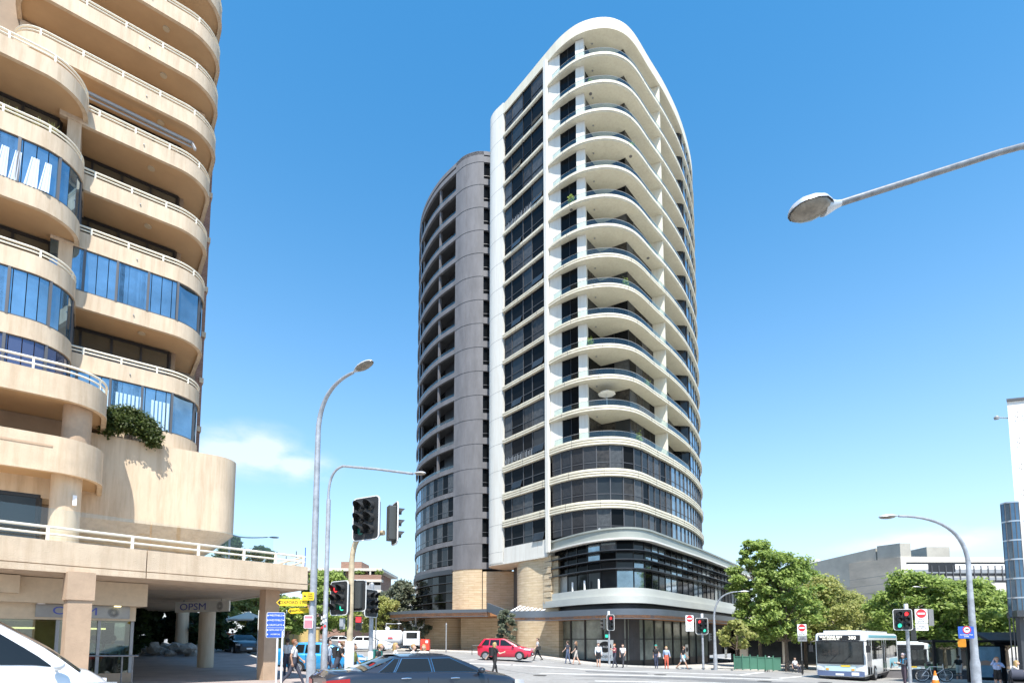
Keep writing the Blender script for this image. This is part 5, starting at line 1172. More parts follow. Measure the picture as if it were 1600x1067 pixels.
# ================================================================ street furniture
GRN = mat('green_hoarding', (.07, .19, .13), .5, var=.12, scale=1, coord='World')
gf = thing('green_fence', 'dark green sheet fence around the cafe seating under the plane tree', 'fence', base(at(1185, 1040, 47).x, 47)); g0 = Vector(gf.location)
fp = [at(px, 1040, Y) for px, Y in ((1147, 46.5), (1160, 46.0), (1172, 46.0), (1184, 46.1), (1196, 46.2), (1208, 46.6), (1220, 47.0))]
for k in range(len(fp)-1):
    a, b = fp[k], fp[k+1]; za, zb_ = h(a.x, a.y)+.15, h(b.x, b.y)+.15; d = Vector((b.x-a.x, b.y-a.y)); m = Vector(((a.x+b.x)/2-g0.x, (a.y+b.y)/2-g0.y, (za+zb_)/2-g0.z+.56))
    MB().box(m, (d.length-.03, .05, 1.06), math.atan2(d.y, d.x)).build('panel', GRN, gf); MB().box((a.x-g0.x, a.y-g0.y-.05, za-g0.z+.6), (.08, .08, 1.3)).build('post', GRN, gf)
    MB().box(m + Vector((0, -.03, .5)), (d.length, .06, .06), math.atan2(d.y, d.x)).build('top_rail', GRN, gf)
BINM = mat('post_red', (.60, .07, .04), .45, var=.08)
p = at(664.5, 1008, 55); pb = thing('red_post_box', 'red street box in front of the stone lobby', 'box', base(p.x, 55)); MB().prism(rounded(.95, .7, .1), .12, 1.15).build('body', BINM, pb); MB().prism(rounded(.85, .6, .1), 1.15, 1.22).build('lid', BINM, pb); MB().prism(rounded(.8, .55, .05), 0, .12).build('plinth', BLACK, pb); MB().box((.2, -.36, .95), (.25, .03, .25)).build('label', SIGW, pb); MB().box((-.15, -.36, .6), (.5, .03, .2)).build('panel', SIGR, pb)
p = at(1461, 1055, 29.5); cn = thing('traffic_cone', 'orange and white traffic cone before the white bicycle', 'cone', base(p.x, 29.5)); ORG = mat('cone_orange', (.80, .22, .02), .5, var=.06)
MB().box((0, 0, .03), (.46, .46, .06)).build('base', BLACK, cn); MB().lathe([(.19, .06), (.14, .3)], n=18).build('lower_cone', ORG, cn); MB().lathe([(.14, .3), (.085, .52)], n=18).build('white_band', SIGW, cn); MB().lathe([(.085, .52), (.03, .78)], n=18).build('upper_cone', ORG, cn)
def bicycle(label, x, y, az, fm, lie=.35):
    o = thing('bicycle', label, 'bicycle', base(x, y)); o.rotation_euler = (lie, 0, az); T_ = Matrix.Identity(4)
    rx = Matrix.Rotation(R(90), 4, 'X')
    for cx in (-.52, .52):
        MB().lathe([(.30, -.018), (.335, -.015), (.345, 0), (.335, .015), (.30, .018), (.30, -.018)], c=(cx, 0, .345), n=28, M=rx).build('tyre', TYRE, o)
        w_ = MB().lathe([(.285, -.012), (.305, -.012), (.305, .012), (.285, .012), (.285, -.012)], c=(cx, 0, .345), n=28, M=rx)
        for k in range(10): a = math.pi*k/10; w_.tube([(cx+.29*math.cos(a), 0, .345+.29*math.sin(a)), (cx-.29*math.cos(a), 0, .345-.29*math.sin(a))], .003, 3)
        w_.build('wheel', fm, o)
    P_ = {'bb': (-.08, 0, .3), 'seat': (-.22, 0, .82), 'head': (.36, 0, .8), 'hl': (.39, 0, .66), 'r': (-.52, 0, .345), 'f': (.52, 0, .345)}
    f = MB()
    for a, b in (('bb', 'seat'), ('bb', 'hl'), ('seat', 'head'), ('bb', 'r'), ('seat', 'r')): f.tube([P_[a], P_[b]], .018, 6)
    f.build('frame', fm, o); MB().tube([P_['f'], P_['hl'], P_['head'], (.34, 0, .95)], .016, 6).build('fork', fm, o)
    MB().tube([(.30, -.27, .97), (.38, -.1, .98), (.38, .1, .98), (.30, .27, .97)], .014, 6).build('handlebar', BLACK, o); MB().tube([(-.36, 0, .9), (-.22, 0, .91), (-.1, 0, .89)], [.07, .055, .025], 8).build('saddle', BLACK, o)
    MB().lathe([(0, -.01), (.09, -.01), (.09, .01), (0, .01)], c=(-.08, -.05, .3), n=16, M=rx).tube([(-.08, -.1, .3), (.06, -.1, .2)], .012, 5).build('crank', STEEL, o); return o
p = at(1458, 1050, 33.2); bicycle('white bicycle leaning by the right signal pole', p.x, 33.2, R(-8), SIGW, .2).scale = (1.25, 1.25, 1.15)
p = at(1236, 1035, 49); bicycle('dark bicycle parked behind the no entry post', p.x, 49, R(15), DGREY, .1)
p = at(1243, 1035, 50); bicycle('dark bicycle parked furthest from the road behind the no entry post', p.x, 50, R(10), DGREY, .1)
# bus shelter with lit poster
p = at(1535, 1040, 33.5); bs_ = thing('bus_shelter', 'black framed bus shelter with blue advertising panel', 'bus shelter', base(p.x, 33.5), R(-10))
for dx in (-2.6, -.75, 1.15, 2.6): MB().box((dx, 0, 1.25), (.14, .18, 2.5)).build('post', BLACK, bs_)
MB().box((0, .3, 2.55), (5.8, 1.5, .14)).build('roof', BLACK, bs_); MB().box((.2, 0, 1.25), (1.75, .16, 2.1)).build('advert_case', BLACK, bs_)
ad = mat('advert_blue', (.30, .52, .68), .3, var=.35, scale=1.2); MB().box((.2, -.085, 1.3), (1.5, .02, 1.85)).build('advert_panel', ad, bs_)
MB().add([(-.45, -.1, 1.25), (.15, -.1, 1.4), (.85, -.1, 1.2), (.85, -.1, 1.05), (.1, -.1, 1.1), (-.45, -.1, 1.1)], [(0, 5, 4, 1), (1, 4, 3, 2)]).build('advert_figure', mat('skin_print', (.62, .42, .32), .5, var=.05), bs_); MB().box((.65, -.1, .48), (.4, .01, .16)).build('advert_tag', SIGB, bs_)
MB().box((-1.7, .4, .45), (1.6, .4, .06)).box((-1.7, .4, .2), (.1, .3, .4)).build('bench', STEEL, bs_); MB().box((-1.7, .75, 1.3), (1.7, .02, 1.9)).build('rear_pane', CLEAR, bs_)
p = at(1454, 1030, 44); lbn = thing('litter_bin', 'dark green litter bin in the shade behind the bicycle', 'bin', base(p.x, 44)); MB().lathe([(.38, 0), (.42, .95), (.44, 1.0)], n=18).build('body', GRN, lbn); MB().lathe([(.44, 1.0), (.3, 1.15), (.0, 1.17)], n=18).build('lid', BLACK, lbn)
lw = thing('low_wall', 'low dark wall behind the bicycle and cone', 'wall', base(at(1478, 1040, 38).x, 38)); MB().box((0, 0, .25), (8.0, .4, .7), R(-12)).build('wall', CONCD, lw); MB().box((0, 0, .63), (8.1, .5, .08), R(-12)).build('coping', KERB, lw)
# market umbrellas behind the colonnade
for k, (px, Y, zz) in enumerate(((386, 50, 3.1), (458, 46, 2.9), (350, 56, 3.2))):
    p = at(px, 1000, Y); o = thing('market_umbrella', ['cream market umbrella framed between round and square pillars', 'cream market umbrella half hidden by the blue direction board', 'cream market umbrella furthest back in the colonnade gap'][k], 'umbrella', base(p.x, Y), group='cream market umbrellas')
    MB().lathe([(1.9, zz-.55), (1.9, zz-.42), (.05, zz+.25), (0, zz+.3)], n=8, smooth=False).build('canopy', mat('cream_canvas', (.70, .64, .54), .85, var=.05), o); MB().tube([(0, 0, -.1), (0, 0, zz+.2)], .035).build('pole', STEEL, o)
bw = thing('yellow_wall', 'low ochre wall behind the market umbrellas', 'wall', base(-23.3, 56)); MB().box((0, 0, 1.0), (7, .4, 2.0)).build('wall', mat('ochre_render', (.55, .40, .16), .8, var=.1), bw); MB().box((0, 0, 2.06), (7.2, .6, .12)).build('coping', KERB, bw)
p = at(362, 1000, 41); bn = thing('blue_bin', 'dark blue bin between the round columns', 'bin', base(at(312, 1000, 47).x, 47)); MB().box((0, 0, .6), (.7, .7, 1.2)).build('body', SIGB, bn); MB().box((0, 0, 1.24), (.76, .76, .08)).build('lid', SIGB, bn)
p = at(403, 1010, 27.5); po = thing('white_post', 'slim white post behind the square pillar', 'post', base(p.x, 27.5)); MB().tube([(0, 0, -.1), (0, 0, 3.0)], .045).build('post', SIGW, po)
p = at(697, 1010, 54); po = thing('white_post', 'slim pale post in front of the stone lobby wall', 'post', base(p.x, 54)); MB().tube([(0, 0, -.1), (0, 0, at(697, 977, 54).z-h(p.x, 54))], .06).lathe([(.09, 0), (.02, .2)], c=(0, 0, at(697, 977, 54).z-h(p.x, 54)), n=8).build('post', SIGG, po)
p = at(587, 1000, 50); po = thing('sign_post', 'thin grey post with signal behind the corner signals', 'post', base(p.x, 50)); MB().tube([(0, 0, -.1), (0, 0, at(587, 955, 50).z)], .06).build('post', STEEL, po)
# roadside metal barrier by the red car
p0 = Vector(base(-3.4, 46.5)); bar_ = thing('cycle_rack', 'thin metal rack behind the red car', 'rack', p0)
MB().tube([(0, 0, 0), (0, 0, .8), (.9, 0, .8), (.9, 0, 0)], .03).tube([(0, .0, .45), (.9, 0, .45)], .02).build('hoop', DGREY, bar_)
# ================================================================ vehicles
def wheel(par, c, rr, wd, nsp=5, rot=0.):
    M = Matrix.Rotation(R(90), 4, 'X')
    t = MB().lathe([(rr*.66, -wd/2), (rr*.94, -wd/2), (rr, -wd*.32), (rr, wd*.32), (rr*.94, wd/2), (rr*.66, wd/2), (rr*.66, -wd/2)], c=c, n=26, M=M).build('wheel', TYRE, par)
    s_ = -1 if c[1] < 0 else 1
    b = MB().lathe([(rr*.67, 0), (rr*.67, .02), (rr*.58, .025), (rr*.56, -.03), (0, -.03)], c=(c[0], c[1]+s_*(wd/2-.01), c[2]), n=24, M=Matrix.Rotation(R(-90*s_), 4, 'X'))
    for k in range(nsp):
        a = 2*math.pi*k/nsp + rot; b.bar((c[0]+.04*math.cos(a), c[1]+s_*(wd/2+.002), c[2]+.04*math.sin(a)), (c[0]+rr*.6*math.cos(a), c[1]+s_*(wd/2+.002), c[2]+rr*.6*math.sin(a)), .03, rr*.16)
    r_ = b.build('rim', RIM, t); return t
def interp(tab, x):
    for (a, va), (b, vb) in zip(tab, tab[1:]):
        if a <= x <= b: t = ss((x-a)/(b-a))*.5 + .5*(x-a)/(b-a); return va + (vb-va)*t
    return tab[0][1] if x < tab[0][0] else tab[-1][1]
def car(name, label, loc, rz, paint, L, W, H, top, belt, low, gh, wr=.32, wx=(.8, 3.6), roofw=.74, plates=True, windows=None, cat='car', tailz=.8, headz=.68, wheel_n=5, roof_paint=None, mirror=True, detail=True, grp=None):
    """x runs from the rear (0) to the nose (L). top: deck/bonnet height table; belt: shoulder height table; gh: greenhouse (rear base x, rear roof x, front roof x, front base x)"""
    o = thing(name, label, cat, loc, rz, grp)
    wt = [(0, .80), (.25, .93), (.8, .985), (L*.5, 1), (L-.9, .985), (L-.35, .90), (L, .66)]
    xs = sorted(set([0, .04, .12, .25] + [L*k/26 for k in range(1, 26)] + [L-.3, L-.16, L-.06, L])); vs = []; rows = 0; prof_n = 15
    for x in xs:
        w_ = W/2*interp(wt, x); zb = interp(belt, x); zt = interp(top, x); zl = interp(low, x); e = min(1, min(x, L-x)/.12)**.5; mid = (zl+zb)/2
        half = [(w_*.90, zl), (w_*.97, zl+.10), (w_*1.0, mid), (w_*.99, zb-.16), (w_*.965, zb-.05), (w_*.90, zb+.005), (w_*.6, zb + (zt-zb)*.75), (0, zt)]
        half = [(yy, mid + (zz-mid)*(.86+.14*e)) for yy, zz in half]
        row = [(x, -yy, zz) for yy, zz in half] + [(x, yy, zz) for yy, zz in reversed(half[:-1])]; vs += row
    n = prof_n; b = MB(); fs = [(i*n+k, (i+1)*n+k, (i+1)*n+k+1, i*n+k+1) for i in range(len(xs)-1) for k in range(n-1)]
    fs += [(i*n+n-1, (i+1)*n+n-1, (i+1)*n, i*n) for i in range(len(xs)-1)] + [tuple(range(n)), tuple(reversed(range((len(xs)-1)*n, len(xs)*n)))]
    b.add(vs, fs, 0, True); body = b.build('body', paint, o)
    # greenhouse: rings from belt to roof
    r0, r1, f1, f0 = gh; zr = H; N = 7; rings = []
    for j in range(N+1):
        t = j/N; s_ = math.sin(t*math.pi/2)
        xa = r0 + (r1-r0)*(t if t < .8 else t) ; xb = f0 + (f1-f0)*t
        tt = t**1.15; hw = W/2*(.905 - (.905-roofw)*tt); ring = []
        z_ = lambda x: interp(belt, max(0, min(L, x)))-.03 + (zr - .05 - interp(belt, max(0, min(L, x)))+.03)*t
        M_ = 12
        for k in range(M_+1):
            u = k/M_; x = xa + (xb-xa)*u; pin = 1 - .10*(abs(2*u-1)**5); ring.append((x, -hw*pin, z_(x)))
        rings.append(ring)
    m = len(rings[0]); vs = []; 
    for ring in rings: vs += ring + [(x, -y, z) for x, y, z in reversed(ring)]
    K = 2*m; fs = [(j*K+k, j*K+(k+1) % K, (j+1)*K+(k+1) % K, (j+1)*K+k) for j in range(N) for k in range(K)]
    g = MB().add(vs, fs, 0, True)
    # crowned roof
    top_r = rings[-1]; vs = []; q = 6
    for k in range(m):
        x, y, z = top_r[k]
        for j in range(q+1): v = -1 + 2*j/q; vs.append((x, abs(y)*v, z + .055*(1-v*v)*(1-.35*abs(2*k/(m-1)-1)**3)))
    g.add(vs, [(k*(q+1)+j, (k+1)*(q+1)+j, (k+1)*(q+1)+j+1, k*(q+1)+j+1) for k in range(m-1) for j in range(q)], 0, True)
    g.build('cabin', roof_paint or paint, o)
    def side(u_x, t, s_, off=.008):
        """point on the cabin side: x along, t from belt to roof"""
        xa = r0 + (r1-r0)*t; xb = f0 + (f1-f0)*t; u = (u_x-xa)/(xb-xa); pin = 1 - .10*(abs(2*u-1)**5)
        hw = W/2*(.905 - (.905-roofw)*t**1.15)*pin; zb = interp(belt, u_x)-.03; return Vector((u_x, s_*(hw+off), zb + (zr-.05-zb)*t))
    for s_ in (-1, 1):
        for wi, (xb0, xb1, xt0, xt1) in enumerate(windows):
            for (nm, mt, t0, t1, gx_, off) in (('window_trim', CHROME if detail else BLACK, .115, .885, .012, .004), ('side_window', CARG, .13, .87, 0, .009)):
                vs = []; c_, r_ = 7, 5
                for j in range(r_+1):
                    t = t0 + (t1-t0)*j/r_
                    for k in range(c_+1):
                        u = k/c_; xA = xb0 + (xt0-xb0)*j/r_ - gx_; xB = xb1 + (xt1-xb1)*j/r_ + gx_; vs.append(side(xA + (xB-xA)*u, t, s_, off))
                fs = [(j*(c_+1)+k, j*(c_+1)+k+1, (j+1)*(c_+1)+k+1, (j+1)*(c_+1)+k) for j in range(r_) for k in range(c_)]
                if nm == 'window_trim' and not detail: continue
                MB().add(vs, fs, 0, True).build(nm, mt, o)
    def endglass(nm, front):
        vs = []; c_, r_ = 8, 5
        for j in range(r_+1):
            t = .1 + .82*j/r_; x = (f0 + (f1-f0)*t) if front else (r0 + (r1-r0)*t); hw = W/2*(.905 - (.905-roofw)*t**1.15)*.9*.93; zb = interp(belt, x)-.03; z = zb + (zr-.05-zb)*t
            for k in range(c_+1): v = -1 + 2*k/c_; vs.append((x + (1 if front else -1)*(.012 + .07*(1-v*v)), hw*v, z + .012))
        MB().add(vs, [(j*(c_+1)+k, j*(c_+1)+k+1, (j+1)*(c_+1)+k+1, (j+1)*(c_+1)+k) for j in range(r_) for k in range(c_)], 0, True).build(nm, CARG, o)
        # fill behind the bowed glass
    endglass('windscreen', True); endglass('rear_window', False)
    for x in wx:
        for s_ in (-1, 1):
            wheel(o, (x, s_*(W/2-.10), wr), wr, .2, wheel_n, x)
            M_ = Matrix.Rotation(R(90), 4, 'X'); ar = MB()
            arc_ = [(x + (wr+.045)*math.cos(a), wr + (wr+.045)*math.sin(a)) for a in [math.pi*k/14 - .15 + .3*k/14 for k in range(15)]]
            ar.add([(px_, s_*(W/2*interp(wt, px_)+.004), pz_) for px_, pz_ in arc_] + [(x, s_*(W/2*interp(wt, x)+.004), wr*.6)], [(k, k+1, 15) for k in range(14)]); ar.build('wheel_arch', BLACK, o)
    for s_ in (-1, 1):
        tl = MB(); vs = []
        for j in range(4):
            for k in range(8):
                if k < 4: x = -.012; yy = W/2*(.46 + .33*k/3)
                else: x = .02 + .40*(k-4)/3; yy = W/2*interp(wt, x)*.995 + .012
                vs.append((x, s_*yy, tailz + .13*j/3 + .01*k))
        tl.add(vs, [(j*8+k, j*8+k+1, (j+1)*8+k+1, (j+1)*8+k) for j in range(3) for k in range(7)], 0, True); tl.build('tail_lamp', TAIL, o)
        hl = MB(); vs = []
        for j in range(4):
            for k in range(6):
                x = L - .02 - .42*k/5; vs.append((x + .012*(1-k/5), s_*(W/2*interp(wt, x)*(1 if k else .97)+.008), headz - .06 + .13*j/3 + .04*k/5))
        hl.add(vs, [(j*6+k, j*6+k+1, (j+1)*6+k+1, (j+1)*6+k) for j in range(3) for k in range(5)], 0, True); hl.build('head_lamp', HEADL, o)
        if mirror:
            xm_ = f0 - .42; p_ = side(xm_, .12, s_); mr = MB().tube([p_ + Vector((.0, -s_*.02, -.03)), p_ + Vector((.02, s_*.1, 0))], .02, 6).build('mirror', BLACK, o)
            bm = bmesh.new(); bmesh.ops.create_uvsphere(bm, u_segments=12, v_segments=8, radius=.1, matrix=Matrix.Translation(p_ + Vector((.02, s_*.17, .04))) @ Matrix.Diagonal((.85, 1.15, .75, 1))); me = bpy.data.meshes.new('mirror_shell'); bm.to_mesh(me); bm.free(); me.materials.append(paint); [setattr(f_, 'use_smooth', True) for f_ in me.polygons]; link('mirror_shell', me, mr)
        if detail:
            for xh in ((r0+f0)/2 - .62, (r0+f0)/2 + .55): zz = interp(belt, xh)-.12; MB().tube([(xh-.11, s_*(W/2*interp(wt, xh)*.99+.012), zz), (xh, s_*(W/2*interp(wt, xh)*.99+.035), zz+.01), (xh+.11, s_*(W/2*interp(wt, xh)*.99+.012), zz)], [.012, .016, .012], 6).build('door_handle', CHROME, o)
            for xd in ((r0+f0)/2 - .1, f0-.18):
                MB().tube([(xd, s_*(W/2*interp(wt, xd)*.992+.001), interp(low, xd)+.15), (xd, s_*(W/2*interp(wt, xd)+.001), .6), (xd, s_*(W/2*interp(wt, xd)*.99+.001), interp(belt, xd)-.1)], .005, 4).build('door_seam', BLACK, o)
    MB().box((L-.005, 0, .42), (.05, W*.5, .12)).build('grille', BLACK, o)
    if plates: MB().box((L+.012, 0, .42), (.02, .37, .11)).build('front_number_plate', SIGW, o); MB().box((-.012, 0, .78 if tailz > .7 else .6), (.02, .37, .11)).build('rear_number_plate', SIGW, o)
    MB().box((L/2, 0, .3), (L*.9, W*.8, .24)).build('underbody', BLACK, o)
    return o
def place(px, py, Y): p = at(px, py, Y); return (p.x, Y, h(p.x, Y))
PSED = mat('dark_blue_grey_paint', (.020, .025, .038), .28, .3, var=0, coat=1.0)
PWHT = mat('white_car_paint', (.78, .79, .8), .3, 0, var=0, coat=.8)
PRED = mat('red_car_paint', (.55, .015, .05), .3, .1, var=0, coat=1)
PBLU = mat('bright_blue_paint', (.02, .28, .58), .3, .2, var=0, coat=1)
PBLK = mat('black_car_paint', (.02, .021, .023), .3, .2, var=0, coat=1)
SEDAN = dict(L=4.9, W=1.84, H=1.46, top=[(0, 1.06), (.12, 1.13), (.6, 1.14), (1.2, 1.1), (3.3, 1.08), (4.1, .99), (4.7, .82), (4.9, .6)], belt=[(0, 1.0), (.5, 1.08), (1.5, 1.05), (3.3, 1.0), (4.3, .87), (4.9, .58)], low=[(0, .32), (.3, .22), (4.6, .2), (4.9, .26)],
             gh=(.62, 1.6, 2.8, 3.85), wx=(1.02, 3.95), windows=[(1.05, 1.36, 1.46, 1.56), (1.41, 2.25, 1.62, 2.23), (2.33, 3.45, 2.31, 2.78)], roofw=.66, wr=.325)
psi = R(34)
sed = car('sedan', 'dark blue grey sedan crossing the foreground', (-4.28, 12.1, h(-3, 12.5)+.05), psi, PSED, tailz=.77, **SEDAN)
sed.scale = (1.05, 1, 1)
b_ = MB().lathe([(.040, 0), (.046, 0), (.046, .012), (.040, .012), (.040, 0)], n=20)
for k in range(3): a = R(90+120*k); b_.bar((0, 0, .006), (.042*math.cos(a), .042*math.sin(a), .006), .008, .008)
b_.build('boot_emblem', CHROME, sed).matrix_basis = facing((-.02, 0, 1.07), R(180))
van = dict(L=4.9, W=1.92, H=1.86, top=[(0, 1.1), (3.0, 1.12), (3.9, 1.10), (4.5, .96), (4.8, .78), (4.9, .6)], belt=[(0, 1.02), (3.0, 1.02), (3.8, .99), (4.5, .85), (4.9, .58)], low=[(0, .3), (.3, .24), (4.5, .22), (4.9, .28)],
           gh=(.08, .4, 3.2, 4.5), wx=(.95, 3.85), windows=[(.3, 1.25, .5, 1.27), (1.34, 2.28, 1.36, 2.26), (2.4, 4.05, 2.38, 3.2)], roofw=.72, wr=.34)
q = at(176, 1050, 9.6); a = R(43); Lx = Vector((math.cos(a), math.sin(a)))*4.9
car('people_carrier', 'white people carrier cut off by the left edge of the picture', (q.x-Lx.x, 9.6-Lx.y, h(q.x, 8.5)+.31), a, PWHT, detail=False, **van)
HATCH = dict(L=3.85, W=1.68, H=1.53, top=[(0, 1.0), (2.4, 1.03), (3.1, .98), (3.6, .84), (3.85, .6)], belt=[(0, .98), (2.4, .95), (3.1, .9), (3.55, .76), (3.85, .56)], low=[(0, .3), (.3, .22), (3.6, .2), (3.85, .26)],
             gh=(.05, .42, 1.95, 3.05), wx=(.62, 3.1), windows=[(.3, .85, .55, .88), (.92, 1.62, .95, 1.6), (1.7, 2.65, 1.68, 1.98)], roofw=.68, wr=.29)
q = place(750, 1030, 39.3); car('hatchback', 'small red hatchback before the stone pier', (q[0], 39.6, q[2]), R(-14), PRED, detail=False, headz=.72, **HATCH)
q = place(452, 1020, 27.5); car('hatchback', 'bright blue hatchback behind the corner lamp pole', (q[0], 27.5, h(q[0], 27.5)), R(8), PBLU, detail=False, **HATCH)
q = place(395, 1010, 40); car('sedan', 'black sedan parked beyond the square pillar', (q[0]-2.6, 42.5, h(q[0], 40)), R(-52), PBLK, detail=False, **SEDAN)
q = place(371, 1010, 45); car('hatchback', 'dark grey hatchback parked second in the row beyond the colonnade', (q[0]-2.0, 48, h(q[0], 46)), R(-52), mat('dark_grey_car_paint', (.09, .095, .1), .3, .3, var=0, coat=1), detail=False, **HATCH)
q = place(345, 1010, 50); car('people_carrier', 'white van with open back parked furthest in the colonnade gap', (q[0]-2.5, 52, h(q[0], 50)), R(-50), PWHT, detail=False, **van)
q = place(370, 1010, 54); car('hatchback', 'red hatchback half hidden behind the workers', (q[0]-1, 54, h(q[0], 54)), R(-40), PRED, detail=False, **HATCH)
for k, (px, Y, rz, pt, sp, lab) in enumerate(((548, 52, 4, PWHT, SEDAN, 'white sedan waiting behind the corner signals'), (455, 31, 6, PBLU, SEDAN, 'blue sedan partly hidden behind the square pillar'), (622, 66, -70, PWHT, HATCH, 'white hatchback in the far side street'), (512, 58, 3, mat('silver_car_paint', (.45, .47, .49), .3, .6, var=0, coat=1), SEDAN, 'silver sedan behind the two lamp poles'))):
    q = place(px, 1010, Y); car('sedan' if sp is SEDAN else 'hatchback', lab, (q[0]-1, Y, q[2]), R(rz), pt, detail=False, **sp)
# white tanker style trailer in the side street
q = place(608, 1010, 57); tk = thing('service_truck', 'white service truck with rounded tank in the side street', 'truck', q, R(5))
MB().tube([(-1.9, 0, 1.35), (-1.7, 0, 1.35), (1.2, 0, 1.35), (1.4, 0, 1.35)], [.6, .8, .8, .6], 18).build('tank', PWHT, tk); MB().box((0, 0, .55), (4.6, 1.5, .22)).build('chassis', DGREY, tk); MB().prism([(1.55, -.95), (3.2, -.95), (3.2, .95), (1.55, .95)], .6, 2.05).build('cab', PWHT, tk)
MB().box((2.4, -.96, 1.6), (1.1, .03, .6)).build('cab_window', CARG, tk); MB().box((3.21, 0, 1.6), (.03, 1.6, .65)).build('windscreen', CARG, tk); MB().box((.2, -.82, 1.35), (.5, .03, .14)).build('red_label', SIGR, tk); MB().lathe([(.2, 0), (.25, .25), (.12, .4)], c=(-.2, 0, 2.1), n=12).build('hatch', PWHT, tk)
for x in (-1.4, 2.5):
    for s_ in (-1, 1): wheel(tk, (x, s_*.82, .42), .42, .25)
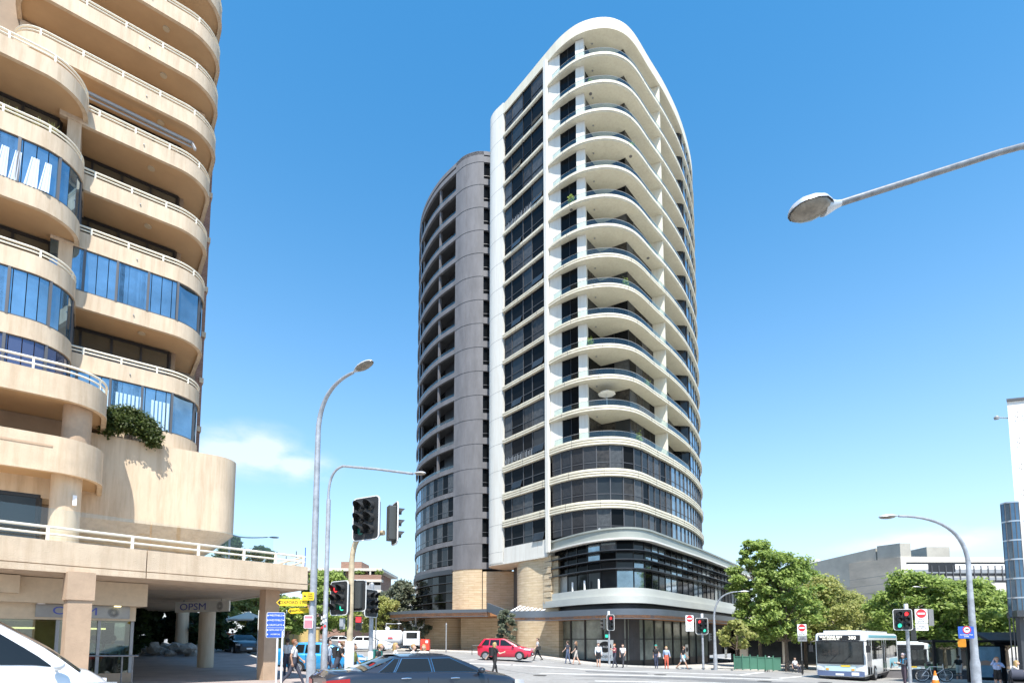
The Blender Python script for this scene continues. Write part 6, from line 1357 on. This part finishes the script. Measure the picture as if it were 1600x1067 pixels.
# ---------------------------------------------------------------- buses
BUSW = mat('bus_white', (.74, .77, .78), .35, var=.04, coat=.5); BUSB = mat('bus_light_blue', (.20, .55, .68), .35, var=0, coat=.4); BUSD = mat('bus_dark_blue', (.10, .14, .26), .4, var=0, coat=.4)
AMB = mat('led_sign_text', (.9, .9, .8), .5, var=0, emit=(1, .97, .85), estr=1.2)
def bus(label, loc, rz, full=True, L=11.5, W=2.75, H=3.0):
    """nose towards local -y; x to the bus's left as seen from the front's right"""
    o = thing('city_bus', label, 'bus', loc, rz, 'city buses'); z0 = .32
    pr = rounded(W, H-z0, .22, 6); n = len(pr); b = MB(); vs = []
    st_ = [(0, .93, .0), (.12, .985, 0), (.5, 1, 0), (L, 1, 0)]
    for y, s_, _ in st_:
        for (x, z) in pr: vs.append((x*s_, y + .10*abs(2*x/W)**3*(y < .3), z0 + (H-z0)/2 + z*(s_ if z > 0 else 1)))
    fs = [(i*n+k, i*n+(k+1) % n, (i+1)*n+(k+1) % n, (i+1)*n+k) for i in range(len(st_)-1) for k in range(n)] + [tuple(range(n)), tuple(reversed(range((len(st_)-1)*n, len(st_)*n)))]
    b.add(vs, fs, 0, True); b.build('body', BUSW, o)
    pod_ = [(-W/2+.35, .9), (W/2-.35, .9), (W/2-.3, L-2), (-W/2+.3, L-2)]; MB().prism(pod_, H-.05, H+.14).build('roof_pod', BUSW, o)
    def bow(x): return .10*abs(2*x/W)**3 - .012
    def fpanel(nm, x0, x1, za, zb, m, off=.0, nseg=10):
        vs = []
        for z in (za, zb):
            for k in range(nseg+1): x = x0 + (x1-x0)*k/nseg; vs.append((x, bow(x)-off, z))
        vs += [(v[0], v[1]+.05, v[2]) for v in vs]; m_ = nseg+1
        fs = [(k, k+1, m_+k+1, m_+k) for k in range(nseg)] + [(m_+k, m_+k+1, 3*m_+k+1, 3*m_+k) for k in range(nseg)] + [(k+1, k, 2*m_+k, 2*m_+k+1) for k in range(nseg)]
        return MB().add(vs, fs, 0, True).build(nm, m, o)
    fpanel('windscreen', -W*.44, W*.44, 1.2, 2.42, mat('bus_windscreen', (.03, .035, .035), .04, var=.5, scale=1.5, spec=.8), .02)
    fpanel('windscreen_surround', -W*.46, W*.46, 1.08, 2.5, BLACK, .006)
    fpanel('destination_box', -W*.41, W*.41, 2.53, 2.84, BLACK, .02)
    fpanel('lower_front_panel', -W*.46, W*.46, .36, .66, BUSD, .015); fpanel('blue_sweep', -W*.30, W*.30, .66, .95, mat('bus_pale_blue', (.52, .72, .78), .35, var=0), .012)
    fpanel('yellow_label', .05, .55, .93, 1.02, SIGY, .03); fpanel('number_plate', -.25, .2, .40, .52, SIGW, .03); fpanel('side_notice', W*.22, W*.36, .42, .60, SIGW, .03)
    F = Matrix.Rotation(R(90), 4, 'X')
    if full:
        text('WATSONS BAY', .19, AMB, o, Matrix.Translation((-.42, -.045, 2.74)) @ F, sx=.95); text('VIA OXFORD ST', .13, AMB, o, Matrix.Translation((-.42, -.045, 2.6)) @ F); text('380', .27, AMB, o, Matrix.Translation((.72, -.035, 2.68)) @ F)
    for s_ in (-1, 1):
        fpanel('head_lamp', *sorted((s_*W*.30, s_*W*.44)), .68, .86, HEADL, .03, 4); fpanel('indicator', *sorted((s_*W*.22, s_*W*.28)), .7, .82, mat('amber_lens', (.7, .35, .05), .3, var=0), .03, 3)
        MB().tube([(s_*W*.47, .1, 2.5), (s_*W*.56, -.1, 2.45), (s_*W*.56, -.12, 2.2)], .025, 6).box((s_*W*.56, -.12, 2.02), (.22, .1, .42)).build('mirror', BLACK, o)
        y = 1.9
        for k, (ya, yb, nm, zt_) in enumerate(((.45, 1.65, 'door', 2.55), (1.9, 2.5, 'side_window', 2.55), (2.6, 3.9, 'side_window', 2.55), (4.0, 5.2, 'side_window', 2.55), (5.4, 6.6, 'door', 2.55), (6.8, 8.1, 'side_window', 2.55), (8.2, 9.5, 'side_window', 2.55), (9.6, 11.0, 'side_window', 2.55))):
            lo = .45 if nm == 'door' else 1.35
            MB().box((s_*(W/2+.002), (ya+yb)/2, (lo+zt_)/2), (.03, yb-ya, zt_-lo)).build(nm, CARG, o)
            if nm == 'door': MB().box((s_*(W/2+.02), (ya+yb)/2, (lo+zt_)/2), (.03, .05, zt_-lo)).build('door_rail', RIM, o)
        MB().box((s_*(W/2+.0), L/2+.4, 2.78), (.02, L-1.4, .16)).build('roof_stripe', BUSB, o); MB().box((s_*(W/2+.0), 9.6, .95), (.02, 3.2, .6)).build('rear_panel', BUSB, o)
        for y in (2.55, 8.6):
            wheel(o, (s_*(W/2-.16), y, .48), .48, .28) if False else None
            t = MB().lathe([(.3, -.14), (.46, -.14), (.48, -.1), (.48, .1), (.46, .14), (.3, .14), (.3, -.14)], c=(s_*(W/2-.1), y, .48), n=24, M=Matrix.Rotation(R(90), 4, 'Y')).build('wheel', TYRE, o)
            MB().lathe([(.31, 0), (.2, .05), (.08, .06), (.0, .06)], c=(s_*(W/2+.035), y, .48), n=20, M=Matrix.Rotation(R(90*s_), 4, 'Y')).build('rim', RIM, t)
    MB().tube([(-.6, -.05, 1.18), (-.1, -.06, 1.75)], .012, 5).tube([(.15, -.06, 1.18), (.65, -.05, 1.7)], .012, 5).build('wiper', BLACK, o); MB().box((0, L/2, .3), (W*.9, L*.95, .2)).build('underbody', BLACK, o)
    return o
q = at(1313, 1050, 33.6); bus('white and blue city bus with lit destination panel facing the crossing', (q.x, 33.6, h(q.x, 34)-.12), R(-43))
q = at(1418, 1040, 48); bus('second city bus half hidden behind the first', (q.x-.6, 47, h(q.x, 47)-.1), R(-40), False)
# ================================================================ people
SKIN = [mat('skin_light', (.60, .38, .28), .6, var=.06), mat('skin_tan', (.42, .25, .17), .6, var=.06)]
CL = {}
def cloth(c):
    k = tuple(c)
    if k not in CL: CL[k] = mat('cloth_%d' % len(CL), c, .85, var=.15, scale=9)
    return CL[k]
def capsule(V, Fs, a, b, r0, r1, n=8):
    a = np.array(a, float); b = np.array(b, float); d = b-a; L = np.linalg.norm(d); d = d/max(L, 1e-6)
    u = np.cross(d, [0, 0, 1.] if abs(d[2]) < .9 else [1., 0, 0]); u /= np.linalg.norm(u); v = np.cross(d, u); k0 = len(V); rings = []
    for ph in (-75, -35, 0): rings.append((a + d*r0*math.sin(R(ph)), r0*math.cos(R(ph))))
    for ph in (0, 35, 75): rings.append((b + d*r1*math.sin(R(ph)), r1*math.cos(R(ph))))
    for c, r_ in rings:
        for k in range(n): t = 2*math.pi*k/n; V.append(c + (u*math.cos(t) + v*math.sin(t))*r_)
    for i in range(5):
        for k in range(n): Fs.append([k0+i*n+k, k0+i*n+(k+1) % n, k0+(i+1)*n+(k+1) % n, k0+(i+1)*n+k])
    Fs.append([k0+k for k in reversed(range(n))]); Fs.append([k0+5*n+k for k in range(n)])
def person(label, x, y, az, hgt=1.7, top=(.5, .5, .5), bot=(.05, .05, .07), hair=(.05, .03, .02), skin=0, stride=.35, arms=(.3, -.3), elbow=(.5, .5), shorts=False, sleeves=False, skirt=False, long_hair=False, shoes=(.04, .04, .04), lean=0., bag=None, bagc=(.03, .03, .03), sit=False, raise_l=None, raise_r=None, hat=None, vox=.019):
    """local +y is where the person faces; az turns it. stride: leg swing in radians; arms: swing of left/right"""
    z0 = h(x, y) + (.0)
    o = thing('person', label, 'person', (x, y, z0), az); s = hgt/1.7
    C = []      # (a, b, r0, r1, material index) 0 top 1 bottom 2 skin 3 shoes
    hipz = .90 if not sit else .5; sl = .17
    def rot(v, a): return np.array([v[0], v[1]*math.cos(a) - v[2]*math.sin(a), v[1]*math.sin(a) + v[2]*math.cos(a)])
    hip = np.array([0, 0, hipz]); up = rot(np.array([0, 0, 1.]), -lean)
    che = hip + up*.40; neck = hip + up*.56; headc = hip + up*.72 + np.array([0, .015, 0])
    W_ = .0
    for sx in (-1, 1):
        C.append((hip + [sx*.06, 0, .02], hip + up*.22 + [sx*.055, 0, 0], .105, .095, 1 if not skirt else 1)); C.append((hip + up*.20 + [sx*.05, 0, 0], che + [sx*.075, 0, 0], .10, .115, 0))
    C.append((che + [-.13, 0, .1], che + [.13, 0, .1], .062, .062, 0)); C.append((neck - up*.04, neck + up*.08, .05, .047, 2))
    C.append((headc + [0, 0, -.03], headc + [0, -.012, .045], .078, .092, 2)); C.append((headc + [0, .045, -.075], headc + [0, .05, -.03], .042, .05, 2)); C.append((headc + [0, .095, .0], headc + [0, .108, -.025], .012, .016, 2))
    for sx in (-1, 1): C.append((headc + [sx*.088, 0, -.015], headc + [sx*.09, -.006, .015], .014, .016, 2))
    for i, sx in enumerate((-1, 1)):
        a = stride*(1 if i == 0 else -1); hp = hip + [sx*.085, 0, -.02]
        if sit: kn = hp + [sx*.03, .42, .02]; an = kn + [0, .05, -.42]
        else:
            kn = hp + rot(np.array([0, 0, -.43]), a*.85 + .10*abs(stride)); back = (.55*abs(a) if a < 0 else .12*abs(a)); an = kn + rot(np.array([0, 0, -.41]), a*.85 - back)
        m_ = 2 if shorts else 1
        C.append((hp, hp + (kn-hp)*(.62 if shorts else 1), .092, .065 if not shorts else .078, 1))
        if shorts: C.append((hp + (kn-hp)*.6, kn, .066, .054, 2))
        C.append((kn, kn + (an-kn)*.45, .057, .056, m_)); C.append((kn + (an-kn)*.4, an, .056, .040, m_))
        C.append((an + [0, -.035, -.035], an + [0, .07, -.045], .042, .042, 3)); C.append((an + [0, .07, -.045], an + [0, .15, -.055], .042, .032, 3))
        sh_ = che + [sx*.185, 0, .095]; ra = (raise_l, raise_r)[i]
        if ra is not None: el = sh_ + np.array(ra[0]); wr = el + np.array(ra[1])
        else:
            el = sh_ + rot(np.array([sx*.05, 0, -.28]), arms[i]); wr = el + rot(np.array([-sx*.01, 0, -.25]), arms[i] + elbow[i])
        ms = 0 if sleeves else 2
        C.append((sh_, sh_ + (el-sh_)*.55, .056, .050, 0)); C.append((sh_ + (el-sh_)*.5, el, .045, .040, ms)); C.append((el, wr, .039, .028, ms))
        d = (wr-el); d = d/np.linalg.norm(d); pm = wr + d*.075; C.append((wr, pm, .028, .032, 2)); pr = np.cross(d, [sx*1., .0, 0.]); pr = pr/max(.01, np.linalg.norm(pr))
        for k in range(4): st_ = pm + pr*(.024*(k-1.5)); L_ = (.055, .068, .062, .048)[k]; C.append((st_, st_ + d*L_*.6 + np.array([-sx*.012, 0, 0]), .011, .0105, 2)); C.append((st_ + d*L_*.6 + np.array([-sx*.012, 0, 0]), st_ + d*L_ + np.array([-sx*.03, 0, 0]), .0105, .010, 2))
        C.append((wr + d*.025 + pr*.03, wr + d*.075 + pr*.062, .012, .011, 2))
    if skirt: C.append((hip, hip + np.array([0, 0, -.42]), .15, .19, 1))
    V = []; Fs = []
    for c in C: capsule(V, Fs, *c[:4])
    me = bpy.data.meshes.new('p'); me.from_pydata([tuple(v*s) for v in V], [], Fs); t = bpy.data.objects.new('p', me); COL.objects.link(t)
    rm = t.modifiers.new('r', 'REMESH'); rm.mode = 'VOXEL'; rm.voxel_size = vox*s; rm.use_smooth_shade = True; sm_ = t.modifiers.new('s', 'SMOOTH'); sm_.iterations = 2; sm_.factor = .5
    dg = bpy.context.evaluated_depsgraph_get(); body = bpy.data.meshes.new_from_object(t.evaluated_get(dg)); bpy.data.objects.remove(t); bpy.data.meshes.remove(me)
    body.name = 'body'; body.materials.clear()
    for m in (cloth(top), cloth(bot), SKIN[skin], cloth(shoes)): body.materials.append(m)
    n = len(body.polygons); ce = np.empty(n*3, np.float32); body.polygons.foreach_get('center', ce); ce = ce.reshape(-1, 3)/s; best = np.full(n, 1e9); mi = np.zeros(n, np.int32)
    for a, b, r0, r1, m in C:
        a = np.array(a); b = np.array(b); d = b-a; t_ = np.clip(((ce-a)@d)/max(1e-9, d@d), 0, 1); ds = np.linalg.norm(ce - (a + t_[:, None]*d), axis=1) - (r0 + (r1-r0)*t_); k = ds < best; best[k] = ds[k]; mi[k] = m
    body.polygons.foreach_set('material_index', mi); body.polygons.foreach_set('use_smooth', np.ones(n, bool)); body.update()
    link('body', body, o)
    # hair: a cap hugging the skull, longer at the back when wanted
    bm = bmesh.new(); bmesh.ops.create_uvsphere(bm, u_segments=16, v_segments=12, radius=1)
    hc = headc + np.array([0, -.012, .03])
    for v in bm.verts:
        p = v.co.copy(); f = 1.0
        if p.y > .25 and p.z < .35: f = .80
        v.co = Vector((p.x*.104*f, p.y*.112*f - .006, p.z*.106*f))
        if p.y < .35 and p.z < -.2: v.co.z -= (.19 if long_hair else .0)*(1 - max(0, p.y)); v.co.y -= .01 if long_hair else 0
        v.co = (v.co + Vector(hc))*s
    hm = bpy.data.meshes.new('hair'); bm.to_mesh(hm); bm.free(); hm.materials.append(mat('hair_%d%d%d' % tuple(int(c*99) for c in hair), hair, .55, var=.3, scale=30)); [setattr(f_, 'use_smooth', True) for f_ in hm.polygons]; link('hair', hm, o)
    for sx in (-1, 1): e = (headc + np.array([sx*.032, .088, .012]))*s; MB().lathe([(0, 0), (.009*s, 0), (.007*s, .005*s), (0, .006*s)], c=tuple(e), n=8, M=Matrix.Rotation(R(-90), 4, 'X')).build('eye', SIGK, o)
    mo = (headc + np.array([0, .092, -.052]))*s; MB().box(tuple(mo), (.042*s, .012*s, .009*s)).build('mouth', mat('lips', (.42, .18, .15), .6, var=0), o)
    if hat: MB().lathe([(.10*s, 0), (.105*s, .02*s), (.095*s, .09*s), (.05*s, .12*s), (0, .125*s)], c=tuple((headc+np.array([0, -.01, .035]))*s), n=16).build('cap', cloth(hat), o)
    if bag:
        bk = thing('backpack' if bag == 'back' else 'shoulder_bag', {'back': 'backpack', 'side': 'shoulder bag'}[bag] + ' carried by the ' + label.split('person', 1)[-1].strip(), 'bag', (0, 0, 0)) if False else None
        if bag == 'back': c = (che + np.array([0, -.2, .0]))*s; b = MB().prism(rounded(.30*s, .16*s, .05*s), -.23*s, .2*s); w_ = b.build('backpack', cloth(bagc), o); w_.location = tuple(c); MB().tube([tuple((che + np.array([-.1, -.1, .16]))*s), tuple((che + np.array([-.1, .11, .12]))*s), tuple((che + np.array([-.1, .12, -.1]))*s)], .02*s, 5).tube([tuple((che + np.array([.1, -.1, .16]))*s), tuple((che + np.array([.1, .11, .12]))*s), tuple((che + np.array([.1, .12, -.1]))*s)], .02*s, 5).build('bag_strap', cloth(bagc), o)
        else: c = (hip + np.array([-.25, -.02, .08]))*s; w_ = MB().prism(rounded(.14*s, .36*s, .05*s), -.13*s, .13*s).build('shoulder_bag', cloth(bagc), o); w_.location = tuple(c); MB().tube([tuple(c + np.array([0, .1, .12])*s), tuple((che + np.array([-.15, .03, .16]))*s), tuple(c + np.array([0, -.1, .12])*s)], .014*s, 5).build('bag_strap', cloth(bagc), o)
    return o
def pp(px, Y): return at(px, 1015, Y).x, Y
def P(label, px, Y, face, **k):
    """face: heading in degrees seen from above, 0 = away from the camera, 90 = to the left, -90 = to the right, 180 = towards the camera"""
    x, y = pp(px, Y); return person('person ' + label, x, y, R(face), **k)
K, DK, WH, LB_, RD = (.02, .02, .022), (.05, .055, .08), (.72, .72, .72), (.42, .55, .72), (.55, .05, .04)
BLOND, BRN, GING = (.45, .30, .12), (.06, .035, .02), (.35, .13, .04)
P('with white top and dark shoulder bag striding past the blue direction board', 460, 20.2, -75, top=WH, bot=DK, hair=(.22, .09, .04), stride=.5, bag='side', bagc=(.04, .03, .025), skin=1, vox=.016)
P('in white shirt standing behind the one with the dark shoulder bag', 449, 24, 20, top=WH, bot=(.07, .07, .1), hair=BRN, stride=.1)
P('in black with large black backpack leaning forward past the lamp pole', 527, 21, -80, top=K, bot=DK, hair=(.2, .12, .06), stride=.55, lean=.3, bag='back', bagc=K, arms=(.9, .5), skin=1, vox=.016)
P('in pale blue shirt just behind the black backpack', 514, 22.5, -78, top=(.5, .58, .68), bot=(.1, .11, .15), hair=BRN, stride=.45, sleeves=True)
P('with dark hair and olive top behind the sedan', 553, 18.6, -88, top=(.17, .19, .05), bot=K, hair=BRN, long_hair=True, stride=.3, hgt=1.62, skin=1)
P('with blond hair and black top carrying a green bag behind the sedan', 590, 20.5, -85, top=K, bot=DK, hair=BLOND, stride=.4, hgt=1.62, bag='back', bagc=(.02, .16, .14), lean=.15)
P('with long blond hair and white top behind the sedan roof', 618, 21, -85, top=WH, bot=DK, hair=BLOND, long_hair=True, hgt=1.64, stride=.3)
P('with ginger hair and white shirt behind the sedan roof', 646, 21.5, -100, top=(.75, .73, .7), bot=DK, hair=(.42, .24, .1), hgt=1.6, stride=.25)
P('with fair hair in white beside the one with ginger hair', 662, 22.5, 170, top=(.74, .72, .68), bot=DK, hair=BLOND, hgt=1.58, stride=.2, long_hair=True)
P('all in black with blond hair crossing before the red car', 773, 27.5, -60, top=K, bot=K, hair=BLOND, stride=.3, long_hair=True, bag='back', bagc=K, raise_l=((-.16, -.1, -.22), (-.12, -.1, -.2)), raise_r=((.1, .12, -.22), (.02, .2, .06)), vox=.016)
P('in grey top and black leggings at the nose of the red car', 840, 41.5, 100, top=(.5, .5, .5), bot=K, hair=BRN, stride=.45, bag='side')
P('in dark jacket and jeans left of the podium poster', 887, 41.5, 60, top=(.06, .06, .08), bot=(.09, .12, .2), hair=BRN, stride=.2)
P('in black top and pale shorts left of the podium poster', 900, 41.0, 85, top=K, bot=(.5, .45, .4), hair=(.25, .14, .07), stride=.35, shorts=True, long_hair=True)
P('in white top with open pale blue shirt and black shorts by the poster', 935, 40, 175, top=(.62, .68, .78), bot=K, hair=BRN, stride=.12, shorts=True, sleeves=True, arms=(.15, .15))
P('in red and dark patterned top right of the signal pole', 960, 40.5, 110, top=(.40, .10, .12), bot=DK, hair=GING, stride=.3, raise_l=((-.1, .16, -.16), (.05, .2, .1)))
P('in white blouse and dark trousers right of the poster', 973, 40.5, 150, top=WH, bot=(.06, .06, .07), hair=BRN, stride=.4, long_hair=True)
P('in black t-shirt with pale bag and green cap by the glass corner', 1025, 41, 150, top=K, bot=(.06, .07, .12), hair=BRN, stride=.08, hat=(.05, .3, .25), bag='side', bagc=(.55, .55, .6), skin=1)
P('in blue denim jacket and orange red trousers', 1041, 40.5, 175, top=(.32, .40, .56), bot=(.62, .13, .08), hair=BLOND, stride=.15, long_hair=True, sleeves=True, hgt=1.62)
P('in dark top and shorts carrying a light blue cloth', 1066, 40, -120, top=K, bot=(.55, .58, .6), hair=BRN, stride=.5, shorts=True, lean=.12, bag='side', bagc=(.2, .55, .8), skin=1)
P('in dark jacket with bright blue backpack waiting by the bus', 1411, 29.3, 90, top=(.07, .07, .08), bot=(.10, .07, .09), hair=(.2, .13, .1), stride=.06, sleeves=True, bag='back', bagc=(.05, .35, .6), hat=(.6, .5, .5), raise_r=((.03, .1, -.24), (-.05, .22, .08)), raise_l=((-.03, .1, -.24), (.05, .22, .08)), vox=.016)
P('in black top and white shorts under the plane tree', 1496, 37, 0, top=K, bot=(.75, .72, .7), hair=BRN, stride=.1, shorts=True)
P('in light blue shirt and black shorts raising a hand to the ear', 1556, 28.6, 150, top=(.38, .48, .72), bot=K, hair=(.42, .2, .08), stride=.12, shorts=True, sleeves=True, raise_r=((.08, .18, -.06), (-.10, .04, .24)), raise_l=((-.08, .14, -.18), (.2, .14, .08)), vox=.016)
P('with blond hair and pale top bending over a pram at the right edge', 1576, 26, -130, top=(.7, .66, .62), bot=K, hair=BLOND, stride=.2, lean=.35, long_hair=True, arms=(.9, .9), hgt=1.6, vox=.016)
P('in orange vest and dark trousers by the parked van', 362, 45, -20, top=(.75, .16, .05), bot=K, hair=BRN, stride=.12)
P('in orange vest and grey shirt beside the other worker', 355, 43.5, 10, top=(.7, .14, .05), bot=K, hair=BRN, stride=.1, hgt=1.75)
# people inside the shop
x, y = SH(5.9, -3.9); person('person in white shirt seen through the shop glass', x, y, R(40), top=WH, bot=K, hair=BRN, stride=.05)
x, y = SH(5.45, -3.4); person('person in pale blue shirt standing in the shop window', x, y, R(20), top=(.45, .55, .66), bot=DK, hair=BRN, stride=.05, sleeves=True)
# seated cafe guests behind the green fence and bus-stop bench
P('in white cap seated behind the green fence', 1201, 48.5, 120, top=(.2, .2, .2), bot=K, hat=(.6, .6, .6), sit=True)
P('in white shirt among the parked bicycles', 1241, 48, 200, top=WH, bot=DK, hair=BRN, sit=True)
pr = thing('pram', 'dark pram pushed at the right edge of the picture', 'pram', base(at(1590, 1050, 25.4).x, 25.4), R(-30))
for sx in (-.25, .25):
    for yy, rr_ in ((-.35, .13), (.4, .16)): MB().lathe([(rr_*.7, -.02), (rr_, -.02), (rr_, .02), (rr_*.7, .02), (rr_*.7, -.02)], c=(sx, yy, rr_), n=18, M=Matrix.Rotation(R(90), 4, 'Y')).build('wheel', TYRE, pr)
    MB().tube([(sx, -.35, .13), (sx, .1, .6), (sx, .5, 1.0)], .014, 6).tube([(sx, .4, .16), (sx, .0, .62)], .014, 6).build('frame', DGREY, pr)
MB().tube([(-.25, .5, 1.0), (.25, .5, 1.0)], .018, 6).build('handle', BLACK, pr); MB().add([(-.22, -.35, .45), (.22, -.35, .45), (.22, .1, .42), (-.22, .1, .42), (-.22, .3, .85), (.22, .3, .85), (-.22, -.3, .55), (.22, -.3, .55)], [(0, 1, 2, 3), (3, 2, 5, 4), (0, 3, 4, 6), (1, 7, 5, 2), (0, 6, 7, 1)]).build('seat', K and cloth(K), pr); MB().lathe([(.24, -.22), (.26, 0), (.24, .22)], c=(0, .12, .85), n=14, M=Matrix.Rotation(R(90), 4, 'Y')).build('hood', cloth(DK), pr)

for (px, Y, lab) in ((1201, 48.5, 'dark cafe chair behind the green fence'), (1241, 48, 'dark cafe chair by the parked bicycles')):
    x, y = pp(px, Y); o = thing('cafe_chair', lab, 'chair', (x, y, h(x, y)), R(120 if px < 1220 else 200), 'cafe chairs')
    MB().box((0, .08, .38), (.42, .44, .04)).build('seat', DGREY, o); MB().box((0, -.15, .65), (.42, .03, .4)).build('backrest', DGREY, o)
    for sx in (-.18, .18):
        for sy in (-.14, .28): MB().tube([(sx, sy, 0), (sx, sy, .37)], .015, 6).build('leg', DGREY, o)
